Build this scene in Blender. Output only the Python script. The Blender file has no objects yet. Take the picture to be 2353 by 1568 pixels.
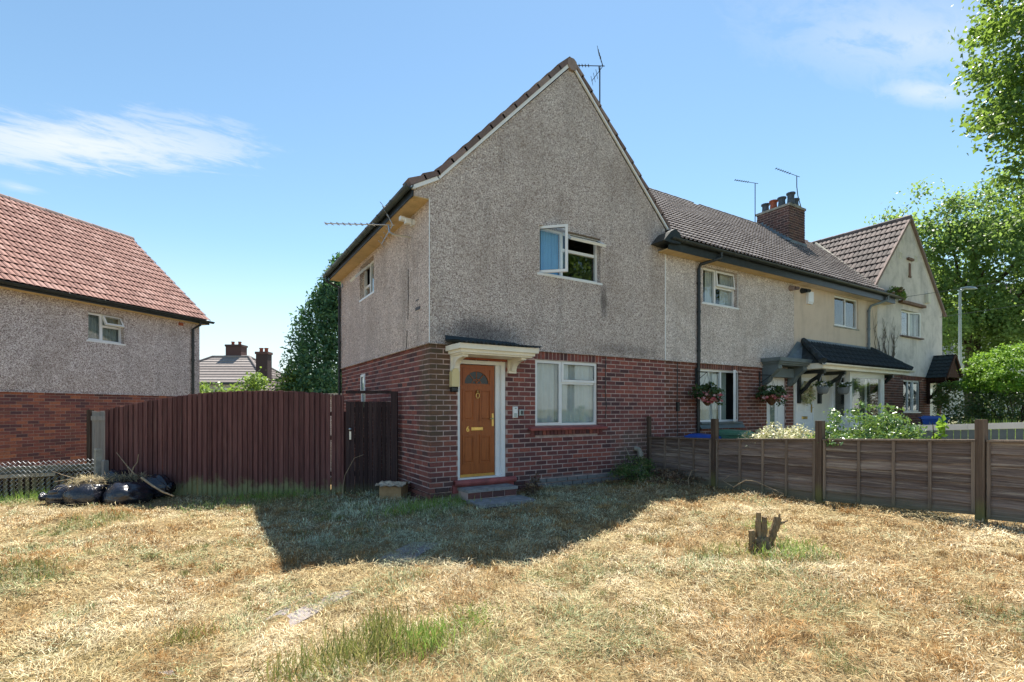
import bpy, bmesh, math, random
import numpy as np
from mathutils import Matrix, Vector, noise as mnoise

random.seed(11)
RNG = np.random.default_rng(11)
SC = bpy.context.scene
COL = SC.collection
R = math.radians

# ------------------------------------------------------------------ camera
CAM = Vector((-3.358, -8.150, 1.551))
FWD = Vector((0.5246, 0.8514, 0.0))
RGT = Vector((0.8514, -0.5246, 0.0))
cam_data = bpy.data.cameras.new('camera')
cam_data.sensor_width = 36.0
cam_data.lens = 36.0 * 1158.0 / 2353.0
cam_data.shift_y = (940.6 - 784.0) / 2353.0
cam_data.clip_start = 0.05
cam_data.clip_end = 3000.0
cam = bpy.data.objects.new('camera', cam_data)
cam.location = CAM
cam.rotation_euler = (R(90), 0, -math.atan2(FWD.x, FWD.y))
COL.objects.link(cam)
SC.camera = cam

# ------------------------------------------------------------------ sun, sky, exposure
SUN_AZ, SUN_EL = R(46.3), R(60.2)          # direction towards the sun: angle from +X, elevation
SUN_STRENGTH, SKY_STRENGTH, EXPOSURE = 4.7, 0.097, 1.38
sd = bpy.data.lights.new('sun', 'SUN')
sd.energy = SUN_STRENGTH
sd.angle = R(0.55)
sd.color = (1.0, 0.94, 0.84)
sun = bpy.data.objects.new('sun', sd)
sv = Vector((math.cos(SUN_EL) * math.cos(SUN_AZ), math.cos(SUN_EL) * math.sin(SUN_AZ), math.sin(SUN_EL)))
sun.rotation_euler = sv.to_track_quat('Z', 'Y').to_euler()
sun.location = (0, 0, 30)
COL.objects.link(sun)
SC.view_settings.view_transform = 'Standard'
SC.view_settings.look = 'None'
SC.view_settings.gamma = 1.0
SC.view_settings.use_curve_mapping = False
SC.view_settings.exposure = EXPOSURE
SC.render.engine = 'CYCLES'
SC.cycles.use_denoising = True
SC.cycles.max_bounces = 8
SC.cycles.transparent_max_bounces = 16
SC.cycles.caustics_reflective = False
SC.cycles.caustics_refractive = False


class NT:
    """Tiny node-tree builder."""
    def __init__(s, tree):
        s.t = tree
        s.n = tree.nodes
        s.l = tree.links

    def node(s, typ, ins=None, **kw):
        nd = s.n.new(typ)
        for k, v in kw.items():
            setattr(nd, k, v)
        for k, v in (ins or {}).items():
            s.put(nd.inputs[k], v)
        return nd

    def put(s, sock, v):
        if isinstance(v, bpy.types.NodeSocket):
            s.l.new(v, sock)
        elif isinstance(v, (tuple, list)) and len(v) == 3 and sock.type == 'RGBA':
            sock.default_value = (*v, 1)
        else:
            sock.default_value = v

    def math(s, op, a, b=0.0, c=0.0, clamp=False):
        nd = s.node('ShaderNodeMath', operation=op, use_clamp=clamp)
        for i, v in enumerate((a, b, c)):
            s.put(nd.inputs[i], v)
        return nd.outputs[0]

    def vmath(s, op, a, b=None):
        nd = s.node('ShaderNodeVectorMath', operation=op)
        s.put(nd.inputs[0], a)
        if b is not None:
            s.put(nd.inputs['Scale' if op == 'SCALE' else 1], b)
        return nd.outputs['Value' if op in ('LENGTH', 'DISTANCE', 'DOT_PRODUCT') else 'Vector']

    def mix(s, f, a, b, mode='MIX'):
        nd = s.node('ShaderNodeMix', data_type='RGBA', blend_type=mode)
        s.put(nd.inputs[0], f)
        s.put(nd.inputs[6], a)
        s.put(nd.inputs[7], b)
        return nd.outputs[2]

    def ramp(s, f, stops, interp='LINEAR'):
        nd = s.node('ShaderNodeValToRGB')
        cr = nd.color_ramp
        cr.interpolation = interp
        while len(cr.elements) < len(stops):
            cr.elements.new(0.5)
        for e, (p, c) in zip(cr.elements, stops):
            e.position = p
            e.color = (c, c, c, 1) if isinstance(c, (int, float)) else (*c, 1)
        s.put(nd.inputs[0], f)
        return nd.outputs[0]

    def noise(s, vec, scale, detail=3.0, rough=0.55, dist=0.0):
        nd = s.node('ShaderNodeTexNoise', {'Scale': scale, 'Detail': detail, 'Roughness': rough, 'Distortion': dist})
        if vec is not None:
            s.put(nd.inputs['Vector'], vec)
        return nd.outputs[0]

    def smooth(s, v, a, b):
        nd = s.node('ShaderNodeMapRange', {'From Min': a, 'From Max': b}, interpolation_type='SMOOTHSTEP')
        s.put(nd.inputs['Value'], v)
        return nd.outputs[0]

    def xyz(s, vec):
        nd = s.node('ShaderNodeSeparateXYZ')
        s.put(nd.inputs[0], vec)
        return nd.outputs

    def combine(s, x, y, z):
        nd = s.node('ShaderNodeCombineXYZ')
        for i, v in enumerate((x, y, z)):
            s.put(nd.inputs[i], v)
        return nd.outputs[0]

    def scaled(s, vec, sc):
        return s.vmath('MULTIPLY', vec, sc)

    def bump(s, h, strength=0.5, dist=0.01):
        nd = s.node('ShaderNodeBump', {'Strength': strength, 'Distance': dist})
        s.put(nd.inputs['Height'], h)
        return nd.outputs[0]

    def obj(s):
        return s.node('ShaderNodeTexCoord').outputs['Object']

    def pos(s):
        return s.node('ShaderNodeNewGeometry').outputs['Position']

    def island(s):
        return s.node('ShaderNodeNewGeometry').outputs['Random Per Island']

    def objrand(s):
        return s.node('ShaderNodeObjectInfo').outputs['Random']


def material(name, fn):
    m = bpy.data.materials.new(name)
    m.use_nodes = True
    m.node_tree.nodes.clear()
    t = NT(m.node_tree)
    out = t.node('ShaderNodeOutputMaterial')
    sh = fn(t)
    t.l.new(sh, out.inputs['Surface'])
    return m


def principled(t, color, rough=0.7, normal=None, spec=0.3, metal=0.0, **kw):
    nd = t.node('ShaderNodeBsdfPrincipled', {'Base Color': color, 'Roughness': rough, 'Specular IOR Level': spec, 'Metallic': metal})
    if normal is not None:
        t.put(nd.inputs['Normal'], normal)
    for k, v in kw.items():
        t.put(nd.inputs[k], v)
    return nd.outputs[0]


# ---- world: Nishita daylight with thin cirrus on a plane at cloud height
world = bpy.data.worlds.new('World')
SC.world = world
world.use_nodes = True
world.node_tree.nodes.clear()
W = NT(world.node_tree)
sky = W.node('ShaderNodeTexSky', sky_type='NISHITA')
sky.sun_disc = False
sky.sun_elevation = SUN_EL
sky.sun_rotation = R(90) - SUN_AZ
sky.altitude = 100
sky.air_density = 1.0
sky.dust_density = 0.05
sky.ozone_density = 3.6
gen = W.node('ShaderNodeTexCoord').outputs['Generated']
sx, sy, sz = W.xyz(gen)
zc = W.math('MAXIMUM', sz, 0.02)
cu = W.math('DIVIDE', sx, zc)
cv = W.math('DIVIDE', sy, zc)
cp = W.combine(cu, cv, 0.0)
n1 = W.noise(W.scaled(cp, (1.5, 2.6, 1.0)), 1.0, 9.0, 0.64, 1.2)
n2 = W.noise(W.scaled(cp, (4.2, 9.5, 1.0)), 1.0, 9.0, 0.66, 0.8)
n3 = W.noise(cp, 0.23, 2.0, 0.5)
cl = W.math('MULTIPLY', W.smooth(W.math('ADD', W.math('MULTIPLY', n1, 0.6), W.math('MULTIPLY', n2, 0.4)), 0.47, 0.66), 0.85)


def blob(u0, v0, ru, rv, ang):
    du = W.math('SUBTRACT', cu, u0)
    dv = W.math('SUBTRACT', cv, v0)
    c, s_ = math.cos(ang), math.sin(ang)
    a = W.math('ADD', W.math('MULTIPLY', du, c), W.math('MULTIPLY', dv, s_))
    b = W.math('ADD', W.math('MULTIPLY', du, -s_), W.math('MULTIPLY', dv, c))
    a = W.math('DIVIDE', a, ru)
    b = W.math('DIVIDE', b, rv)
    d = W.math('SQRT', W.math('ADD', W.math('MULTIPLY', a, a), W.math('MULTIPLY', b, b)))
    d = W.math('ADD', d, W.math('ADD', W.math('MULTIPLY', W.math('SUBTRACT', n1, 0.5), 2.6), W.math('MULTIPLY', W.math('SUBTRACT', n2, 0.5), 2.2)))
    return W.smooth(d, 1.15, 0.0)


CLOUDS = []
CLOUDS += [((-0.42, 2.50, 0.95, 0.36, -0.51), 0.95), ((1.66, 0.58, 0.95, 0.34, -0.33), 0.62), ((1.95, 0.665, 0.34, 0.10, -0.30), 0.75),
           ((-0.70, 3.10, 0.16, 0.14, 0.0), 0.6)]
far = W.smooth(n3, 0.53, 0.72)
mask = W.math('MULTIPLY', far, 0.10)
for cb, dens in CLOUDS:
    mask = W.math('MAXIMUM', mask, W.math('MULTIPLY', blob(*cb), dens))
puff = W.math('MULTIPLY', W.math('SUBTRACT', W.math('ADD', W.math('MULTIPLY', n1, 0.55), W.math('MULTIPLY', n2, 0.45)), 0.5), 2.6)
wisp = W.math('MULTIPLY', W.smooth(W.math('ADD', mask, puff), 0.20, 1.20), W.smooth(mask, 0.0, 0.30))
wisp = W.math('MULTIPLY', wisp, 0.92)
haze_f = W.math('MULTIPLY', W.smooth(sz, 0.30, 0.0), 0.80)
base = W.vmath('MULTIPLY', sky.outputs[0], (0.84, 0.88, 0.77))
skyc = W.mix(haze_f, base, (3.9, 4.15, 4.2))
skyc = W.mix(wisp, skyc, (4.1, 4.2, 4.25))
bg = W.node('ShaderNodeBackground', {'Color': skyc, 'Strength': SKY_STRENGTH})
wo = W.node('ShaderNodeOutputWorld')
W.l.new(bg.outputs[0], wo.inputs[0])

# ------------------------------------------------------------------ materials
def stone_dash(name, cols, scale=70.0, stain=None, warm=0.0):
    def f(t):
        p = t.pos()
        v = t.node('ShaderNodeTexVoronoi', {'Scale': scale, 'Randomness': 1.0}, feature='F1')
        t.put(v.inputs['Vector'], p)
        v2 = t.node('ShaderNodeTexVoronoi', {'Scale': scale * 0.42, 'Randomness': 1.0}, feature='F1')
        t.put(v2.inputs['Vector'], p)
        w = t.node('ShaderNodeTexWhiteNoise', noise_dimensions='3D')
        t.put(w.inputs['Vector'], v.outputs['Position'])
        w2 = t.node('ShaderNodeTexWhiteNoise', noise_dimensions='3D')
        t.put(w2.inputs['Vector'], v2.outputs['Position'])
        val = t.math('ADD', t.math('MULTIPLY', w.outputs[0], 0.85), t.math('MULTIPLY', w2.outputs[0], 0.15))
        c = t.ramp(val, cols)
        big = t.noise(p, 1.3, 5.0, 0.6)
        c = t.mix(t.math('MULTIPLY', t.smooth(big, 0.42, 0.68), 0.28), c, (0.26, 0.20, 0.165), 'MIX')
        streak = t.noise(t.scaled(p, (3.0, 3.0, 0.35)), 1.0, 4.0, 0.6)
        c = t.mix(t.math('MULTIPLY', t.smooth(streak, 0.48, 0.72), 0.26), c, (0.17, 0.15, 0.145))
        if stain:
            x, y, z = t.xyz(p)
            wob = t.math('ADD', t.math('MULTIPLY', t.math('SUBTRACT', t.noise(p, 4.0, 6.0, 0.7), 0.5), 1.1), t.math('MULTIPLY', t.math('SUBTRACT', t.noise(t.scaled(p, (7.0, 7.0, 0.9)), 1.0, 5.0, 0.7), 0.5), 1.0))
            for (cx, cz, rx, rz, amt) in stain:
                a = t.math('DIVIDE', t.math('SUBTRACT', x, cx), rx)
                b = t.math('DIVIDE', t.math('SUBTRACT', z, cz), rz)
                d = t.math('SQRT', t.math('ADD', t.math('MULTIPLY', a, a), t.math('MULTIPLY', b, b)))
                m = t.smooth(t.math('ADD', d, wob), 1.05, 0.25)
                c = t.mix(t.math('MULTIPLY', m, amt), c, (0.045, 0.045, 0.055))
        h = t.math('SUBTRACT', 1.0, v.outputs['Distance'])
        return principled(t, c, 0.9, t.bump(t.math('ADD', h, t.math('MULTIPLY', w.outputs[0], 0.4)), 0.7, 0.012), 0.15)
    return material(name, f)


DASH = [(0.0, (0.14, 0.105, 0.097)), (0.20, (0.29, 0.23, 0.21)), (0.40, (0.46, 0.385, 0.36)), (0.60, (0.63, 0.55, 0.52)), (0.80, (0.80, 0.73, 0.695)), (1.0, (0.95, 0.90, 0.87))]
M = {}
M['dash'] = stone_dash('pebbledash', DASH, 84.0, [(0.95, 2.92, 1.15, 0.40, 0.60), (3.95, 3.85, 0.12, 0.5, 0.6), (4.6, 2.85, 1.2, 0.16, 0.3)])
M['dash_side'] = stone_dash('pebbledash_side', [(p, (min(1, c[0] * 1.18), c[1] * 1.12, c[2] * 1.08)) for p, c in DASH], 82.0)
M['dash_mid'] = stone_dash('pebbledash_pale', [(p, tuple(min(0.97, q * 1.0 + 0.10) for q in c)) for p, c in DASH], 74.0)
M['dash_left'] = stone_dash('pebbledash_grey', [(p, (c[0] * 0.98, c[1] * 1.0, c[2] * 1.05)) for p, c in DASH], 64.0)


def f_render(base, dark, s=1.0):
    def f(t):
        p = t.pos()
        n = t.noise(p, 1.6 * s, 8.0, 0.68, 0.4)
        n2 = t.noise(t.scaled(p, (2.5, 2.5, 0.4)), 1.0, 6.0, 0.65)
        fine = t.noise(p, 55.0, 3.0, 0.6)
        c = t.mix(t.smooth(n, 0.40, 0.72), base, dark)
        c = t.mix(t.math('MULTIPLY', t.smooth(n2, 0.48, 0.74), 0.5), c, tuple(q * 0.62 for q in dark))
        c = t.mix(t.math('MULTIPLY', t.smooth(fine, 0.3, 0.7), 0.35), c, tuple(q * 0.55 for q in base))
        return principled(t, c, 0.92, t.bump(fine, 0.6, 0.01), 0.1)
    return f


M['beige'] = material('beige_render', f_render((0.74, 0.62, 0.515), (0.64, 0.53, 0.435)))
M['greyrender'] = material('grey_render', f_render((0.78, 0.73, 0.72), (0.50, 0.475, 0.475)))
M['soffit'] = material('sand_soffit', f_render((0.68, 0.51, 0.29), (0.56, 0.42, 0.24), 2.5))


def brick_mat(name, stops, moss=True, mort=False):
    def f(t):
        p = t.pos()
        r = t.math('FRACT', t.math('ADD', t.math('MULTIPLY', t.island(), 7.31), t.math('MULTIPLY', t.objrand(), 5.17)))
        c = t.ramp(r, stops)
        n = t.noise(p, 26.0, 5.0, 0.65)
        c = t.mix(t.math('MULTIPLY', t.smooth(n, 0.42, 0.72), 0.5), c, (0.09, 0.040, 0.038))
        if moss:
            x, y, z = t.xyz(p)
            nb = t.noise(p, 2.2, 5.0, 0.6)
            corner = t.smooth(t.math('ADD', t.math('ADD', t.math('ABSOLUTE', t.math('SUBTRACT', x, 0.05)), t.math('MULTIPLY', y, 0.75)), t.math('MULTIPLY', t.math('SUBTRACT', nb, 0.5), 1.1)), 0.70, 0.12)
            corner = t.math('MULTIPLY', corner, t.smooth(z, 0.55, 1.3))
            c = t.mix(t.math('MULTIPLY', corner, 0.75), c, (0.105, 0.088, 0.055))
            gutter = t.smooth(t.math('ADD', t.math('ABSOLUTE', t.math('SUBTRACT', x, 4.9)), t.math('MULTIPLY', t.math('SUBTRACT', nb, 0.5), 1.6)), 0.85, 0.2)
            gutter = t.math('MULTIPLY', gutter, t.smooth(t.math('ADD', z, nb), 1.75, 1.35))
            c = t.mix(t.math('MULTIPLY', gutter, 0.75), c, (0.135, 0.115, 0.098))
            base = t.math('MULTIPLY', t.smooth(t.math('ADD', z, t.math('MULTIPLY', nb, 0.10)), 0.275, 0.215), t.smooth(x, 1.9, 2.3))
            c = t.mix(t.math('MULTIPLY', base, 0.85), c, (0.30, 0.33, 0.34))
            grime = t.smooth(t.math('ADD', z, t.math('MULTIPLY', nb, 0.5)), 0.75, 0.3)
            c = t.mix(t.math('MULTIPLY', grime, 0.45), c, (0.06, 0.052, 0.05))
        return principled(t, c, 0.85, t.bump(n, 0.5, 0.006), 0.25)
    return material(name, f)


M['brick'] = brick_mat('red_brick', [(0.0, (0.085, 0.048, 0.054)), (0.2, (0.145, 0.060, 0.062)), (0.45, (0.205, 0.076, 0.072)), (0.7, (0.26, 0.090, 0.078)), (0.9, (0.33, 0.11, 0.085)), (1.0, (0.10, 0.068, 0.076))])
M['brick_mid'] = brick_mat('brown_brick', [(0.0, (0.10, 0.05, 0.042)), (0.4, (0.16, 0.066, 0.05)), (0.8, (0.215, 0.083, 0.06)), (1.0, (0.25, 0.10, 0.07))], False)
M['brick_left'] = brick_mat('orange_brick', [(0.0, (0.10, 0.055, 0.065)), (0.25, (0.17, 0.070, 0.070)), (0.6, (0.25, 0.090, 0.075)), (0.85, (0.34, 0.125, 0.085)), (0.95, (0.42, 0.16, 0.09)), (1.0, (0.11, 0.06, 0.07))], False)


def flat(name, c, rough=0.6, var=0.12, nscale=9.0, spec=0.3, metal=0.0, bump=0.0, dirt=None):
    def f(t):
        p = t.obj()
        n = t.noise(p, nscale, 5.0, 0.6)
        col = t.mix(t.smooth(n, 0.3, 0.7), tuple(q * (1 - var) for q in c), tuple(min(1, q * (1 + var)) for q in c))
        if dirt:
            d = t.noise(t.scaled(p, (1, 1, 0.4)), nscale * 0.45, 6.0, 0.7)
            col = t.mix(t.math('MULTIPLY', t.smooth(d, 0.50, 0.75), dirt[3]), col, dirt[:3])
        nor = t.bump(t.noise(p, nscale * 6, 4.0), bump, 0.01) if bump else None
        return principled(t, col, rough, nor, spec, metal)
    return material(name, f)


M['mortar'] = flat('mortar', (0.44, 0.335, 0.315), 0.95, 0.25, 5.0, 0.1, bump=0.4)
M['mortar_left'] = flat('grey_mortar', (0.34, 0.25, 0.22), 0.95, 0.2, 5.0, 0.1, bump=0.4)
M['upvc'] = flat('white_plastic', (0.78, 0.80, 0.82), 0.32, 0.03, 3.0, 0.45, dirt=(0.55, 0.56, 0.55, 0.25))
M['cream'] = flat('cream_paint', (0.84, 0.81, 0.72), 0.5, 0.05, 4.0, 0.35, dirt=(0.50, 0.44, 0.32, 0.4))
M['white_wall'] = flat('white_masonry', (0.70, 0.69, 0.63), 0.85, 0.06, 2.0, 0.1, bump=0.3)
M['black'] = flat('black_plastic', (0.018, 0.024, 0.027), 0.38, 0.25, 6.0, 0.4, dirt=(0.06, 0.075, 0.08, 0.5))
M['gutter'] = flat('gutter_plastic', (0.040, 0.058, 0.062), 0.42, 0.2, 3.0, 0.4, dirt=(0.10, 0.115, 0.115, 0.5))
M['greywood'] = flat('grey_paint', (0.13, 0.165, 0.18), 0.55, 0.12, 4.0, 0.3)
M['slate'] = flat('dark_tile', (0.035, 0.045, 0.052), 0.75, 0.35, 8.0, 0.2, bump=0.4, dirt=(0.11, 0.12, 0.11, 0.4))
M['lead'] = flat('lead_sheet', (0.17, 0.21, 0.24), 0.55, 0.2, 4.0, 0.4)
M['steel'] = flat('aerial_alloy', (0.50, 0.52, 0.54), 0.35, 0.1, 8.0, 0.5, 0.8)
M['darkmetal'] = flat('dark_alloy', (0.05, 0.055, 0.065), 0.45, 0.2, 8.0, 0.4, 0.4)
M['brass'] = flat('brass', (0.62, 0.44, 0.16), 0.28, 0.1, 12.0, 0.5, 1.0)
M['gasket'] = flat('dark_rubber', (0.02, 0.02, 0.022), 0.6, 0.1)
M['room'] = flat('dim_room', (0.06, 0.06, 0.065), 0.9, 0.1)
M['curtain'] = flat('pale_curtain', (0.50, 0.53, 0.54), 0.95, 0.08, 3.0, 0.05)
M['curtain_green'] = flat('green_curtain', (0.22, 0.27, 0.25), 0.95, 0.1, 3.0, 0.05)
M['blind'] = flat('blue_blind', (0.16, 0.40, 0.66), 0.8, 0.06, 3.0, 0.1)
M['redpaint'] = flat('red_sill_paint', (0.32, 0.095, 0.092), 0.6, 0.2, 7.0, 0.3, bump=0.25, dirt=(0.10, 0.05, 0.05, 0.5))
M['blue_bin'] = flat('blue_plastic', (0.02, 0.09, 0.42), 0.4, 0.1, 5.0, 0.4)
M['green_bin'] = flat('green_plastic', (0.08, 0.21, 0.13), 0.45, 0.1, 5.0, 0.4)
M['pole'] = flat('grey_steel', (0.36, 0.42, 0.42), 0.4, 0.1, 2.0, 0.5, 0.3)
M['terracotta'] = flat('terracotta', (0.33, 0.10, 0.06), 0.8, 0.2, 8.0, 0.2)
M['bluepot'] = flat('blue_clay', (0.075, 0.095, 0.12), 0.7, 0.25, 8.0, 0.3)
M['slab'] = flat('grey_slab', (0.27, 0.27, 0.275), 0.9, 0.22, 7.0, 0.15, bump=0.5, dirt=(0.13, 0.13, 0.13, 0.5))


def f_slab(t):
    p = t.pos()
    n = t.noise(p, 3.4, 6.0, 0.65)
    n2 = t.noise(p, 38.0, 5.0, 0.7)
    c = t.mix(t.smooth(n2, 0.3, 0.7), (0.22, 0.195, 0.19), (0.32, 0.285, 0.28))
    straw = t.ramp(t.noise(t.scaled(p, (60.0, 90.0, 60.0)), 1.0, 4.0, 0.7), [(0.3, (0.14, 0.10, 0.055)), (0.5, (0.32, 0.24, 0.13)), (0.7, (0.46, 0.37, 0.22))])
    c = t.mix(t.smooth(n, 0.55, 0.68), c, straw)
    return principled(t, c, 0.95, t.bump(n2, 0.6, 0.01), 0.1)


M['path_slab'] = material('dusty_path_slab', f_slab)
M['mossboard'] = flat('mossy_board', (0.15, 0.145, 0.115), 0.95, 0.35, 6.0, 0.1, bump=0.5, dirt=(0.07, 0.08, 0.05, 0.7))
M['dark_glass'] = flat('dark_glass', (0.02, 0.022, 0.025), 0.12, 0.1, 3.0, 0.4)
M['lampshade'] = flat('yellowed_lamp', (0.72, 0.62, 0.34), 0.4, 0.05, 4.0, 0.4)
M['dripbrown'] = flat('brown_dripstone', (0.20, 0.125, 0.10), 0.85, 0.25, 6.0, 0.2)
M['concrete'] = flat('old_concrete', (0.33, 0.32, 0.28), 0.92, 0.25, 6.0, 0.1, bump=0.5, dirt=(0.12, 0.12, 0.09, 0.7))
M['wicker'] = flat('wicker', (0.15, 0.085, 0.05), 0.9, 0.4, 40.0, 0.1, bump=0.8)
M['potgrey'] = flat('grey_pot', (0.17, 0.19, 0.20), 0.7, 0.1, 10.0, 0.2)
M['card'] = flat('cardboard', (0.33, 0.225, 0.125), 0.9, 0.18, 6.0, 0.1, dirt=(0.18, 0.12, 0.07, 0.4))
M['cardlid'] = flat('worn_cardboard', (0.47, 0.40, 0.31), 0.9, 0.35, 14.0, 0.1, bump=0.6, dirt=(0.2, 0.17, 0.13, 0.6))


def f_tile(stops, grime):
    def f(t):
        p = t.pos()
        r = t.math('FRACT', t.math('ADD', t.math('MULTIPLY', t.island(), 3.7), t.math('MULTIPLY', t.objrand(), 6.3)))
        c = t.ramp(r, stops)
        n = t.noise(p, 5.0, 6.0, 0.7)
        n2 = t.noise(p, 60.0, 3.0, 0.6)
        c = t.mix(t.math('MULTIPLY', t.smooth(n, 0.45, 0.72), 0.5), c, grime)
        c = t.mix(t.math('MULTIPLY', t.smooth(n2, 0.45, 0.7), 0.3), c, tuple(q * 0.5 for q in grime))
        return principled(t, c, 0.85, t.bump(n2, 0.35, 0.006), 0.2)
    return f


M['tile_red'] = material('red_roof_tile', f_tile([(0, (0.20, 0.105, 0.088)), (0.35, (0.25, 0.135, 0.112)), (0.75, (0.30, 0.168, 0.140)), (1, (0.33, 0.20, 0.172))], (0.17, 0.10, 0.088)))
M['tile_grey'] = material('grey_roof_tile', f_tile([(0, (0.20, 0.172, 0.165)), (0.5, (0.26, 0.228, 0.215)), (1, (0.32, 0.285, 0.27))], (0.14, 0.125, 0.12)))
M['tile_brown'] = material('brown_roof_tile', f_tile([(0, (0.10, 0.085, 0.082)), (0.5, (0.145, 0.120, 0.115)), (1, (0.20, 0.16, 0.15))], (0.08, 0.072, 0.07)))
M['tile_verge'] = material('verge_tile', f_tile([(0, (0.17, 0.125, 0.12)), (0.6, (0.24, 0.175, 0.165)), (1, (0.32, 0.25, 0.225))], (0.12, 0.10, 0.095)))


def f_glass(t):
    gm = t.node('ShaderNodeNewGeometry')
    cosv = t.math('ABSOLUTE', t.vmath('DOT_PRODUCT', gm.outputs['Normal'], gm.outputs['Incoming']))
    fr = t.math('ADD', 0.055, t.math('MULTIPLY', 0.945, t.math('POWER', t.math('SUBTRACT', 1.0, cosv, clamp=True), 5.0)))
    gl = t.node('ShaderNodeBsdfGlossy', {'Color': (1, 1, 1), 'Roughness': 0.004}).outputs[0]
    tr = t.node('ShaderNodeBsdfTransparent', {'Color': (0.96, 0.98, 0.975)}).outputs[0]
    mx = t.node('ShaderNodeMixShader')
    t.put(mx.inputs[0], fr)
    t.l.new(tr, mx.inputs[1])
    t.l.new(gl, mx.inputs[2])
    return mx.outputs[0]


M['glass'] = material('window_glass', f_glass)


def f_oak(t):
    p = t.obj()
    g = t.noise(t.scaled(p, (30.0, 30.0, 1.6)), 1.0, 6.0, 0.6, 1.2)
    g2 = t.noise(t.scaled(p, (160.0, 160.0, 9.0)), 1.0, 3.0, 0.6)
    c = t.ramp(g, [(0.25, (0.20, 0.054, 0.014)), (0.5, (0.34, 0.092, 0.021)), (0.75, (0.43, 0.13, 0.032))])
    c = t.mix(t.math('MULTIPLY', t.smooth(g2, 0.5, 0.75), 0.35), c, (0.12, 0.035, 0.01))
    return principled(t, c, 0.38, t.bump(g2, 0.15, 0.003), 0.4)


M['oak'] = material('oak_door', f_oak)


def wood(name, cols, moss=None, grain=(90.0, 90.0, 2.2), worn=0.35, worncol=(0.34, 0.28, 0.22)):
    def f(t):
        p = t.obj()
        pw = t.pos()
        off = t.math('MULTIPLY', t.math('ADD', t.objrand(), t.island()), 37.0)
        q = t.vmath('ADD', t.scaled(p, grain), t.combine(off, off, off))
        g = t.noise(q, 1.0, 6.0, 0.62, 0.6)
        c = t.ramp(g, cols)
        r = t.math('FRACT', t.math('ADD', t.math('MULTIPLY', t.island(), 3.1), t.math('MULTIPLY', t.objrand(), 9.7)))
        c = t.mix(t.math('MULTIPLY', r, 0.75), c, t.mix(1.0, c, (0.40, 0.38, 0.40), 'MULTIPLY'))
        w = t.noise(t.vmath('ADD', t.scaled(p, tuple(s * 0.35 for s in grain)), t.combine(off, 0.0, off)), 1.0, 8.0, 0.75)
        c = t.mix(t.math('MULTIPLY', t.smooth(w, 0.52, 0.66), worn), c, worncol)
        c = t.mix(t.math('MULTIPLY', t.smooth(w, 0.46, 0.36), 0.55), c, t.mix(1.0, c, (0.42, 0.38, 0.38), 'MULTIPLY'))
        if moss:
            x, y, z = t.xyz(pw)
            nb = t.noise(pw, 6.0, 6.0, 0.7)
            nb2 = t.noise(t.scaled(pw, (1.1, 1.1, 0.3)), 1.0, 3.0)
            m = t.smooth(t.math('ADD', t.math('SUBTRACT', z, moss[3]), t.math('MULTIPLY', t.math('SUBTRACT', t.math('ADD', t.math('MULTIPLY', nb, 0.5), t.math('MULTIPLY', nb2, 0.5)), 0.5), moss[4])), 0.12, -0.16)
            c = t.mix(t.math('MULTIPLY', m, 0.72), c, moss[:3])
        return principled(t, c, 0.85, t.bump(g, 0.5, 0.006), 0.15)
    return material(name, f)


M['pale'] = wood('brown_fence_board', [(0.3, (0.085, 0.042, 0.042)), (0.55, (0.17, 0.080, 0.078)), (0.8, (0.25, 0.125, 0.118))], (0.25, 0.29, 0.14, 0.06, 1.3), worn=0.35, worncol=(0.22, 0.16, 0.14))
M['gate'] = wood('dark_gate_board', [(0.3, (0.035, 0.024, 0.026)), (0.55, (0.062, 0.042, 0.044)), (0.8, (0.095, 0.065, 0.065))], (0.12, 0.13, 0.07, 0.02, 0.4), worn=0.1)
M['lap'] = wood('weathered_slat', [(0.3, (0.12, 0.09, 0.078)), (0.5, (0.22, 0.172, 0.15)), (0.75, (0.34, 0.275, 0.24))], (0.155, 0.15, 0.09, 0.22, 0.5), grain=(2.0, 60.0, 60.0), worn=0.65, worncol=(0.45, 0.39, 0.32))
M['batten'] = wood('weathered_batten', [(0.3, (0.20, 0.155, 0.125)), (0.6, (0.28, 0.225, 0.18)), (0.85, (0.37, 0.305, 0.25))], (0.18, 0.18, 0.10, 0.20, 0.4), worn=0.4)
M['post'] = wood('weathered_post', [(0.3, (0.10, 0.072, 0.055)), (0.6, (0.155, 0.115, 0.09)), (0.85, (0.22, 0.17, 0.135))], (0.20, 0.20, 0.07, 0.30, 0.25), worn=0.4)
M['oldwood'] = wood('grey_old_wood', [(0.3, (0.24, 0.235, 0.22)), (0.6, (0.33, 0.325, 0.31)), (0.85, (0.42, 0.41, 0.39))], None, worn=0.3)
M['railwood'] = wood('bleached_rail', [(0.3, (0.27, 0.245, 0.20)), (0.6, (0.38, 0.35, 0.29)), (0.85, (0.46, 0.43, 0.36))], None, grain=(2.0, 60.0, 60.0), worn=0.3)
M['picketdark'] = wood('brown_picket', [(0.3, (0.04, 0.028, 0.022)), (0.6, (0.065, 0.045, 0.036)), (0.85, (0.09, 0.066, 0.055))], None, worn=0.3)
M['bark'] = wood('stump_bark', [(0.3, (0.15, 0.105, 0.060)), (0.55, (0.27, 0.20, 0.12)), (0.8, (0.40, 0.315, 0.20))], None, grain=(45.0, 45.0, 4.0), worn=0.5, worncol=(0.10, 0.07, 0.045))
M['trunk'] = wood('tree_bark', [(0.3, (0.06, 0.05, 0.04)), (0.55, (0.10, 0.085, 0.065)), (0.8, (0.15, 0.13, 0.10))], None, grain=(9.0, 9.0, 1.5), worn=0.2)
M['porchwood'] = wood('porch_wood', [(0.3, (0.050, 0.024, 0.018)), (0.55, (0.075, 0.036, 0.026)), (0.8, (0.11, 0.055, 0.04))], None, worn=0.15)


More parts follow.
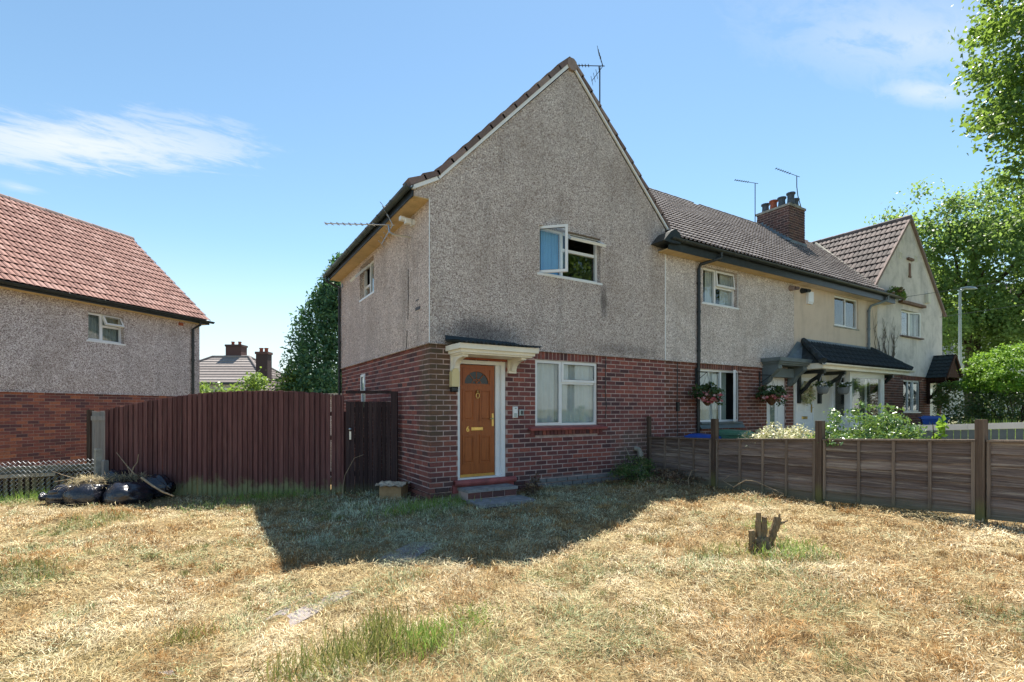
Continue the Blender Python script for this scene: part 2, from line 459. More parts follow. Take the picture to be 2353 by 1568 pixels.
def leafy(name, stops, gloss=0.42, trans=0.35, tcol=(0.30, 0.42, 0.06)):
    def f(t):
        r = t.math('FRACT', t.math('ADD', t.island(), t.math('MULTIPLY', t.objrand(), 3.3)))
        c = t.ramp(r, stops)
        pb = principled(t, c, gloss, None, 0.35)
        tl = t.node('ShaderNodeBsdfTranslucent')
        t.put(tl.inputs['Color'], t.mix(0.55, c, tcol))
        mx = t.node('ShaderNodeMixShader', {0: trans})
        t.l.new(pb, mx.inputs[1])
        t.l.new(tl.outputs[0], mx.inputs[2])
        return mx.outputs[0]
    return material(name, f)


M['leaf_tree'] = leafy('broad_leaf', [(0, (0.085, 0.155, 0.068)), (0.5, (0.135, 0.235, 0.085)), (1, (0.22, 0.34, 0.11))], trans=0.6)
M['leaf_near'] = leafy('sycamore_leaf', [(0, (0.060, 0.125, 0.028)), (0.5, (0.105, 0.20, 0.038)), (1, (0.17, 0.29, 0.055))], trans=0.5)
M['leaf_conifer'] = leafy('conifer_spray', [(0, (0.035, 0.105, 0.062)), (0.6, (0.068, 0.165, 0.080)), (1, (0.14, 0.25, 0.09))], 0.6, 0.3, (0.14, 0.30, 0.07))
M['leaf_lime'] = leafy('lime_leaf', [(0, (0.09, 0.16, 0.035)), (0.5, (0.16, 0.26, 0.055)), (1, (0.26, 0.36, 0.09))], trans=0.42)
M['leaf_dark'] = leafy('dark_leaf', [(0, (0.022, 0.052, 0.022)), (0.6, (0.045, 0.09, 0.034)), (1, (0.085, 0.14, 0.055))], 0.35, 0.25)
M['leaf_bright'] = leafy('bright_spray', [(0, (0.08, 0.20, 0.02)), (0.5, (0.15, 0.33, 0.03)), (1, (0.26, 0.46, 0.05))], 0.5, 0.4)
M['leaf_varieg'] = leafy('cream_leaf', [(0, (0.24, 0.30, 0.12)), (0.3, (0.50, 0.52, 0.28)), (0.7, (0.72, 0.68, 0.45)), (1, (0.82, 0.70, 0.56))], 0.5, 0.25, (0.5, 0.5, 0.25))
M['leaf_green'] = leafy('shrub_leaf', [(0, (0.05, 0.12, 0.045)), (0.5, (0.10, 0.20, 0.075)), (0.85, (0.16, 0.29, 0.09)), (1, (0.24, 0.36, 0.07))], 0.28, 0.3)
M['leaf_far'] = leafy('far_leaf', [(0, (0.07, 0.13, 0.05)), (1, (0.15, 0.23, 0.08))], 0.7, 0.2)
M['flower'] = leafy('pink_petal', [(0, (0.50, 0.06, 0.10)), (0.5, (0.68, 0.26, 0.28)), (1, (0.82, 0.62, 0.58))], 0.6, 0.3, (0.8, 0.3, 0.3))
M['weed'] = leafy('weed_leaf', [(0, (0.05, 0.11, 0.04)), (0.6, (0.09, 0.16, 0.05)), (1, (0.20, 0.20, 0.09))], 0.5, 0.3)
M['dead'] = leafy('dead_stalk', [(0, (0.09, 0.055, 0.035)), (0.6, (0.17, 0.11, 0.07)), (1, (0.30, 0.23, 0.14))], 0.8, 0.1, (0.3, 0.2, 0.1))
M['straw'] = leafy('pale_straw', [(0, (0.36, 0.29, 0.16)), (0.6, (0.52, 0.43, 0.25)), (1, (0.66, 0.57, 0.36))], 0.8, 0.2, (0.6, 0.5, 0.25))
M['tuft'] = leafy('green_blade', [(0, (0.055, 0.085, 0.022)), (0.4, (0.13, 0.16, 0.042)), (0.65, (0.27, 0.25, 0.085)), (0.85, (0.42, 0.31, 0.14)), (1, (0.58, 0.47, 0.26))], 0.6, 0.35, (0.35, 0.42, 0.1))
M['tuft_fresh'] = leafy('fresh_blade', [(0, (0.12, 0.24, 0.04)), (0.6, (0.22, 0.37, 0.07)), (1, (0.42, 0.46, 0.16))], 0.55, 0.35, (0.35, 0.5, 0.1))
M['twig'] = flat('bare_twig', (0.30, 0.235, 0.16), 0.85, 0.25, 20.0, 0.1)
M['vine'] = flat('dead_vine', (0.12, 0.105, 0.09), 0.9, 0.25, 20.0, 0.1)


def f_bag(t):
    p = t.obj()
    wob = t.scaled(t.node('ShaderNodeTexNoise', {'Scale': 4.0}).outputs['Color'], (1.6, 1.6, 1.6))
    cr = t.noise(t.vmath('ADD', t.scaled(p, (2.5, 14.0, 14.0)), wob), 1.0, 3.0, 0.5)
    fine = t.noise(t.vmath('ADD', t.scaled(p, (9.0, 40.0, 40.0)), wob), 1.0, 2.0, 0.5)
    h = t.math('ADD', cr, t.math('MULTIPLY', fine, 0.25))
    return principled(t, (0.016, 0.018, 0.028), 0.24, t.bump(h, 0.8, 0.02), 0.7)


M['bag'] = material('bin_bag', f_bag)


def f_ground(t):
    p = t.pos()
    x, y, z = t.xyz(p)
    n = t.noise(p, 3.0, 8.0, 0.7)
    n2 = t.noise(p, 45.0, 4.0, 0.65)
    n3 = t.noise(p, 0.7, 4.0, 0.6)
    c = t.ramp(n2, [(0.25, (0.085, 0.060, 0.032)), (0.5, (0.24, 0.175, 0.09)), (0.75, (0.42, 0.33, 0.18))])
    c = t.mix(t.math('MULTIPLY', t.smooth(n, 0.45, 0.7), 0.5), c, (0.17, 0.12, 0.055))
    c = t.mix(t.math('MULTIPLY', t.smooth(n3, 0.52, 0.68), 0.25), c, (0.10, 0.13, 0.04))
    cd = t.node('ShaderNodeVectorMath', operation='DISTANCE')
    t.put(cd.inputs[0], p)
    cd.inputs[1].default_value = (0.0, -3.0, 0.0)
    c = t.mix(t.smooth(cd.outputs['Value'], 10.0, 16.0), c, (0.17, 0.17, 0.10))
    return principled(t, c, 0.95, t.bump(t.math('ADD', n2, t.math('MULTIPLY', n, 2.0)), 0.8, 0.03), 0.1)


M['ground'] = material('dry_ground', f_ground)


def f_grass(t):
    a = t.node('ShaderNodeAttribute', attribute_name='tint', attribute_type='GEOMETRY').outputs['Color']
    r = t.island()
    c = t.mix(1.0, a, t.ramp(r, [(0.0, 0.62), (0.5, 1.0), (1.0, 1.35)]), 'MULTIPLY')
    pb = principled(t, c, 0.7, None, 0.2)
    tl = t.node('ShaderNodeBsdfTranslucent')
    t.put(tl.inputs['Color'], c)
    mx = t.node('ShaderNodeMixShader', {0: 0.22})
    t.l.new(pb, mx.inputs[1])
    t.l.new(tl.outputs[0], mx.inputs[2])
    return mx.outputs[0]


M['grass'] = material('mown_grass', f_grass)


# ------------------------------------------------------------------ mesh helpers
class MB:
    """Collects shapes into one mesh; mat is a matrix applied to everything added."""
    def __init__(s, mat=None):
        s.v, s.f, s.m = [], [], mat

    def add(s, vs, fs, m=None):
        b = len(s.v)
        mm = (s.m @ m) if (s.m and m) else (m or s.m)
        for q in vs:
            q = Vector(q)
            s.v.append(tuple(mm @ q) if mm else tuple(q))
        s.f += [tuple(b + i for i in f) for f in fs]

    def box(s, x0, y0, z0, x1, y1, z1, m=None):
        vs = [(x0, y0, z0), (x1, y0, z0), (x1, y1, z0), (x0, y1, z0), (x0, y0, z1), (x1, y0, z1), (x1, y1, z1), (x0, y1, z1)]
        s.add(vs, [(0, 3, 2, 1), (4, 5, 6, 7), (0, 1, 5, 4), (1, 2, 6, 5), (2, 3, 7, 6), (3, 0, 4, 7)], m)
        return s

    def cham(s, x0, y0, z0, x1, y1, z1, c, m=None):
        """Box whose front (-y) face is chamfered by c."""
        vs = [(x0, y0 + c, z0), (x1, y0 + c, z0), (x1, y1, z0), (x0, y1, z0), (x0, y0 + c, z1), (x1, y0 + c, z1), (x1, y1, z1), (x0, y1, z1),
              (x0 + c, y0, z0 + c), (x1 - c, y0, z0 + c), (x1 - c, y0, z1 - c), (x0 + c, y0, z1 - c)]
        s.add(vs, [(0, 3, 2, 1), (4, 5, 6, 7), (1, 2, 6, 5), (2, 3, 7, 6), (3, 0, 4, 7), (8, 9, 10, 11), (0, 1, 9, 8), (1, 5, 10, 9), (5, 4, 11, 10), (4, 0, 8, 11)], m)
        return s

    def prism(s, poly, y0, y1, m=None):
        """Polygon of (x, z), counter-clockwise seen from -y, extruded from y0 to y1."""
        n = len(poly)
        vs = [(x, y0, z) for x, z in poly] + [(x, y1, z) for x, z in poly]
        fs = [tuple(range(n)), tuple(reversed(range(n, 2 * n)))] + [(i, i + n, (i + 1) % n + n, (i + 1) % n) for i in range(n)]
        s.add(vs, fs, m)
        return s

    def tube(s, path, r, n=8, cap=True, m=None):
        path = [Vector(p) for p in path]
        rs = r if isinstance(r, (list, tuple)) else [r] * len(path)
        vs, fs = [], []
        up = None
        for i, p in enumerate(path):
            d = (path[min(i + 1, len(path) - 1)] - path[max(i - 1, 0)]).normalized()
            if up is None:
                up = Vector((0, 0, 1)) if abs(d.z) < 0.9 else Vector((1, 0, 0))
            a = d.cross(up).normalized()
            up = a.cross(d).normalized()
            for k in range(n):
                w = 2 * math.pi * k / n
                vs.append(p + (a * math.cos(w) + up * math.sin(w)) * rs[i])
        for i in range(len(path) - 1):
            for k in range(n):
                fs.append((i * n + k, i * n + (k + 1) % n, (i + 1) * n + (k + 1) % n, (i + 1) * n + k))
        if cap:
            fs.append(tuple(reversed(range(n))))
            fs.append(tuple(range((len(path) - 1) * n, len(path) * n)))
        s.add(vs, fs, m)
        return s

    def lathe(s, prof, c, n=16, m=None):
        vs, fs = [], []
        for r, z in prof:
            for k in range(n):
                w = 2 * math.pi * k / n
                vs.append((c[0] + r * math.cos(w), c[1] + r * math.sin(w), c[2] + z))
        for i in range(len(prof) - 1):
            for k in range(n):
                fs.append((i * n + k, i * n + (k + 1) % n, (i + 1) * n + (k + 1) % n, (i + 1) * n + k))
        fs.append(tuple(reversed(range(n))))
        fs.append(tuple(range((len(prof) - 1) * n, len(prof) * n)))
        s.add(vs, fs, m)
        return s

    def half_pipe(s, p0, p1, r, n=8, lip=0.004, m=None):
        """Open-topped gutter from p0 to p1."""
        p0, p1 = Vector(p0), Vector(p1)
        d = (p1 - p0).normalized()
        a = d.cross(Vector((0, 0, 1))).normalized()
        u = Vector((0, 0, 1))
        vs, fs = [], []
        for p in (p0, p1):
            for rr in (r, r - lip * 2):
                for k in range(n + 1):
                    w = math.pi + math.pi * k / n
                    vs.append(p + a * math.cos(w) * rr + u * math.sin(w) * rr)
        q = n + 1
        for k in range(n):
            fs.append((k, k + 1, 2 * q + k + 1, 2 * q + k))
            fs.append((q + k, 3 * q + k, 3 * q + k + 1, q + k + 1))
            fs.append((k, q + k, q + k + 1, k + 1))
            fs.append((2 * q + k, 2 * q + k + 1, 3 * q + k + 1, 3 * q + k))
        fs.append((0, 2 * q, 3 * q, q))
        fs.append((n, q + n, 3 * q + n, 2 * q + n))
        s.add(vs, fs, m)
        return s

    def mesh(s, name, mat, smooth=False):
        me = bpy.data.meshes.new(name)
        me.from_pydata(s.v, [], s.f)
        me.validate()
        if mat:
            me.materials.append(mat)
        if smooth:
            me.polygons.foreach_set('use_smooth', [True] * len(me.polygons))
        return me

    def build(s, name, mat, parent=None, smooth=False, **props):
        return link(name, s.mesh(name, mat, smooth), parent, **props)


def link(name, data, parent=None, matrix=None, **props):
    o = bpy.data.objects.new(name, data)
    COL.objects.link(o)
    if parent is not None:
        o.parent = parent
    if matrix is not None:
        o.matrix_local = matrix
    for k, v in props.items():
        o[k] = v
    return o


def thing(name, label, cat, loc=(0, 0, 0), rotz=0.0, group=None):
    o = bpy.data.objects.new(name, None)
    o.empty_display_size = 0.2
    COL.objects.link(o)
    o.location = loc
    o.rotation_euler = (0, 0, rotz)
    o['label'] = label
    o['category'] = cat
    if group:
        o['group'] = group
    return o


def tag(o, label, cat, group=None):
    o['label'] = label
    o['category'] = cat
    if group:
        o['group'] = group
    return o


def np_mesh(name, verts, faces, mat, smooth=False):
    """verts (n,3); faces (m,k) all of the same size k."""
    me = bpy.data.meshes.new(name)
    k = faces.shape[1]
    me.vertices.add(len(verts))
    me.vertices.foreach_set('co', verts.astype(np.float32).ravel())
    me.loops.add(faces.size)
    me.loops.foreach_set('vertex_index', faces.astype(np.int32).ravel())
    me.polygons.add(len(faces))
    me.polygons.foreach_set('loop_start', np.arange(0, faces.size, k, dtype=np.int32))
    if smooth:
        me.polygons.foreach_set('use_smooth', np.ones(len(faces), dtype=bool))
    me.update(calc_edges=True)
    if mat:
        me.materials.append(mat)
    return me


def pieces(parent, name, mats, templates, mat, base=None, limit=300):
    """Alike pieces: the LIMIT that show largest as objects, the rest joined into one part.
    mats: matrices in the parent's space; templates: list of MB whose mesh is shared."""
    W0 = base or Matrix.Identity(4)
    info = []
    for i, m in enumerate(mats):
        p = (W0 @ m).translation - CAM
        b = p.dot(FWD)
        a = p.dot(RGT)
        vis = b > 0.3 and abs(a / b) < 1.04 and -0.56 < p.z / b < 0.84
        info.append((0 if vis else 1, p.length, i))
    info.sort()
    shared = [t.mesh(name, mat) for t in templates]
    for _, _, i in info[:limit]:
        link(name, shared[i % len(shared)], parent, mats[i])
    rest = [i for _, _, i in info[limit:]]
    if rest:
        V, F = [], []
        off = 0
        for i in rest:
            t = templates[i % len(templates)]
            va = np.array([tuple(q) for q in t.v]) @ np.array(mats[i].to_3x3()).T + np.array(mats[i].translation)
            V.append(va)
            F += [tuple(off + k for k in f) for f in t.f]
            off += len(va)
        me = bpy.data.meshes.new(name)
        me.from_pydata(np.concatenate(V).tolist(), [], F)
        me.materials.append(mat)
        link(name, me, parent, kind='stuff')


def rot_frame(origin, xdir, ydir):
    """Matrix with local x along xdir, local y along ydir (into the wall), z up."""
    x, y = Vector(xdir), Vector(ydir)
    z = x.cross(y)
    m = Matrix((x, y, z)).transposed().to_4x4()
    m.translation = Vector(origin)
    return m


def wall_grid(mb, x0, x1, z0, z1, holes, y0, y1):
    """Slab from x0..x1, z0..z1 with rectangular holes; front at y0, back at y1."""
    xs = sorted({x0, x1, *[h[0] for h in holes], *[h[2] for h in holes]})
    zs = sorted({z0, z1, *[h[1] for h in holes], *[h[3] for h in holes]})
    xs = [x for x in xs if x0 <= x <= x1]
    zs = [z for z in zs if z0 <= z <= z1]

    def solid(i, j):
        if i < 0 or j < 0 or i >= len(xs) - 1 or j >= len(zs) - 1:
            return False
        cx, cz = (xs[i] + xs[i + 1]) / 2, (zs[j] + zs[j + 1]) / 2
        return not any(h[0] < cx < h[2] and h[1] < cz < h[3] for h in holes)
    for i in range(len(xs) - 1):
        for j in range(len(zs) - 1):
            if not solid(i, j):
                continue
            a, b, c, d = xs[i], xs[i + 1], zs[j], zs[j + 1]
            mb.add([(a, y0, c), (b, y0, c), (b, y0, d), (a, y0, d), (a, y1, c), (b, y1, c), (b, y1, d), (a, y1, d)],
                   [(0, 1, 2, 3), (7, 6, 5, 4)] + ([] if solid(i - 1, j) else [(0, 3, 7, 4)]) + ([] if solid(i + 1, j) else [(1, 5, 6, 2)])
                   + ([] if solid(i, j - 1) else [(0, 4, 5, 1)]) + ([] if solid(i, j + 1) else [(3, 2, 6, 7)]))


def brick_wall(parent, M4, x0, x1, z0, z1, holes, mat, base, pitch=0.262, course=0.09, joint=0.018, phase=0.0, limit=300, collect=None, soldier=None):
    """Courses of bricks on a wall plane given by M4 (local x along the wall, y into it)."""
    out = []
    nz = int(round((z1 - z0) / course))
    for j in range(nz):
        za = z0 + j * course
        zm = za + course / 2
        row = [(x0, x1)]
        for h in holes:
            if h[1] < zm < h[3]:
                nr = []
                for a, b in row:
                    if h[2] <= a or h[0] >= b:
                        nr.append((a, b))
                    else:
                        if h[0] - a > 0.02:
                            nr.append((a, h[0]))
                        if b - h[2] > 0.02:
                            nr.append((h[2], b))
                row = nr
        for a, b in row:
            k0 = math.floor((a - phase) / pitch) - 1
            k = k0
            while True:
                ba = phase + k * pitch + (pitch / 2 if j % 2 else 0)
                bb = ba + pitch - joint
                k += 1
                if ba >= b:
                    break
                ba, bb = max(ba, a), min(bb, b)
                if bb - ba < 0.03:
                    continue
                out.append((ba, bb, za + joint / 2, za + course - joint / 2))
    if soldier:
        for (a, b, c, d) in soldier:
            n = int((b - a) / course)
            for i in range(n):
                w = (b - a) / n
                out.append((a + i * w + joint / 2, a + (i + 1) * w - joint / 2, c + joint / 2, d - joint / 2))
    ms = []
    for (a, b, c, d) in out:
        dy = random.uniform(-0.003, 0.003)
        ms.append(M4 @ Matrix.Translation((a, dy, c)) @ Matrix.Diagonal((b - a, 1, d - c, 1)))
    if collect is not None:
        collect += ms
        return
    pieces(parent, 'brick', ms, BRICKS, mat, base, limit)


def unit_brick(seed):
    r = random.Random(seed)
    mb = MB()
    j = lambda s: r.uniform(-s, s)
    cx, cz = 0.016, 0.06
    vs = [(0, 0.006, 0), (1, 0.006, 0), (1, 0.006, 1), (0, 0.006, 1), (cx + j(.008), 0 + j(.001), cz + j(.03)), (1 - cx + j(.008), j(.001), cz + j(.03)), (1 - cx + j(.008), j(.001), 1 - cz + j(.03)), (cx + j(.008), j(.001), 1 - cz + j(.03)),
          (0, 0.03, 0), (1, 0.03, 0), (1, 0.03, 1), (0, 0.03, 1)]
    mb.add(vs, [(4, 5, 6, 7), (0, 1, 5, 4), (1, 2, 6, 5), (2, 3, 7, 6), (3, 0, 4, 7), (0, 8, 9, 1), (1, 9, 10, 2), (2, 10, 11, 3), (3, 11, 8, 0)])
    return mb


BRICKS = [unit_brick(i) for i in range(7)]


def tile_mb(w, l, th, prof):
    """Roof tile: x across, y up the slope, z off the roof; lower end proud."""
    mb = MB()
    n = len(prof)
    vs = [(u * w, 0, th + h) for u, h in prof] + [(u * w, l, 0.002 + h) for u, h in prof] + [(u * w, 0.004, th + h - 0.014) for u, h in prof]
    fs = [(i, i + 1, n + i + 1, n + i) for i in range(n - 1)] + [(2 * n + i, 2 * n + i + 1, i + 1, i) for i in range(n - 1)]
    fs += [(0, n, 2 * n), (n - 1, 3 * n - 1, 2 * n - 1)]
    mb.add(vs, fs)
    return mb


DOUBLE_ROLL = [(0, 0), (0.05, 0.034), (0.12, 0.046), (0.19, 0.034), (0.24, 0), (0.50, 0), (0.55, 0.034), (0.62, 0.046), (0.69, 0.034), (0.74, 0), (1.0, 0)]
PAN = [(0, 0.0), (0.10, 0.016), (0.28, 0.012), (0.43, 0.0), (0.455, -0.024), (0.50, 0.0), (0.60, 0.016), (0.78, 0.012), (0.93, 0.0), (0.955, -0.024), (1.0, 0.0)]


def roof_matrix(origin, xdir, updir):
    x, y = Vector(xdir).normalized(), Vector(updir).normalized()
    z = x.cross(y)
    m = Matrix((x, y, z)).transposed().to_4x4()
    m.translation = Vector(origin)
    return m


def tile_roof(parent, M4, cols, rows, w, gauge, prof, th, mat, base, keep, off=0.5, limit=300, lap=0.05, xmax=None):
    ms = []
    for r in range(rows):
        for c in range(cols):
            x = c * w + (off * w if r % 2 else 0)
            y = r * gauge
            f = 1.0 if xmax is None else min(1.0, (xmax - x) / w)
            if f < 0.12:
                continue
            if keep(x + w / 2, y + gauge / 2):
                j = random.uniform
                ms.append(M4 @ Matrix.Translation((x + j(-.004, .004), y + j(-.005, .005), j(0, .004))) @ Matrix.Rotation(j(-.006, .006), 4, 'Z') @ Matrix.Diagonal((f, 1, 1, 1)))
    t = tile_mb(w * 0.995, gauge + lap, th, prof)
    pieces(parent, 'roof_tile', ms, [t], mat, base, limit)


def bar_frame(mb, x0, z0, x1, z1, b, y0, y1, m=None):
    mb.box(x0, y0, z0, x1, y1, z0 + b, m)
    mb.box(x0, y0, z1 - b, x1, y1, z1, m)
    mb.box(x0, y0, z0 + b, x0 + b, y1, z1 - b, m)
    mb.box(x1 - b, y0, z0 + b, x1, y1, z1 - b, m)


def window(parent, M4, x0, z0, x1, z1, cells, setback=0.07, depth=0.06, curtain=None, sill=None, frame=0.05, sillmat=None, sill_out=0.03, mat='upvc', room=True, name='window', folds=9.0, label=None):
    """cells: (x0, z0, x1, z1, kind[, angle]) in metres from the window's lower-left corner.
    kind: fixed, sash, left (side-hung open), right, top (top-hung open)."""
    mb = MB(M4)
    bar_frame(mb, x0, z0, x1, z1, frame, setback, setback + depth)
    w, h = x1 - x0, z1 - z0
    xs = sorted({round(c[2], 3) for c in cells if c[2] < w - 0.02})
    for xm in xs:
        mb.box(x0 + xm - 0.03, setback + 0.002, z0 + frame, x0 + xm + 0.03, setback + depth - 0.002, z1 - frame)
    for c in cells:
        if c[3] < h - 0.02:
            mb.box(x0 + max(c[0], frame) + 0.02, setback + 0.004, z0 + c[3] - 0.03, x0 + min(c[2], w - frame) - 0.02, setback + depth - 0.004, z0 + c[3] + 0.03)
    fr = mb.build(name, M[mat], parent)
    if label:
        fr['label'] = label
    for c in cells:
        a, b_, cc, d, kind = c[:5]
        ang = R(c[5]) if len(c) > 5 else 0
        ax, bx = x0 + a + 0.012, x0 + cc - 0.012
        az, bz = z0 + b_ + 0.012, z0 + d - 0.012
        if kind == 'fixed':
            g = MB(M4)
            g.box(ax + 0.012, setback + 0.026, az + 0.012, bx - 0.012, setback + 0.032, bz - 0.012)
            g.build('pane', M['glass'], fr)
            continue
        loc = Matrix.Identity(4)
        y_s = setback - 0.018
        if kind == 'left':
            loc = Matrix.Translation((ax, y_s, 0)) @ Matrix.Rotation(-ang, 4, 'Z') @ Matrix.Translation((-ax, -y_s, 0))
        elif kind == 'right':
            loc = Matrix.Translation((bx, y_s, 0)) @ Matrix.Rotation(ang, 4, 'Z') @ Matrix.Translation((-bx, -y_s, 0))
        elif kind == 'top':
            loc = Matrix.Translation((0, y_s, bz)) @ Matrix.Rotation(-ang, 4, 'X') @ Matrix.Translation((0, -y_s, -bz))
        sb = MB(M4 @ loc)
        bar_frame(sb, ax, az, bx, bz, 0.052, y_s, y_s + 0.052)
        sash = sb.build('sash', M['upvc' if mat != 'cream' else mat], fr)
        g = MB(M4 @ loc)
        g.box(ax + 0.05, y_s + 0.020, az + 0.05, bx - 0.05, y_s + 0.026, bz - 0.05)
        g.build('pane', M['glass'], fr)
        k = MB(M4 @ loc)
        bar_frame(k, ax + 0.047, az + 0.047, bx - 0.047, bz - 0.047, 0.012, y_s + 0.012, y_s + 0.019)
        k.build('gasket', M['gasket'], fr)
    if sill:
        sbm = MB(M4)
        sbm.box(x0 - sill, -sill_out, z0 - 0.045, x1 + sill, setback + 0.01, z0 - 0.002)
        sbm.build('sill', M[sillmat or mat], fr)
    if curtain:
        cb = MB(M4)
        n = int((x1 - x0) * 60)
        y = setback + depth + 0.035
        for (ca, cbb, cz0, cmat) in curtain:
            cb = MB(M4)
            n = max(8, int((cbb - ca) * 60))
            vs, fs = [], []
            for i in range(n + 1):
                xx = x0 + ca + (cbb - ca) * i / n
                yy = y + 0.022 * math.sin(xx * folds * 6.283 + math.sin(xx * 7.0)) + 0.008 * math.sin(xx * 61)
                vs += [(xx, yy, z0 + cz0), (xx, yy, z1 - 0.02)]
            fs = [(2 * i, 2 * i + 2, 2 * i + 3, 2 * i + 1) for i in range(n)]
            cb.add(vs, fs)
            cb.build('curtain', M[cmat], fr, smooth=True)
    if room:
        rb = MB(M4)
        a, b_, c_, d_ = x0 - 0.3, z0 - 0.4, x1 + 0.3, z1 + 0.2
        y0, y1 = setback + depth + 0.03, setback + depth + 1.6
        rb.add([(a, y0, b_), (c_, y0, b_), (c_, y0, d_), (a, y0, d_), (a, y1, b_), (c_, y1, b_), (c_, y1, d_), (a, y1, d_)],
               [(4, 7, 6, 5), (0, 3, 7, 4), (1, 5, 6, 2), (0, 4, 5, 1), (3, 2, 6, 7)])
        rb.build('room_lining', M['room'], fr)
    return fr


def leaves(P, size, up_bias=0.35, out=None, aspect=0.55, fold=0.25, rng=RNG):
    """Diamond leaves at points P; returns verts, faces (two triangles per leaf, folded along the midrib)."""
    n = len(P)
    d = rng.normal(size=(n, 3))
    d /= np.linalg.norm(d, axis=1, keepdims=True)
    nrm = rng.normal(size=(n, 3))
    nrm[:, 2] += up_bias * 3
    if out is not None:
        nrm += out * 1.2
    nrm -= d * np.sum(nrm * d, axis=1, keepdims=True)
    nrm /= np.linalg.norm(nrm, axis=1, keepdims=True) + 1e-9
    s = np.cross(nrm, d)
    L = size * rng.uniform(0.6, 1.35, (n, 1))
    a = P - d * L * 0.5
    b = P + d * L * 0.5
    mid = P + nrm * L * fold * 0.3
    l = mid + s * L * aspect * 0.5
    r = mid - s * L * aspect * 0.5
    V = np.stack([a, l, b, r], axis=1).reshape(-1, 3)
    i = np.arange(n)[:, None] * 4
    F = np.concatenate([i + np.array([[0, 3, 2]]), i + np.array([[0, 2, 1]])], axis=0)
    return V, F


def crown_points(n, centre, radii, clumps, spread, rng, shell=0.55, noise_amp=0.25, zmin=-1.0):
    """Points in clumps that fill an uneven ellipsoid mostly near its outside."""
    out = []
    cs = []
    while len(cs) < clumps:
        d = rng.normal(size=3)
        d /= np.linalg.norm(d)
        if d[2] < zmin:
            continue
        r = shell + (1 - shell) * rng.random() ** 0.5
        wob = 1 + noise_amp * mnoise.noise(Vector(d * 2.1) + Vector(centre) * 0.37) * 2
        cs.append((d * r * wob, d))
    cs_p = np.array([c[0] for c in cs])
    k = rng.integers(0, clumps, n)
    off = rng.normal(size=(n, 3)) * spread
    P = cs_p[k] + off * np.array([1, 1, 0.75])
    O = P / (np.linalg.norm(P, axis=1, keepdims=True) + 1e-6)
    return P * np.array(radii) + np.array(centre), O


def foliage(name, parent, n, centre, radii, clumps, spread, leaf, mat, seed, shell=0.55, up=0.3, noise_amp=0.25, zmin=-1.0, aspect=0.6, zcut=None, fold=0.25):
    rng = np.random.default_rng(seed)
    P, O = crown_points(n, centre, radii, clumps, spread, rng, shell, noise_amp, zmin)
    if zcut is not None:
        k = P[:, 2] > zcut
        P, O = P[k], O[k]
    V, F = leaves(P, leaf, up, O, aspect, fold, rng)
    return link(name, np_mesh(name, V, F, mat), parent)

# ------------------------------------------------------------------ ground
def smst(t):
    t = np.clip(t, 0, 1)
    return t * t * (3 - 2 * t)


BACKX = [-40, -12, -6.6, -5.1, -5.0, -1.02, -0.05, 0.0, 60]
BACKY = [5.3, 5.3, 5.2, 5.1, 4.97, 1.92, 1.5, 6.6, 6.6]
MOUNDS = [(-4.8, 2.15, 0.5, 0.13), (-5.0, -0.9, 0.5, 0.10), (-4.2, 0.9, 0.4, 0.06), (2.6, -2.9, 0.7, 0.07), (5.0, -2.9, 0.5, 0.06), (4.6, -1.0, 0.5, 0.10), (-2.6, -5.15, 0.35, 0.07), (4.7, -4.8, 0.5, 0.06)]


def zg(x, y):
    x = np.asarray(x, float)
    y = np.asarray(y, float)
    z = 0.020 * np.sin(1.3 * x + 0.7) * np.sin(1.1 * y + 2) + 0.012 * np.sin(3.1 * x + 1.7 * y) + 0.009 * np.sin(5.3 * x - 4.1 * y + 1) + 0.006 * np.sin(9 * x + 3) * np.sin(8 * y)
    fade = smst((14 - np.hypot(x, y + 2)) / 4)
    z = z * fade
    for mx, my, mr, mh in MOUNDS:
        z = z + mh * np.exp(-((x - mx) ** 2 + (y - my) ** 2) / (mr * mr))
    z = z - 0.04 * np.clip(2 - x, 0, 5) - 0.09 * np.exp(-((x - 1.05) ** 2 + (y + 0.75) ** 2) / 0.35)
    z = z + 0.95 * smst((x - 7.0) / 11.0)
    d = y - np.interp(x, BACKX, BACKY)
    z = z - (0.55 + 0.95 * smst((x - 7.0) / 11.0)) * smst((d - 0.25) / 1.6) - 1.2 * smst((d - 12) / 30)
    return z


def grid_lines(a, b, step, far_):
    g = list(np.arange(a, b + 1e-6, step))
    lo, hi, s = [], [], step
    v = a
    while v > -far_:
        s *= 1.35
        v -= s
        lo.append(v)
    s, v = step, b
    while v < far_:
        s *= 1.35
        v += s
        hi.append(v)
    return np.array(lo[::-1] + g + hi)


gx = grid_lines(-9, 7, 0.13, 900)
gy = grid_lines(-9, 5, 0.13, 900)
GX, GY = np.meshgrid(gx, gy)
nx, ny = len(gx), len(gy)
gv = np.stack([GX.ravel(), GY.ravel(), zg(GX, GY).ravel()], 1)
ii = (np.arange(ny - 1)[:, None] * nx + np.arange(nx - 1)[None, :]).ravel()
gf = np.stack([ii, ii + 1, ii + nx + 1, ii + nx], 1)
link('ground', np_mesh('ground', gv, gf, M['ground'], True), kind='structure')

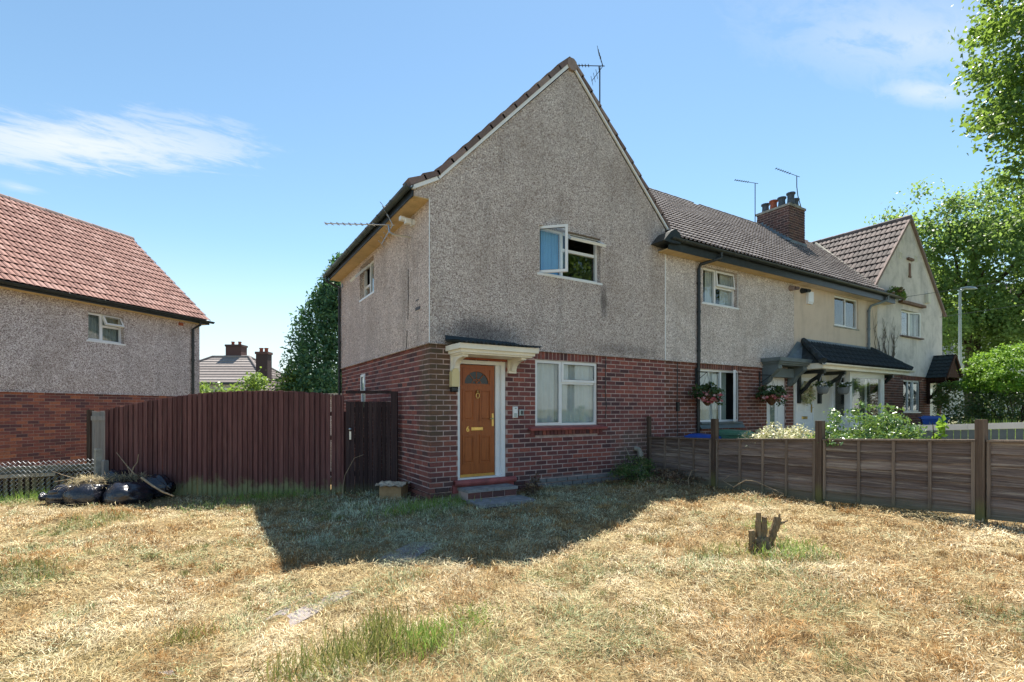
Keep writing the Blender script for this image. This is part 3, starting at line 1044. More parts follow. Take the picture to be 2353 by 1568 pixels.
# worn concrete path of slabs running from the step towards the street
PA, PB = Vector((-3.52, -4.17, 0)), Vector((-0.30, -1.69, 0))
pdir = (PB - PA).normalized()
pnor = Vector((-pdir.y, pdir.x, 0))
path = bpy.data.objects.new('path', None)
COL.objects.link(path)
path['kind'] = 'structure'
npath = 5
plen = (PB - PA).length / npath
for i in range(npath):
    mb = MB()
    q0 = PA + pdir * (i * plen + 0.012)
    q1 = PA + pdir * ((i + 1) * plen - 0.012)
    vs = []
    for q in (q0, q1):
        for s_ in (-0.19, 0.19):
            p = q + pnor * (s_ + random.uniform(-.02, .02))
            zz = float(zg(p.x, p.y)) - 0.002 + random.uniform(-.004, .004)
            vs += [(p.x, p.y, zz), (p.x, p.y, zz - 0.06)]
    mb.add(vs, [(0, 2, 6, 4), (1, 5, 7, 3), (0, 4, 5, 1), (2, 3, 7, 6), (0, 1, 3, 2), (4, 6, 7, 5)])
    mb.build('paving_slab', M['path_slab'], path)

# ------------------------------------------------------------------ house number 6
H6 = thing('end_house', 'end of terrace house with tall pebbledash gable, red brick ground floor and wooden front door', 'house')
I4 = Matrix.Identity(4)
W6 = 5.85
door_hole = (0.53, 0.24, 1.53, 2.47)
win_low = (2.20, 1.22, 3.80, 2.53)
win_up = (2.28, 4.23, 3.86, 5.18)
# mortar backing for the brickwork
mb = MB()
wall_grid(mb, 0.01, W6, -0.3, 2.70, [door_hole, win_low], 0.007, 0.16)
ML = rot_frame((0, 6.45, 0), (0, -1, 0), (1, 0, 0))
small_hole = (6.45 - 4.42, 1.50, 6.45 - 4.05, 2.40)
mbl = MB(ML)
wall_grid(mbl, 0.0, 6.443, -0.9, 2.70, [small_hole], 0.007, 0.16)
mb.v += mbl.v
mb.f += [tuple(i + len(mb.v) - len(mbl.v) for i in f) for f in mbl.f]
mb.build('mortar_bed', M['mortar'], H6)
# plinth is one half brick proud at the bottom
ms6 = []
soldier = [(2.06, 3.92, 2.53, 2.70)]
brick_wall(H6, I4, 0.0, W6, 0.18, 2.70, [door_hole, (win_low[0], win_low[1] - 0.19, win_low[2], win_low[3]), (2.06, 2.53, 3.92, 2.70)], None, None, collect=ms6, soldier=soldier)
brick_wall(H6, Matrix.Translation((0, -0.028, 0)), -0.028, W6, -0.27, 0.18, [(0.40, -0.05, 1.70, 0.3)], None, None, collect=ms6, phase=0.1)
brick_wall(H6, ML, 0.0, 6.45, 0.18, 2.70, [small_hole], None, None, collect=ms6, phase=0.06)
brick_wall(H6, rot_frame((-0.028, 6.45, 0), (0, -1, 0), (1, 0, 0)), 2.0, 6.478, -0.27, 0.18, [], None, None, collect=ms6, phase=0.02)
# brick-on-edge row under the front window sill
for i in range(20):
    a = 2.08 + i * 0.092
    ms6.append(Matrix.Translation((a, -0.035, 1.04)) @ Matrix.Diagonal((0.078, 1, 0.10, 1)))
pieces(H6, 'brick', ms6, BRICKS, M['brick'], I4)

# pebbledash
mb = MB()
wall_grid(mb, -0.02, W6 - 0.004, 2.70, 5.17, [win_up, (-1, -1, -1, -1)], -0.022, 0.14)
mb.prism([(-0.30, 5.17), (W6 - 0.004, 5.17), (W6 - 0.004, 5.74), (3.06, 8.53), (0.15, 5.53), (-0.30, 5.28)], -0.022, 0.14)
# dripping bell-cast edge
mb.prism([(-0.035, 2.682), (W6 - 0.004, 2.682), (W6 - 0.004, 2.70), (-0.035, 2.70)], -0.045, 0.02)
mb.build('pebbledash_front', M['dash'], H6)
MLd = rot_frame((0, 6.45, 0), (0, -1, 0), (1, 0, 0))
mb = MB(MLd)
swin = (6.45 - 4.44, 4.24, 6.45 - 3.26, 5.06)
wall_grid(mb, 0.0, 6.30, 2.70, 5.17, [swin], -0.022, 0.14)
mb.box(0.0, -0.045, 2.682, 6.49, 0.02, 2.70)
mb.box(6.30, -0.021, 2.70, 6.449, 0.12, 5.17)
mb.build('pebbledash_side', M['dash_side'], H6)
mb = MB()
mb.box(-0.026, -0.030, 2.70, -0.014, -0.014, 5.17)
mb.box(W6 - 0.014, -0.029, 2.70, W6 + 0.010, -0.012, 5.17)
mb.build('corner_bead', M['upvc'], H6)
mb = MB()
mb.box(0.14, 6.30, -0.9, W6, 6.45, 5.2)
mb.prism([(0.0, 5.2), (W6, 5.2), (W6, 5.7), (3.06, 8.5), (0.1, 5.5)], 6.30, 6.44)
mb.box(W6 - 0.1, 0.15, -0.3, W6 - 0.004, 6.29, 5.16)
mb.build('back_wall', M['dash_mid'], H6)

# roof: two slopes with tiles, ridge, stepped verge tiles, white verge trim
mb = MB()
AP = (3.06, 8.60)
for y0, y1 in ((-0.03, 6.5),):
    mb.add([(-0.32, y0, 5.30), (0.15, y0, 5.58), (AP[0], y0, AP[1] - 0.02), (5.90, y0, 5.76), (-0.32, y1, 5.30), (0.15, y1, 5.58), (AP[0], y1, AP[1] - 0.02), (5.90, y1, 5.76)],
           [(0, 4, 5, 1), (1, 5, 6, 2), (2, 6, 7, 3)])
mb.build('roof_felt', M['black'], H6)
sl = Vector((AP[0] - 0.15, 0, AP[1] - 5.58))
slen = sl.length
su = sl.normalized()
ms = []
tw, tg = 0.33, 0.335
for c in range(1, 20):
    for r in range(13):
        ms.append((c, r))
ML_roof = roof_matrix((0.15, 6.46, 5.605), (0, -1, 0), su)
tile_roof(H6, ML_roof, 19, 12, tw, slen / 12, DOUBLE_ROLL, 0.045, M['tile_verge'], I4, lambda x, y: x < 6.45, off=0.0, limit=120)
sr = Vector((AP[0] - 5.90, 0, AP[1] - 5.76))
MR_roof = roof_matrix((5.90, 0.0, 5.785), (0, 1, 0), sr.normalized())
tile_roof(H6, MR_roof, 10, 12, tw, sr.length / 12, DOUBLE_ROLL, 0.045, M['tile_verge'], I4, lambda x, y: x < 0.3 + y * 0.84, off=0.0, limit=60)
# bell-cast course at the left eave
mb = MB()
sk = Vector((0.47, 0, 0.28)).normalized()
MK = roof_matrix((-0.36, 6.46, 5.31), (0, -1, 0), sk)
tile_roof(H6, MK, 19, 2, tw, 0.28, DOUBLE_ROLL, 0.045, M['tile_verge'], I4, lambda x, y: x < 6.45, off=0.0, limit=40)
# verge tiles (stepped edge seen from the front)
for side in (0, 1):
    pts = []
    if side == 0:
        o0, u0, nn, L0 = Vector((-0.36, 0, 5.30)), None, 14, None
        segs = [(Vector((-0.36, 0, 5.315)), Vector((0.15, 0, 5.60)), 2), (Vector((0.15, 0, 5.60)), Vector((3.03, 0, 8.62)), 11)]
    else:
        segs = [(Vector((5.93, 0, 5.78)), Vector((3.09, 0, 8.62)), 12)]
    for a, b, n in segs:
        d = (b - a) / n
        u = d.normalized()
        nv = Vector((-u.z, 0, u.x)) if side == 0 else Vector((u.z, 0, -u.x))
        for i in range(n):
            p = a + d * i
            q = a + d * (i + 1.1)
            h0, h1 = (0.115, 0.080) if side == 0 else (0.075, 0.045)
            v = [p, q, q + nv * h1, p + nv * h0]
            m2 = MB()
            vs = [(w.x, -0.075, w.z) for w in v] + [(w.x, 0.22, w.z) for w in v]
            m2.add(vs, [(0, 1, 2, 3), (7, 6, 5, 4), (0, 4, 5, 1), (1, 5, 6, 2), (2, 6, 7, 3), (3, 7, 4, 0)])
            m2.build('verge_tile', M['tile_verge'], H6)
mb = MB()
for a, b in (((-0.33, 5.255), (0.16, 5.535)), ((0.15, 5.53), (3.065, 8.565)), ((3.055, 8.565), (5.90, 5.73))):
    d = Vector((b[0] - a[0], 0, b[1] - a[1])).normalized()
    n = Vector((-d.z, 0, d.x))
    t_ = 0.062 if a[0] < 3 else 0.04
    mb.prism([(a[0], a[1]), (b[0], b[1]), (b[0] + n.x * t_, b[1] + n.z * t_), (a[0] + n.x * t_, a[1] + n.z * t_)], -0.062, -0.0225)
mb.build('verge_trim', M['upvc'], H6)
for i in range(15):
    m2 = MB()
    y = -0.08 + i * 0.45
    path_ = [(3.06, y, 8.565), (3.06, y + 0.46, 8.565)]
    m2.tube(path_, [0.125, 0.118], 10)
    m2.build('ridge_tile', M['tile_verge'], H6)

# eaves on the left: boxed soffit, fascia, gutter, downpipe
mb = MB()
mb.box(-0.31, 0.145, 5.15, -0.023, 6.5, 5.17)
mb.box(-0.30, -0.018, 5.155, -0.02, 0.14, 5.169)
mb.build('soffit', M['soffit'], H6)
mb = MB()
mb.box(-0.335, -0.02, 5.15, -0.312, 6.55, 5.32)
mb.build('fascia', M['black'], H6)
mb = MB()
mb.half_pipe((-0.40, -0.10, 5.315), (-0.40, 6.70, 5.30), 0.068, 10)
for i in range(9):
    mb.half_pipe((-0.40, -0.09 + i * 0.8, 5.317 - i * 0.002), (-0.40, -0.03 + i * 0.8, 5.317 - i * 0.002), 0.075, 10)
mb.build('gutter', M['gutter'], H6)
mb = MB()
mb.tube([(-0.40, 6.50, 5.24), (-0.40, 6.50, 5.12), (-0.07, 6.40, 4.95), (-0.07, 6.40, 2.2), (-0.07, 6.40, -0.4)], 0.035, 10)
for z in (4.6, 3.4, 2.3):
    mb.tube([(-0.07, 6.40, z), (-0.07, 6.40, z + 0.05)], 0.044, 10)
mb.build('downpipe', M['black'], H6)
# right eave return (box gutter end)
mb = MB()
mb.prism([(5.36, 5.30), (5.62, 5.28), (5.90, 5.30), (5.90, 5.52), (5.74, 5.62), (5.60, 5.55)], -0.42, -0.03)
mb.build('gutter_end_box', M['black'], H6)

# windows
window(H6, I4, *win_low, [(0, 0, 0.655, 1.31, 'sash'), (0.655, 0.87, 1.6, 1.31, 'sash'), (0.655, 0, 1.6, 0.87, 'fixed')], setback=0.05, curtain=[(0.04, 0.72, 0.0, 'curtain'), (0.70, 1.56, 0.0, 'curtain')], folds=6.5, label='white three light ground floor window')
window(H6, I4, *win_up, [(0, 0, 0.63, 0.95, 'left', 44), (0.63, 0.58, 1.58, 0.95, 'top', 58), (0.63, 0, 1.58, 0.58, 'fixed')], setback=0.09, sill=0.05, curtain=[(0.06, 0.60, 0.0, 'blind')], folds=13, label='white upstairs window with side and top sashes open')
window(H6, ML, swin[0], swin[1], swin[2], swin[3], [(0, 0.30, 0.5, 0.82, 'top', 45), (0, 0, 0.5, 0.30, 'fixed'), (0.5, 0, 1.18, 0.82, 'fixed')], setback=0.09, sill=0.04, label='side wall window with top sash open')
window(H6, ML, *small_hole, [(0, 0.45, 0.37, 0.9, 'sash'), (0, 0, 0.37, 0.45, 'fixed')], setback=0.0, curtain=[(0.02, 0.35, 0, 'curtain')])
# painted sill
mb = MB()
for i in range(1):
    mb.add([(2.02, -0.105, 1.135), (3.98, -0.105, 1.135), (3.98, 0.10, 1.22), (2.02, 0.10, 1.22), (2.02, -0.115, 1.20 - 0.02), (3.98, -0.115, 1.18), (3.90, 0.05, 1.225), (2.10, 0.05, 1.225)],
           [(0, 1, 5, 4), (4, 5, 6, 7), (0, 3, 2, 1), (0, 4, 7, 3), (1, 2, 6, 5), (2, 3, 7, 6)])
mb.build('painted_sill', M['redpaint'], H6)

# front door
dz0, dz1, dx0, dx1 = 0.32, 2.36, 0.585, 1.33
mb = MB()
mb.box(0.535, 0.02, 0.28, 0.58, 0.14, 2.45)
mb.box(1.44, 0.02, 0.28, 1.525, 0.14, 2.45)
mb.box(0.58, 0.022, 2.37, 1.44, 0.138, 2.45)
mb.box(0.58, 0.015, 0.28, 1.44, 0.14, 0.312)
mb.box(1.345, 0.075, 0.312, 1.438, 0.136, 2.37)
mb.build('door_frame', M['upvc'], H6)
DY = 0.09
door = MB()
# slab with raised panel mouldings around an arched light
door.box(dx0, DY, dz0, dx1, DY + 0.044, 2.02)
door.box(dx0, DY, 2.02, dx0 + 0.11, DY + 0.044, dz1)
door.box(dx1 - 0.11, DY, 2.02, dx1, DY + 0.044, dz1)
door.box(dx0 + 0.11, DY, 2.275, dx1 - 0.11, DY + 0.044, dz1)
# spandrels of the fanlight
cx_, cr = (dx0 + dx1) / 2, 0.262
for sgn in (-1, 1):
    poly = [(cx_ + sgn * 0.265, 2.02)] + [(cx_ + sgn * cr * math.cos(w), 2.02 + 0.235 * math.sin(w)) for w in np.linspace(0, math.pi / 2, 9)] + [(cx_, 2.276), (cx_ + sgn * 0.265, 2.276)]
    if sgn < 0:
        poly = poly[::-1]
    door.prism(poly, DY + 0.002, DY + 0.042)
dl = door.build('front_door', M['oak'], H6, label='oak effect front door with fanlight and brass fittings')
pm = MB()
for (a, b_, c, d) in ((0.665, 1.335, 0.905, 1.92), (1.01, 1.335, 1.25, 1.92), (0.665, 0.55, 0.905, 1.08), (1.01, 0.55, 1.25, 1.08)):
    bar_frame(pm, a, b_, c, d, 0.026, DY - 0.012, DY + 0.002)
    pm.cham(a + 0.045, DY - 0.009, b_ + 0.045, c - 0.045, DY + 0.002, d - 0.045, 0.008)
    pm.build('door_panel', M['oak'], dl)
    pm = MB()
bar_frame(pm, 0.665, 1.985, 1.25, 2.30, 0.022, DY - 0.010, DY + 0.002)
pm.build('fanlight_frame', M['oak'], dl)
g = MB()
g.prism([(cx_ - cr, 2.02)] + [(cx_ + cr * math.cos(w), 2.02 + 0.235 * math.sin(w)) for w in np.linspace(0, math.pi, 15)][0:15], DY + 0.018, DY + 0.024)
g.build('fanlight_pane', M['dark_glass'], dl)
g = MB()
for w in (0.9, 1.57, 2.24):
    g.tube([(cx_, DY + 0.014, 2.03), (cx_ + 0.25 * math.cos(w), DY + 0.014, 2.03 + 0.22 * math.sin(w))], 0.007, 5)
g.tube([(cx_ + 0.09 * math.cos(w), DY + 0.014, 2.025 + 0.08 * math.sin(w)) for w in np.linspace(0, math.pi, 9)], 0.007, 5)
g.tube([(cx_ + 0.255 * math.cos(w), DY + 0.010, 2.025 + 0.228 * math.sin(w)) for w in np.linspace(0, math.pi, 15)], 0.011, 5)
g.build('fanlight_bars', M['oak'], dl)
g = MB()
g.box(cx_ - 0.3, DY + 0.10, 1.95, cx_ + 0.3, DY + 0.11, 2.35)
g.build('hall_shade', M['room'], H6)
g = MB()
g.box(dx0, DY - 0.014, dz0 - 0.004, dx1, DY + 0.01, dz0 + 0.045)
g.build('weather_bar', M['brass'], dl)
g = MB()
g.cham(0.845, DY - 0.016, 1.155, 1.085, DY + 0.001, 1.225, 0.008)
g.build('letterbox', M['brass'], dl)
g = MB()
g.box(1.268, DY - 0.012, 1.235, 1.308, DY + 0.001, 1.47)
g.tube([(1.288, DY - 0.01, 1.375), (1.288, DY - 0.05, 1.375), (1.20, DY - 0.052, 1.37)], 0.011, 6)
g.build('door_handle', M['brass'], dl)
g = MB()
g.lathe([(0.0, 0), (0.022, 0.004), (0.03, 0.02), (0.018, 0.045), (0.012, 0.06), (0.0, 0.07)], (0.958, DY - 0.02, 1.84), 8)
g.tube([(0.958 + 0.034 * math.cos(w), DY - 0.035, 1.80 + 0.048 * math.sin(w)) for w in np.linspace(0, 2 * math.pi, 13)], 0.007, 5)
g.build('door_knocker', M['brass'], dl)
cu = bpy.data.curves.new('house_number', 'FONT')
cu.body = '6'
cu.size = 0.135
cu.extrude = 0.004
cu.offset = 0.003
tmp = bpy.data.objects.new('house_number', cu)
COL.objects.link(tmp)
bpy.context.view_layer.update()
cme = bpy.data.meshes.new_from_object(tmp.evaluated_get(bpy.context.evaluated_depsgraph_get()))
bpy.data.objects.remove(tmp)
cme.materials.clear()
cme.materials.append(M['brass'])
o = link('house_number', cme, dl, Matrix.Translation((0.735, DY - 0.006, 1.145)) @ Matrix.Rotation(R(90), 4, 'X'))

# painted red threshold
mb = MB()
mb.tube([(0.44, -0.06, 0.235), (1.70, -0.06, 0.235)], 0.055, 12)
mb.box(0.44, -0.06, 0.20, 1.70, 0.13, 0.275)
mb.box(0.42, -0.045, 0.06, 1.68, 0.02, 0.199)
mb.build('threshold', M['redpaint'], H6)

# canopy over the door
can = MB()
steps = [(2.485, 2.512, 0.085), (2.512, 2.565, 0.05), (2.565, 2.655, 0.0)]
x0c, x1c = 0.28, 1.87
for za, zb, ins in steps:
    can.box(x0c + ins, -0.60 + ins, za + 0.0005, x1c - ins, -0.024, zb)
canopy = can.build('door_canopy', M['cream'], H6)
rf = MB()
nw = 20
n = nw * 6
vs = []
for i in range(n + 1):
    x = x0c - 0.025 + (x1c - x0c + 0.05) * i / n
    w = 0.016 * math.cos(2 * math.pi * nw * i / n)
    vs += [(x, -0.645, 2.678 + w), (x, -0.048, 2.745 + w), (x, -0.645, 2.664 + w)]
fs = []
for i in range(n):
    fs += [(3 * i, 3 * i + 3, 3 * i + 4, 3 * i + 1), (3 * i + 2, 3 * i + 5, 3 * i + 3, 3 * i)]
rf.add(vs, fs)
rf.build('corrugated_sheet', M['slate'], canopy)
fl = MB()
fl.add([(0.27, -0.05, 2.765), (1.88, -0.05, 2.765), (1.70, -0.026, 2.815), (0.27, -0.026, 2.85), (0.30, -0.36, 2.738), (1.6, -0.36, 2.738)], [(4, 5, 1, 0), (0, 1, 2, 3)])
fl.build('roof_flashing', M['black'], canopy)
for xb in (0.455, 1.635):
    m2 = MB()
    m2.box(xb - 0.075, -0.045, 2.275, xb + 0.075, -0.001, 2.483)
    m2.box(xb - 0.082, -0.075, 2.225, xb + 0.082, -0.001, 2.274)
    pts2 = [(-0.046, 2.262), (-0.12, 2.265), (-0.13, 2.305), (-0.155, 2.35), (-0.205, 2.395), (-0.285, 2.425), (-0.40, 2.44), (-0.46, 2.445), (-0.46, 2.4845), (-0.046, 2.4845)]
    vs = [(xb - 0.05, y, z) for y, z in pts2] + [(xb + 0.05, y, z) for y, z in pts2]
    k = len(pts2)
    m2.add(vs, [tuple(range(k)), tuple(reversed(range(k, 2 * k)))] + [(i, i + k, (i + 1) % k + k, (i + 1) % k) for i in range(k)])
    m2.build('corbel', M['cream'], canopy)
m2 = MB()
m2.box(0.54, -0.004, 2.452, 1.53, 0.10, 2.484)
m2.build('lintel_board', M['terracotta'], H6)

# small fittings on the house
lamp = MB()
lamp.box(0.36, -0.13, 1.945, 0.50, -0.012, 2.20)
lamp.prism([(0.36, 2.20), (0.50, 2.20), (0.47, 2.25), (0.43, 2.265), (0.39, 2.25)], -0.13, -0.012)
tl = thing('wall_light', 'cream bulkhead wall light with black base beside the wooden door', 'light', (0, 0, 0))
lamp.build('diffuser', M['lampshade'], tl)
lb = MB()
lb.cham(0.375, -0.115, 1.855, 0.49, -0.008, 1.944, 0.02)
lb.build('base', M['black'], tl)
ti = thing('door_intercom', 'white and grey entry intercom on the brick right of the wooden door', 'intercom')
lb = MB()
lb.cham(1.672, -0.03, 1.385, 1.782, -0.002, 1.60, 0.008)
lb.build('case', M['upvc'], ti)
lb = MB()
lb.box(1.694, -0.034, 1.40, 1.762, -0.031, 1.475)
lb.cham(1.705, -0.037, 1.555, 1.75, -0.031, 1.58, 0.004)
lb.build('speaker_panel', M['pole'], ti)
tk = thing('key_safe', 'small grey key safe beside the entry intercom', 'key safe')
lb = MB()
lb.cham(1.81, -0.045, 1.425, 1.91, -0.002, 1.545, 0.01)
lb.build('case', M['pole'], tk)
lb = MB()
for q in range(3):
    lb.box(1.835 + 0.02 * q, -0.05, 1.45, 1.848 + 0.02 * q, -0.0455, 1.52)
lb.build('buttons', M['black'], tk)
tsl = thing('security_light', 'white twin security light high on the side wall under the eaves', 'light')
lb = MB()
lb.box(-0.07, 0.66, 4.93, -0.023, 0.78, 5.03)
lb.cham(-0.20, 0.66, 4.94, -0.08, 0.72, 5.04, 0.01)
lb.cham(-0.16, 0.74, 4.98, -0.075, 0.86, 5.06, 0.01)
lb.cham(-0.28, 0.70, 5.0, -0.19, 0.80, 5.07, 0.01)
lb.build('lamp_head', M['upvc'], tsl)
for (a, b_, c, d, nm) in ((0.40, 0.62, 3.345, 3.40, 'wall_vent'), (0.47, 0.60, 3.52, 3.535, 'wall_vent'), (6.20, 6.28, 4.93, 5.03, 'wall_vent')):
    lb = MB()
    lb.box(-0.032, a, c, -0.0235, b_, d)
    lb.build(nm, M['black'], H6)
lb = MB()
lb.tube([(-0.028, 1.0, 4.2), (-0.028, 1.0, 3.6), (-0.028, 1.02, 3.25)], 0.006, 5)
lb.tube([(-0.028, 1.06, 3.05), (-0.03, 1.09, 2.72), (-0.05, 1.09, 2.66)], 0.007, 5)
lb.tube([(4.02, -0.012, 2.66), (4.0, -0.014, 2.0), (4.03, -0.014, 1.6), (4.0, -0.014, 1.35)], 0.008, 5)
lb.build('loose_cable', M['black'], H6)

# front steps of grey slabs on brick risers
ST = thing('front_steps', 'two grey slab steps with brick risers below the front door', 'steps')
lb = MB()
lb.box(0.50, -0.44, 0.115, 1.02, -0.03, 0.165)
lb.build('paving_slab', M['slab'], ST)
lb = MB()
lb.box(1.03, -0.44, 0.113, 1.52, -0.03, 0.163)
lb.build('paving_slab', M['slab'], ST)
lb = MB()
lb.box(0.50, -0.93, -0.060, 1.06, -0.40, -0.008)
lb.build('paving_slab', M['slab'], ST)
lb = MB()
lb.box(1.07, -0.93, -0.062, 1.58, -0.40, -0.010)
lb.build('paving_slab', M['slab'], ST)
lb = MB()
lb.box(0.52, -0.415, -0.03, 1.50, -0.05, 0.113)
lb.box(0.52, -0.90, -0.30, 1.56, -0.42, -0.062)
lb.build('mortar_bed', M['mortar'], ST)
mm = []
for i in range(4):
    mm.append(Matrix.Translation((0.525 + i * 0.245, -0.425, 0.005)) @ Matrix.Diagonal((0.232, 1, 0.10, 1)))
    mm.append(Matrix.Translation((0.525 + i * 0.26, -0.912, -0.152)) @ Matrix.Diagonal((0.247, 1, 0.085, 1)))
pieces(ST, 'brick', mm, BRICKS, M['brick'], I4)


# ------------------------------------------------------------------ aerials
def yagi(label, base, mast, boom_dir, boom_len, n_el, mat, pole_path=None, refl=True, el=0.11):
    t = thing('tv_aerial', label, 'aerial', base, 0, 'television aerials')
    p = MB()
    b0 = Vector(base)
    p.tube([Vector(q) - b0 for q in pole_path], 0.017, 6)
    p.build('mast', M[mat], t)
    top = Vector(pole_path[-1]) - b0
    d = Vector(boom_dir).normalized()
    s = d.cross(Vector((0, 0, 1))).normalized()
    u = s.cross(d)
    p = MB()
    p.tube([top - d * 0.12, top + d * boom_len], 0.010, 6)
    p.build('boom', M[mat], t)
    for i in range(n_el):
        p = MB()
        c = top + d * (0.28 + (boom_len - 0.30) * i / (n_el - 1))
        p.tube([c - s * el, c + s * el], 0.008, 5)
        p.tube([c - u * el * 0.35, c + u * el * 0.35], 0.007, 5)
        p.build('element', M[mat], t)
    if refl:
        for sg in (-1, 1):
            p = MB()
            c = top - d * 0.08
            v = (u * sg + d * 0.55).normalized()
            p.tube([c, c + v * 0.42], 0.008, 5)
            for k in range(4):
                q = c + v * (0.14 + 0.09 * k)
                p.tube([q - s * 0.18, q + s * 0.18], 0.006, 5)
            p.build('reflector', M[mat], t)
    return t

yagi('long tv aerial on a bent bracket on the side wall under the left eave', (0, 0.91, 4.78), None, (-1.04, 0.71, 0.05), 1.22, 9, 'steel',
     [(-0.02, 0.91, 4.78), (-0.28, 1.0, 4.80), (-0.36, 1.08, 4.86), (-0.36, 1.15, 5.02)], el=0.075)
yagi('tv aerial on a tall mast above the peak of the tall pebbledash gable', (4.92, 1.2, 6.6), None, (-0.55, 0.62, 0.18), 0.85, 8, 'darkmetal',
     [(4.92, 1.2, 6.6), (4.92, 1.2, 9.93)], el=0.06)

# ------------------------------------------------------------------ middle house (shares the roof with its neighbour)
EY, EZ, RY, RZ = -0.34, 5.44, 3.25, 8.50
UPV = Vector((0, RY - EY, RZ - EZ))
ULEN = UPV.length
UPV = UPV.normalized()


def val6(z):
    return 3.06 + (8.6 - z) / 0.996


def val4(z):
    return 18.85 - (8.6 - z) / 1.03


def roof_part(root, xa, xb, mat, limit=300):
    g = MB()
    g.add([(xa, EY + 0.03, EZ - 0.02), (xb, EY + 0.03, EZ - 0.02), (xb, RY, RZ - 0.02), (xa, RY, RZ - 0.02), (xa, 6.5, 5.7), (xb, 6.5, 5.7)], [(0, 1, 2, 3), (3, 2, 5, 4)])
    g.build('roof_felt', M['black'], root)
    rows = 20
    gauge = ULEN / rows
    w = 0.30
    M4 = roof_matrix((xa, EY, EZ + 0.005), (1, 0, 0), UPV)
    n = int((xb - xa) / w) + 1

    def keep(x, y):
        z = EZ + y * UPV.z
        X = xa + x
        return X < min(xb, val4(z) + 0.05) and X > 5.85
    tile_roof(root, M4, n, rows, w, gauge, DOUBLE_ROLL, 0.055, mat, I4, keep, off=0.0, limit=limit)
    for i in range(int((xb - xa) / 0.45)):
        m2 = MB()
        x = xa + i * 0.45
        m2.tube([(x, RY, RZ + 0.0), (x + 0.455, RY, RZ + 0.0)], [0.115, 0.108], 10)
        m2.build('ridge_tile', mat, root)


def eaves(root, xa, xb, soff=True, gx0=None, gx1=None):
    if soff:
        g = MB()
        g.box(xa, -0.31, 5.168, xb, -0.026, 5.185)
        g.build('soffit', M['soffit'], root)
    g = MB()
    g.box(xa, -0.335, 5.165, xb, -0.311, 5.43)
    g.build('fascia', M['black'], root)
    g = MB()
    g.half_pipe((gx0 or xa, -0.40, 5.41), (gx1 or xb, -0.40, 5.405), 0.068, 10)
    for i in range(int((xb - xa) / 0.9)):
        g.half_pipe((xa + 0.4 + 0.9 * i, -0.40, 5.413), (xa + 0.47 + 0.9 * i, -0.40, 5.413), 0.075, 10)
    g.build('gutter', M['black'], root)


HM = thing('middle_house', 'mid terrace house in pale pebbledash with a grey canopy over its white door', 'house', (0, 0, 0), 0)
XA, XB = 5.85, 11.23
w2u = (7.20, 4.20, 8.58, 5.10)
w2l = (7.12, 1.23, 8.68, 2.55)
d2 = (9.92, 0.15, 10.86, 2.44)
mb = MB()
wall_grid(mb, XA + 0.004, XB, -0.4, 2.70, [w2l, d2], 0.007, 0.16)
mb.build('mortar_bed', M['mortar'], HM)
mm = []
brick_wall(HM, I4, XA, XB, 0.0, 2.70, [(w2l[0], w2l[1] - 0.04, w2l[2], w2l[3]), d2, (7.0, 2.55, 8.8, 2.70)], None, None, collect=mm, soldier=[(7.0, 8.8, 2.55, 2.70)])
pieces(HM, 'brick', mm, BRICKS, M['brick_mid'], I4)
mb = MB()
wall_grid(mb, XA, XB, 2.70, 5.18, [w2u], -0.020, 0.14)
mb.box(XA, -0.042, 2.683, XB, 0.02, 2.70)
mb.build('pebbledash_front', M['dash_mid'], HM)
mb = MB()
mb.box(8.582, -0.028, 4.20, 8.594, -0.012, 5.10)
mb.build('corner_bead', M['upvc'], HM)
mb = MB()
mb.box(XA + 0.004, 6.30, -0.9, XB, 6.45, 5.7)
mb.build('back_wall', M['dash_mid'], HM)
roof_part(HM, 5.9, XB, M['tile_grey'])
eaves(HM, 5.60, XB, True)
window(HM, I4, *w2u, [(0, 0, 0.60, 0.9, 'fixed'), (0.60, 0.47, 1.38, 0.9, 'top', 6), (0.60, 0, 1.38, 0.47, 'fixed')], setback=0.09, sill=0.05, curtain=[(0.35, 0.62, 0.0, 'curtain'), (0.9, 1.33, 0, 'curtain')], label='white upstairs window of three lights')
window(HM, I4, *w2l, [(0, 0.83, 0.86, 1.32, 'fixed'), (0, 0, 0.86, 0.83, 'fixed'), (0.86, 0, 1.56, 1.32, 'right', 30)], setback=0.05, sill=0.05, sillmat='greywood', sill_out=0.08, curtain=[(0.05, 0.84, 0.0, 'curtain'), (1.0, 1.2, 0, 'curtain_green')], label='ground floor window with its right sash open')
# grey sloping sill apron
mb = MB()
mb.add([(7.02, -0.12, 1.07), (8.78, -0.12, 1.07), (8.78, -0.04, 1.18), (7.02, -0.04, 1.18), (7.02, 0.0, 1.07), (8.78, 0.0, 1.07)], [(0, 1, 2, 3), (0, 4, 5, 1)])
mb.build('sill_apron', M['greywood'], HM)
# door
mb = MB()
bar_frame(mb, 9.925, 0.2, 10.855, 2.44, 0.06, 0.05, 0.12)
dr = mb.build('front_door', M['upvc'], HM)
mb = MB()
mb.box(9.99, 0.07, 0.26, 10.79, 0.115, 2.375)
mb.box(10.54, 0.055, 0.262, 10.79, 0.069, 2.373)
mb.build('door_leaf', M['upvc'], dr)
mb = MB()
mb.box(10.17, 0.060, 0.75, 10.40, 0.068, 2.08)
mb.build('pane', M['glass'], dr)
mb = MB()
mb.box(10.175, 0.0685, 0.755, 10.395, 0.0695, 2.075)
mb.build('obscure_backing', M['curtain_green'], dr)
mb = MB()
bar_frame(mb, 10.14, 0.72, 10.43, 2.11, 0.03, 0.058, 0.0695)
mb.build('glazing_bead', M['upvc'], dr)
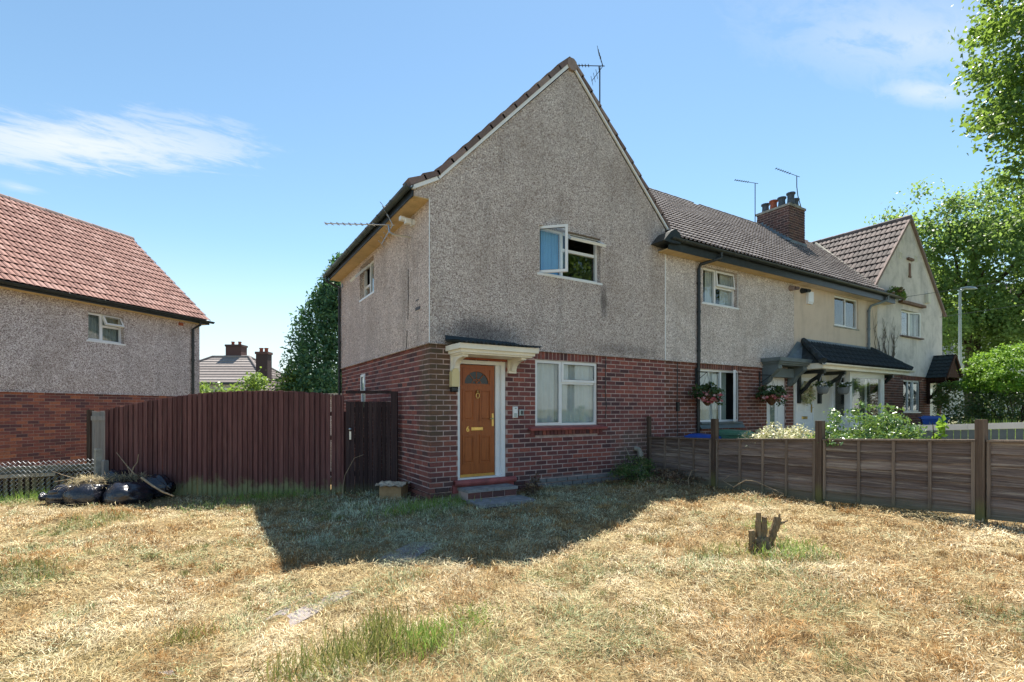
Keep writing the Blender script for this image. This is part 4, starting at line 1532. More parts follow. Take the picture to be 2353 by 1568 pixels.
# grey canopy: moulded cornice on two shaped brackets
mb = MB()
cxa, cxb = 9.58, 11.20
for ins, za, zb in ((0.0, 2.83, 2.93), (0.05, 2.78, 2.83), (0.10, 2.74, 2.78)):
    mb.box(cxa + ins, -0.58 + ins, za + 0.0005, cxb - ins, -0.043, zb)
mb.box(cxa + 0.14, -0.20, 2.44, cxb - 0.14, -0.003, 2.68)
cp2 = mb.build('door_canopy', M['greywood'], HM)
for xb in (cxa + 0.20, cxb - 0.20):
    m2 = MB()
    pts2 = [(-0.01, 2.20), (-0.16, 2.30), (-0.24, 2.45), (-0.36, 2.55), (-0.46, 2.64), (-0.46, 2.739), (-0.01, 2.739)]
    k = len(pts2)
    vs = [(xb - 0.09, y, z) for y, z in pts2] + [(xb + 0.09, y, z) for y, z in pts2]
    m2.add(vs, [tuple(range(k)), tuple(reversed(range(k, 2 * k)))] + [(i, i + k, (i + 1) % k + k, (i + 1) % k) for i in range(k)])
    m2.build('corbel', M['greywood'], cp2)
# downpipe between the two upper windows
mb = MB()
mb.tube([(7.38, -0.40, 5.35), (7.38, -0.40, 5.22), (7.00, -0.10, 5.08), (6.98, -0.07, 4.98), (6.98, -0.07, 2.75), (6.98, -0.055, 2.6), (6.98, -0.05, 0.0)], 0.040, 10)
for z in (4.6, 3.9, 2.95, 2.5, 1.5):
    mb.tube([(6.98, -0.07 if z > 2.7 else -0.05, z), (6.98, -0.07 if z > 2.7 else -0.05, z + 0.05)], 0.05, 10)
mb.build('downpipe', M['black'], HM)
mb = MB()
mb.tube([(6.28, -0.012, 2.66), (6.27, -0.014, 1.75)], 0.010, 5)
mb.box(6.24, -0.05, 1.50, 6.31, -0.004, 1.72)
mb.tube([(6.28, -0.012, 1.5), (6.28, -0.014, 0.9)], 0.008, 5)
mb.build('loose_cable', M['black'], HM)

# ------------------------------------------------------------------ beige house
HB = thing('beige_house', 'mid terrace house in plain beige render with bay window and dark tiled canopy', 'house')
XC, XD = 11.23, 16.0
w3u = (13.50, 4.17, 15.02, 5.13)
mb = MB()
wall_grid(mb, XC, XD + 0.35, 2.70, 5.18, [w3u], -0.019, 0.14)
mb.build('beige_wall', M['beige'], HB)
mb = MB()
mb.box(XC + 0.004, -0.015, -0.3, 13.2, 0.14, 2.699)
mb.build('white_wall', M['white_wall'], HB)
mb = MB()
mb.box(XC + 0.004, 6.3, -0.9, XD, 6.45, 5.7)
mb.build('back_wall', M['beige'], HB)
roof_part(HB, XC, 17.9, M['tile_grey'])
eaves(HB, XC, 16.9, False, None, 17.4)
mb = MB()
mb.box(XC, -0.31, 5.169, 16.9, -0.022, 5.184)
mb.build('soffit', M['beige'], HB)
window(HB, I4, *w3u, [(0, 0, 0.76, 0.96, 'sash'), (0.76, 0, 1.52, 0.96, 'fixed')], setback=0.03, sill=0.05, sillmat='concrete', label='white two light upstairs window')
mb = MB()
mb.tube([(16.2, -0.40, 5.36), (16.2, -0.38, 5.2), (15.66, -0.12, 5.0), (15.60, -0.08, 4.85), (15.60, -0.08, 3.55)], 0.040, 10)
for z in (4.8, 4.2, 3.7):
    mb.tube([(15.60, -0.08, z), (15.60, -0.08, z + 0.05)], 0.05, 10)
mb.build('downpipe', M['lead'], HB)
# door and bay
mb = MB()
bar_frame(mb, 11.28, 0.3, 12.25, 2.48, 0.06, -0.04, 0.0)
dr = mb.build('front_door', M['upvc'], HB)
mb = MB()
mb.box(11.34, -0.028, 0.36, 12.19, -0.0165, 2.42)
for (a, b_, c, d) in ((11.43, 0.5, 11.72, 1.15), (11.81, 0.5, 12.10, 1.15), (11.43, 1.5, 11.72, 2.3), (11.81, 1.5, 12.10, 2.3)):
    mb.cham(a, -0.040, b_, c, -0.0275, d, 0.012)
mb.build('door_leaf', M['upvc'], dr)
mb = MB()
mb.cham(11.62, -0.050, 1.26, 11.90, -0.029, 1.34, 0.008)
mb.build('letterbox', M['brass'], dr)
mb = MB()
mb.box(12.11, -0.05, 1.45, 12.15, -0.0285, 1.70)
mb.tube([(12.13, -0.05, 1.6), (12.13, -0.09, 1.6), (12.03, -0.09, 1.6)], 0.011, 6)
mb.build('door_handle', M['brass'], dr)
BX0, BX1, BYF = 13.2, 15.42, -0.60
mb = MB()
for (a, b_) in ((BX0, BX0 + 0.13), (BX1 - 0.13, BX1)):
    mb.box(a, BYF, 0.0, b_, BYF + 0.13, 2.72)
mb.box(BX0 + 0.13, BYF + 0.001, 0.0, BX1 - 0.13, BYF + 0.12, 1.30)
mb.box(BX0 + 0.13, BYF + 0.001, 2.56, BX1 - 0.13, BYF + 0.12, 2.72)
for xs in (BX0, BX1):
    a, b_ = (xs + 0.001, xs + 0.12) if xs == BX0 else (xs - 0.12, xs - 0.001)
    mb.box(a, BYF + 0.13, 0.0, b_, -0.002, 1.30)
    mb.box(a, BYF + 0.13, 2.56, b_, -0.002, 2.72)
    mb.box(a, -0.10, 1.30, b_, -0.003, 2.56)
bay = mb.build('bay_window', M['upvc'], HB)
window(HB, Matrix.Translation((0, BYF, 0)), BX0 + 0.13, 1.30, BX1 - 0.13, 2.56, [(0, 0, BX1 - BX0 - 0.26, 1.26, 'fixed')], setback=0.03, room=False, frame=0.05)
window(HB, rot_frame((BX0, 0, 0), (0, -1, 0), (1, 0, 0)), 0.10, 1.30, 0.47, 2.56, [(0, 0, 0.37, 1.26, 'fixed')], setback=0.03, room=False, frame=0.045)
mb = MB()
mb.box(BX0 + 0.16, -0.10, 1.32, BX1 - 0.16, -0.09, 2.55)
mb.build('room_lining', M['room'], HB)
mb = MB()
n = 50
vs = []
for i in range(n + 1):
    x = BX0 + 0.2 + 0.5 * i / n
    vs += [(x, BYF + 0.22 + 0.02 * math.sin(x * 55), 1.32), (x, BYF + 0.22 + 0.02 * math.sin(x * 55), 2.55)]
mb.add(vs, [(2 * i, 2 * i + 2, 2 * i + 3, 2 * i + 1) for i in range(n)])
mb.build('curtain', M['curtain_green'], HB)
# canopy roof across door and bay
KX0, KX1, KY, KZ0, KZ1 = 11.08, 16.55, -0.88, 2.83, 3.50
can3 = MB()
can3.add([(KX0, KY, KZ0), (KX1, KY, KZ0), (KX1 - 0.75, -0.03, KZ1), (KX0 + 0.62, -0.03, KZ1), (KX0, -0.03, KZ0), (KX1, -0.03, KZ0)], [(0, 1, 2, 3), (0, 3, 4), (1, 5, 2), (0, 4, 5, 1)])
cobj = can3.build('bay_canopy', M['slate'], HB)
ku = Vector((0, -0.03 - KY, KZ1 - KZ0))
kl = ku.length
MK3 = roof_matrix((KX0, KY - 0.04, KZ0 + 0.012), (1, 0, 0), ku.normalized())
rows = 4
ms = []
for r in range(rows):
    for c in range(18):
        x = c * 0.31
        y = r * kl / rows
        f = (y + 0.1) / kl
        if x > 0.62 * f - 0.05 and x + 0.31 < (KX1 - KX0) - 0.75 * f + 0.1:
            ms.append(MK3 @ Matrix.Translation((x, y, random.uniform(0, .004))))
tt = tile_mb(0.305, kl / rows + 0.04, 0.03, DOUBLE_ROLL).mesh('roof_tile', M['slate'])
for m in ms:
    link('roof_tile', tt, cobj, m)
for a, b in (((KX0 - 0.03, KY - 0.03, KZ0 + 0.03), (KX0 + 0.60, -0.05, KZ1 + 0.05)), ((KX1 + 0.02, KY - 0.03, KZ0 + 0.03), (KX1 - 0.73, -0.05, KZ1 + 0.05))):
    a, b = Vector(a), Vector(b)
    for i in range(4):
        m2 = MB()
        m2.tube([a + (b - a) * (i / 4), a + (b - a) * ((i + 1.12) / 4)], [0.105, 0.09], 8)
        m2.build('hip_tile', M['slate'], cobj)
m2 = MB()
m2.add([(KX0 + 0.55, -0.16, KZ1 - 0.06), (KX1 - 0.70, -0.16, KZ1 - 0.06), (KX1 - 0.75, -0.024, KZ1 + 0.13), (KX0 + 0.58, -0.024, KZ1 + 0.13)], [(0, 1, 2, 3)])
m2.add([(KX0 - 0.5, -0.1, KZ0 + 0.02), (KX0 + 0.1, -0.25, KZ0 + 0.12), (KX0 + 0.66, -0.05, KZ1 - 0.02), (KX0 + 0.3, -0.025, KZ1 + 0.02)], [(0, 1, 2, 3)])
m2.build('roof_flashing', M['lead'], cobj)
m2 = MB()
m2.box(KX0 + 0.02, KY + 0.002, KZ0 - 0.16, KX1 - 0.02, KY + 0.03, KZ0 - 0.005)
m2.box(KX0 + 0.021, KY + 0.031, KZ0 - 0.16, KX0 + 0.05, -0.03, KZ0 - 0.005)
m2.box(KX0 + 0.05, KY + 0.03, KZ0 - 0.155, KX1 - 0.03, -0.035, KZ0 - 0.14)
m2.build('fascia', M['cream'], cobj)
m2 = MB()
m2.half_pipe((KX0 - 0.02, KY - 0.06, KZ0 - 0.02), (KX1 + 0.1, KY - 0.06, KZ0 - 0.02), 0.055, 8)
m2.build('gutter', M['cream'], cobj)
for xb, zb in ((11.42, 2.66), (12.55, 2.66), (15.60, 2.66)):
    m2 = MB()
    m2.box(xb - 0.05, -0.10, 1.72, xb + 0.05, -0.018, zb)
    m2.box(xb - 0.045, KY + 0.10, zb - 0.10, xb + 0.045, -0.101, zb)
    pts = [(xb, -0.10, 2.02), (xb, -0.26, 2.17), (xb, -0.38, 2.34), (xb, -0.58, 2.46), (xb, -0.70, 2.58)]
    m2.tube(pts, 0.055, 4)
    m2.build('gallows_bracket', M['black'], cobj)
ta = thing('alarm_box', 'white burglar alarm box high on the beige wall', 'alarm box')
mb = MB()
mb.prism([(11.86, 4.72), (12.14, 4.72), (12.14, 5.03), (11.86, 5.03)], -0.10, -0.022)
mb.prism([(11.87, 4.67), (12.13, 4.67), (12.13, 4.718), (11.87, 4.718)], -0.08, -0.022)
mb.build('case', M['upvc'], ta)
for (x, lab, mt) in ((11.02, 'brown camera dome on the pebbledash beside the beige wall', 'tile_verge'), (11.62, 'black floodlight on the beige wall beside the alarm box', 'black')):
    tc = thing('security_camera' if x < 11.2 else 'floodlight', lab, 'camera' if x < 11.2 else 'light')
    mb = MB()
    mb.tube([(x, -0.02, 5.02), (x, -0.16, 5.0)], [0.085, 0.06], 10)
    mb.tube([(x, -0.16, 5.0), (x + 0.12, -0.20, 5.0)], [0.055, 0.045], 8)
    mb.build('body', M[mt], tc)

# chimney on the shared ridge
CH = thing('chimney_stack', 'dark brick chimney stack with five pots standing on the grey tiled roof', 'chimney')
cx0, cx1, cy0, cy1, cz0, cz1 = 14.80, 15.86, 2.15, 3.40, 7.2, 8.98
mb = MB()
mb.box(cx0 + 0.008, cy0 + 0.008, cz0, cx1 - 0.008, cy1 - 0.008, cz1)
mb.build('mortar_core', M['mortar_left'], CH)
mm = []
for fr_, ln in ((rot_frame((cx0, cy0, 0), (1, 0, 0), (0, 1, 0)), cx1 - cx0), (rot_frame((cx0, cy1, 0), (0, -1, 0), (1, 0, 0)), cy1 - cy0)):
    brick_wall(CH, fr_, 0, ln, cz0, cz1 - 0.02, [], None, None, collect=mm, phase=0.03)
M['sooty'] = brick_mat('sooty_brick', [(0, (0.06, 0.045, 0.045)), (0.5, (0.10, 0.058, 0.055)), (1, (0.15, 0.08, 0.07))], False)
pieces(CH, 'brick', mm, BRICKS, M['sooty'], I4)
mb = MB()
mb.box(cx0 - 0.03, cy0 - 0.03, cz1 - 0.02, cx1 + 0.03, cy1 + 0.03, cz1 + 0.06)
mb.prism([(cx0 + 0.05, cz1 + 0.06), (cx1 - 0.05, cz1 + 0.06), (cx1 - 0.2, cz1 + 0.15), (cx0 + 0.2, cz1 + 0.15)], cy0 + 0.05, cy1 - 0.05)
mb.build('capping', M['concrete'], CH)
for i, (px, py, ph, mt) in enumerate(((15.05, 3.20, 0.34, 'bluepot'), (15.05, 2.88, 0.36, 'terracotta'), (15.08, 2.58, 0.38, 'bluepot'), (15.15, 2.28, 0.46, 'bluepot'), (15.55, 2.35, 0.34, 'bluepot'))):
    mb = MB()
    mb.lathe([(0.125, 0), (0.13, 0.05), (0.115, ph * 0.6), (0.12, ph - 0.06), (0.155, ph - 0.05), (0.155, ph), (0.12, ph), (0.11, ph - 0.1)], (px, py, cz1 + 0.08), 12)
    mb.build('chimney_pot', M[mt], CH, smooth=False)
mb = MB()
for i in range(9):
    y = cy0 + (cy1 - cy0 - 0.15) * i / 9
    z = 7.66 + (y - cy0) * 0.852
    mb.box(cx0 - 0.012, y, z - 0.02, cx0 - 0.002, y + 0.16, z + 0.15)
mb.box(cx0 - 0.02, cy0 - 0.06, 7.40, cx1 + 0.02, cy0 - 0.004, 7.70)
mb.add([(cx0 - 0.22, cy0 - 0.12, 7.60), (cx0 - 0.005, cy0 - 0.12, 7.68), (cx0 - 0.005, cy1, 8.74), (cx0 - 0.22, cy1, 8.66)], [(0, 1, 2, 3)])
mb.build('lead_flashing', M['lead'], CH)
yagi('thin tv aerial on a straight mast behind the chimney pots', (14.76, 3.44, 8.5), None, (-0.70, 0.42, 0.12), 0.80, 7, 'darkmetal', [(14.76, 3.44, 8.5), (14.76, 3.44, 10.24)], False, el=0.07)
yagi('tv aerial on a bent mast to the right of the chimney stack', (15.93, 2.3, 8.7), None, (-0.72, 0.44, 0.30), 0.85, 7, 'darkmetal', [(15.93, 2.3, 8.7), (15.93, 2.3, 9.05), (15.80, 2.38, 9.6), (15.76, 2.4, 9.95), (15.76, 2.4, 10.35)], False, el=0.07)

# ------------------------------------------------------------------ grey gabled house at the far end of the terrace
HG = thing('grey_gable_house', 'end of terrace house with stained grey render gable and brown tiled porch', 'house')
GX0, GX1, GA = 16.35, 21.85, 18.85
w4u = (18.20, 4.22, 19.75, 5.18)
w4l = (18.42, 1.45, 19.80, 2.62)
d4 = (20.75, 0.6, 21.45, 2.60)
mb = MB()
wall_grid(mb, GX0, GX1, 2.78, 5.5, [w4u], -0.018, 0.14)
mb.prism([(GX0, 5.5), (GX1, 5.5), (GX1, 5.72), (GA, 8.5), (16.1, 5.72), (GX0, 5.6)], -0.018, 0.14)
mb.build('grey_wall', M['greyrender'], HG)
mb = MB()
wall_grid(mb, 15.5, GX1, -0.2, 2.78, [w4l, d4], 0.007, 0.15)
mb.build('mortar_bed', M['mortar_left'], HG)
mm = []
brick_wall(HG, I4, 15.5, GX1, 0.53, 2.78, [w4l, d4, (18.2, 2.62, 20.0, 2.78)], None, None, collect=mm, soldier=[(18.2, 20.0, 2.62, 2.78)])
pieces(HG, 'brick', mm, BRICKS, M['brick_mid'], I4)
mb = MB()
mb.box(GX1 - 0.15, 0.15, 0, GX1, 6.4, 5.7)
mb.box(16.1, 6.3, -0.9, GX1, 6.45, 5.7)
mb.build('back_wall', M['greyrender'], HG)
mb = MB()
mb.add([(15.9, -0.04, 5.56), (GA, -0.04, 8.58), (22.0, -0.04, 5.30), (15.9, 6.5, 5.56), (GA, 6.5, 8.58), (22.0, 6.5, 5.30)], [(0, 1, 4, 3), (1, 2, 5, 4)])
mb.build('roof_felt', M['black'], HG)
gu = Vector((GA - 15.9, 0, 8.6 - 5.56))
gl = gu.length
MG = roof_matrix((15.9, 3.26, 5.575), (0, -1, 0), gu.normalized())


def keep4(x, y):
    z = 5.575 + y * gu.normalized().z
    X = 15.9 + y * gu.normalized().x
    Y = 3.26 - x
    zr = EZ + (Y - EY) * (UPV.z / UPV.y)
    return z > zr - 0.10 and Y > -0.45


tile_roof(HG, MG, 11, 11, 0.33, gl / 11, PAN, 0.044, M['tile_brown'], I4, keep4, off=0.25, xmax=3.33)
for i in range(8):
    m2 = MB()
    m2.tube([(GA, -0.08 + 0.45 * i, 8.585), (GA, -0.08 + 0.45 * i + 0.46, 8.585)], [0.12, 0.112], 10)
    m2.build('ridge_tile', M['tile_brown'], HG)
mb = MB()
for a, b in (((15.95, 5.56), (GA, 8.53)), ((GA, 8.53), (22.02, 5.24))):
    d = Vector((b[0] - a[0], 0, b[1] - a[1])).normalized()
    n = Vector((-d.z, 0, d.x))
    mb.prism([a, b, (b[0] + n.x * 0.09, b[1] + n.z * 0.09), (a[0] + n.x * 0.09, a[1] + n.z * 0.09)], -0.10, -0.019)
mb.build('verge_trim', M['tile_verge'], HG)
# lead valley
mb = MB()
for i in range(1):
    pa, pb = Vector((val4(5.6) - 0.02, EY + (5.6 - EZ) / UPV.z * UPV.y, 5.63)), Vector((18.75, RY, 8.56))
    mb.tube([pa, pb], 0.05, 6)
mb.build('lead_valley', M['concrete'], HG)
window(HG, I4, *w4u, [(0, 0, 0.88, 0.96, 'sash'), (0.88, 0, 1.55, 0.96, 'left', 12)], setback=0.10, sill=0.12, sillmat='tile_verge', sill_out=0.12, curtain=[(1.2, 1.5, 0, 'curtain')])
window(HG, I4, *w4l, [(0, 0, 0.5, 1.17, 'fixed'), (0.5, 0, 0.85, 1.17, 'fixed'), (0.85, 0, 1.38, 1.17, 'sash')], setback=0.05, sill=0.05, curtain=[(0.05, 0.25, 0, 'curtain'), (1.1, 1.3, 0, 'curtain')])
mb = MB()
mb.box(17.95, -0.16, 5.37, 19.95, -0.019, 5.46)
mb.box(18.62, -0.10, 7.02, 19.06, -0.019, 7.10)
mb.box(18.80, -0.05, 6.46, 18.92, -0.019, 6.92)
mb.box(18.76, -0.05, 6.40, 18.96, -0.0195, 6.46)
mb.build('dripstone', M['dripbrown'], HG)
mb = MB()
for x, z in ((18.02, 7.0), (19.3, 7.08)):
    bar_frame(mb, x, z, x + 0.22, z + 0.22, 0.025, -0.03, -0.019)
    mb.box(x + 0.08, -0.025, z + 0.03, x + 0.13, -0.019, z + 0.19)
mb.box(20.25, -0.12, 5.62, 20.48, -0.019, 5.98)
mb.build('air_vent', M['white_wall'], HG)
mb = MB()
bar_frame(mb, 20.76, 0.65, 21.44, 2.60, 0.05, 0.03, 0.10)
mb.box(20.81, 0.05, 0.70, 21.39, 0.09, 2.55)
dr = mb.build('front_door', M['cream'], HG)
mb = MB()
mb.box(20.9, 0.042, 1.9, 21.3, 0.048, 2.35)
mb.build('pane', M['glass'], dr)
# porch canopy
PX0, PX1, PXA, PY = 20.32, 21.72, 21.02, -0.66
mb = MB()
mb.add([(PX0, PY, 2.78), (PXA, PY, 3.58), (PX1, PY, 2.78), (PX0, -0.02, 2.78), (PXA, -0.02, 3.58), (PX1, -0.02, 2.78)], [(0, 1, 4, 3), (1, 2, 5, 4)])
pc = mb.build('porch_canopy', M['black'], HG)
pu = Vector((PXA - PX0, 0, 0.80))
pl = pu.length
MP = roof_matrix((PX0 - 0.06, -0.02, 2.73), (0, -1, 0), pu.normalized())
tt = tile_mb(0.17, pl / 6 + 0.10, 0.03, [(0, 0), (0.97, 0), (0.97, -0.01), (1, -0.01)]).mesh('roof_tile', M['slate'])
for r in range(6):
    for c in range(4):
        link('roof_tile', tt, pc, MP @ Matrix.Translation((c * 0.17, r * (pl + 0.05) / 6, 0)))
MP = roof_matrix((PX1 + 0.06, PY - 0.04, 2.73), (0, 1, 0), Vector((-(PX1 - PXA), 0, 0.80)).normalized())
for r in range(6):
    for c in range(4):
        link('roof_tile', tt, pc, MP @ Matrix.Translation((c * 0.17, r * (pl + 0.05) / 6, 0)))
mb = MB()
mb.prism([(PX0 + 0.10, 2.76), (PX1 - 0.10, 2.76), (PXA, 3.48)], PY + 0.02, PY + 0.05)
mb.box(PX0 + 0.02, PY + 0.06, 2.62, PX0 + 0.10, -0.02, 2.755)
mb.box(PX1 - 0.10, PY + 0.06, 2.62, PX1 - 0.02, -0.02, 2.755)
for a, b in (((PX0 - 0.07, 2.68), (PXA, 3.56)), ((PXA, 3.56), (PX1 + 0.07, 2.68))):
    d = Vector((b[0] - a[0], 0, b[1] - a[1])).normalized()
    n = Vector((-d.z, 0, d.x))
    mb.prism([a, b, (b[0] + n.x * 0.09, b[1] + n.z * 0.09), (a[0] + n.x * 0.09, a[1] + n.z * 0.09)], PY - 0.055, PY - 0.015)
for xb in (PX0 + 0.12, PX1 - 0.15):
    mb.box(xb - 0.04, -0.10, 1.75, xb + 0.04, -0.006, 2.62)
    mb.box(xb - 0.04, PY + 0.05, 2.54, xb + 0.04, -0.101, 2.619)
    mb.tube([(xb, -0.09, 1.95), (xb, PY + 0.12, 2.55)], 0.05, 4)
mb.build('timber_frame', M['porchwood'], pc)

# ------------------------------------------------------------------ house on the left
PHI = math.atan2(0.673, 0.74)
HL = thing('red_roof_house', 'pebbledash house with a red tiled roof seen beyond the brown fence', 'house', (-3.43, 12.34, -0.71), PHI)
BL = Matrix.Translation((-3.43, 12.34, -0.71)) @ Matrix.Rotation(PHI, 4, 'Z')
LX0 = -8.6
w5 = (-3.54, 4.19, -2.57, 4.98)
mb = MB()
wall_grid(mb, LX0, 0.0, 2.70, 5.18, [w5], -0.022, 0.14)
mb.box(LX0, -0.045, 2.683, 0.03, 0.02, 2.70)
mb.box(-0.15, 0.141, 2.70, 0.0, 6.45, 5.18)
gab = MB(rot_frame((0, 0, 0), (0, 1, 0), (-1, 0, 0)))
gab.prism([(-0.02, 5.18), (6.5, 5.18), (3.25, 8.42)], 0.0, 0.14)
mb.v += gab.v
mb.f += [tuple(i + len(mb.v) - len(gab.v) for i in f) for f in gab.f]
mb.build('pebbledash_front', M['dash_left'], HL)
mb = MB()
mb.box(LX0, 0.007, -0.5, -0.007, 0.15, 2.70)
mb.box(-0.15, 0.151, -0.5, -0.007, 6.45, 2.70)
mb.box(LX0, 6.3, -0.5, -0.151, 6.45, 5.2)
mb.build('mortar_bed', M['mortar_left'], HL)
mm = []
brick_wall(HL, I4, LX0, 0.0, 0.0, 2.70, [], None, None, collect=mm, pitch=0.24, course=0.082, joint=0.010)
pieces(HL, 'brick', mm, BRICKS, M['brick_left'], BL)
mb = MB()
mb.box(LX0, -0.31, 5.168, 0.10, -0.024, 5.184)
mb.build('soffit', M['soffit'], HL)
mb = MB()
mb.box(LX0, -0.335, 5.165, 0.11, -0.311, 5.30)
mb.build('fascia', M['black'], HL)
mb = MB()
mb.half_pipe((LX0, -0.405, 5.29), (0.2, -0.405, 5.28), 0.068, 10)
for i in range(9):
    mb.half_pipe((-8 + i * 0.95, -0.405, 5.292), (-7.93 + i * 0.95, -0.405, 5.292), 0.076, 10)
mb.build('gutter', M['black'], HL)
mb = MB()
mb.tube([(-0.30, -0.40, 5.22), (-0.30, -0.38, 5.10), (-0.30, -0.075, 4.98), (-0.30, -0.075, -0.3)], 0.042, 10)
for z in (4.4, 3.9, 2.9):
    mb.tube([(-0.30, -0.075, z), (-0.30, -0.075, z + 0.05)], 0.052, 10)
mb.build('downpipe', M['black'], HL)
lu = Vector((0, 3.25 + 0.34, 8.46 - 5.29))
ll = lu.length
mb = MB()
mb.add([(LX0, -0.34, 5.27), (0.10, -0.34, 5.27), (0.10, 3.25, 8.44), (LX0, 3.25, 8.44), (LX0, 6.8, 5.3), (0.10, 6.8, 5.3)], [(0, 1, 2, 3), (3, 2, 5, 4)])
mb.build('roof_felt', M['black'], HL)
ML5 = roof_matrix((LX0, -0.38, 5.30), (1, 0, 0), lu.normalized())
tile_roof(HL, ML5, 29, 16, 0.30, ll / 16, PAN, 0.034, M['tile_red'], BL, lambda x, y: x < 8.95, off=0.25, xmax=8.72)
for i in range(19):
    m2 = MB()
    m2.tube([(LX0 + i * 0.46, 3.25, 8.46), (LX0 + i * 0.46 + 0.47, 3.25, 8.46)], [0.11, 0.103], 10)
    m2.build('ridge_tile', M['tile_verge'], HL)
window(HL, I4, *w5, [(0, 0, 0.42, 0.79, 'sash'), (0.42, 0.45, 0.97, 0.79, 'top', 28), (0.42, 0, 0.97, 0.45, 'fixed')], setback=0.09, sill=0.05, curtain=[(0.04, 0.93, 0, 'curtain_green')], folds=11)
mb = MB()
mb.box(-0.80, -0.030, 5.03, -0.62, -0.0225, 5.13)
mb.build('wall_vent', M['terracotta'], HL)

# ------------------------------------------------------------------ curved-top brown fence
FA, FB = Vector((-5.01, 4.97, 0)), Vector((-1.016, 1.918, 0))
FL = (FB - FA).length
FR = math.atan2(FB.y - FA.y, FB.x - FA.x)
BF = thing('board_fence', 'brown vertical board fence with a gently arched top running to the gate', 'fence', FA, FR)
nb = 47
bw = FL / nb


def fence_top(x):
    s = x / FL
    return 1.92 - 0.87 * (s - 0.66) ** 2


for i in range(nb):
    x = i * bw
    for k, (xa, xb, y0, y1) in enumerate(((x, x + bw * 0.70, -0.034, -0.014), (x + bw * 0.58, x + bw * 1.14, -0.010, 0.006))):
        if k == 1 and i == nb - 3:
            xa, xb = x + bw * 0.80, x + bw * 1.14
        yj = random.uniform(-0.004, 0.004)
        xj = random.uniform(-0.004, 0.004)
        za, zb_ = fence_top(x + bw / 2) + random.uniform(-.016, .008), -0.50
        m2 = MB()
        m2.cham(xa + xj, y0 + yj, zb_, xb + xj, y1 + yj * (k == 0), za, 0.005)
        m2.build('board', M['pale'], BF)
for z in (0.25, 0.95, 1.42):
    m2 = MB()
    m2.prism([(0, z), (FL, z), (FL, z + 0.08), (0, z + 0.08)], 0.01, 0.05)
    m2.build('rail', M['pale'], BF)
for x in (0.05, FL / 2, FL + 0.0):
    m2 = MB()
    m2.box(x - 0.05, 0.052, -0.6, x + 0.05, 0.15, 1.5)
    m2.build('post', M['pale'], BF)

GP0, GP1 = Vector((-0.985, 1.90, 0)), Vector((-0.10, 1.46, 0))
GR = math.atan2(GP1.y - GP0.y, GP1.x - GP0.x)
GLn = (GP1 - GP0).length
GT = thing('garden_gate', 'dark brown boarded side gate between the arched fence and the house wall', 'gate', GP0, GR)
ng = 10
gw = (GLn - 0.13) / ng
for i in range(ng):
    m2 = MB()
    x = 0.02 + i * gw
    yj = random.uniform(-0.004, 0.004) - (0.006 if i % 2 else 0)
    m2.cham(x + 0.003, -0.02 + yj, -0.20, x + gw - 0.003, 0.0 + yj, 1.70 + random.uniform(-.006, .006), 0.005)
    m2.build('board', M['gate'], GT)
m2 = MB()
m2.box(GLn - 0.105, -0.03, -0.3, GLn + 0.02, 0.08, 1.90)
m2.build('post', M['gate'], GT)
m2 = MB()
m2.box(0.01, 0.012, 1.855, GLn - 0.11, 0.05, 1.915)
m2.build('head_rail', M['gate'], GT)
for z in (0.25, 0.9, 1.5):
    m2 = MB()
    m2.box(0.02, 0.002, z, GLn - 0.12, 0.035, z + 0.09)
    m2.build('rail', M['gate'], GT)
m2 = MB()
m2.lathe([(0.0, 0), (0.022, 0.004), (0.028, 0.02), (0.022, 0.036), (0, 0.04)], (0.11, -0.045, 1.145), 8)
m2.box(0.092, -0.034, 0.96, 0.128, -0.027, 1.12)
m2.build('handle', M['steel'], GT)

# ------------------------------------------------------------------ lap-panel fence on the right
PX = [(5.21, -0.12), (5.23, -1.81), (5.33, -3.74), (5.61, -5.68), (5.95, -7.58)]
PT = [1.39, 1.36, 1.36, 1.41, 1.45]
TOPZ = [0.94, 0.975, 1.065, 1.14, 1.20]
BOTZ = [0.06, 0.04, 0.02, 0.10, 0.14]
plabels = ['dark grey fence post against the house wall', 'brown fence post with mossy foot in front of the green bin', 'brown fence post with mossy foot between the two shrubs',
           'thick brown fence post in front of the white picket rail', 'brown fence post past the nearest fence panel']
flabels = ['dark lap fence panel next to the house wall', 'lap fence panel below the cream variegated shrub', 'weathered lap fence panel with a gap of daylight under it', 'nearest lap fence panel beside the thick post']
for i, (x, y) in enumerate(PX[:4]):
    t = thing('fence_post', plabels[i], 'fence post', (x, y, 0), random.uniform(-0.05, 0.05) - 0.1, 'posts of the low lap fence')
    m2 = MB()
    w = 0.052 if i else 0.045
    m2.box(-w, -w, -0.4, w, w, PT[i])
    o = m2.build('timber', M['post'], t)
    if i == 0:
        o.scale = (0.8, 0.8, 1)
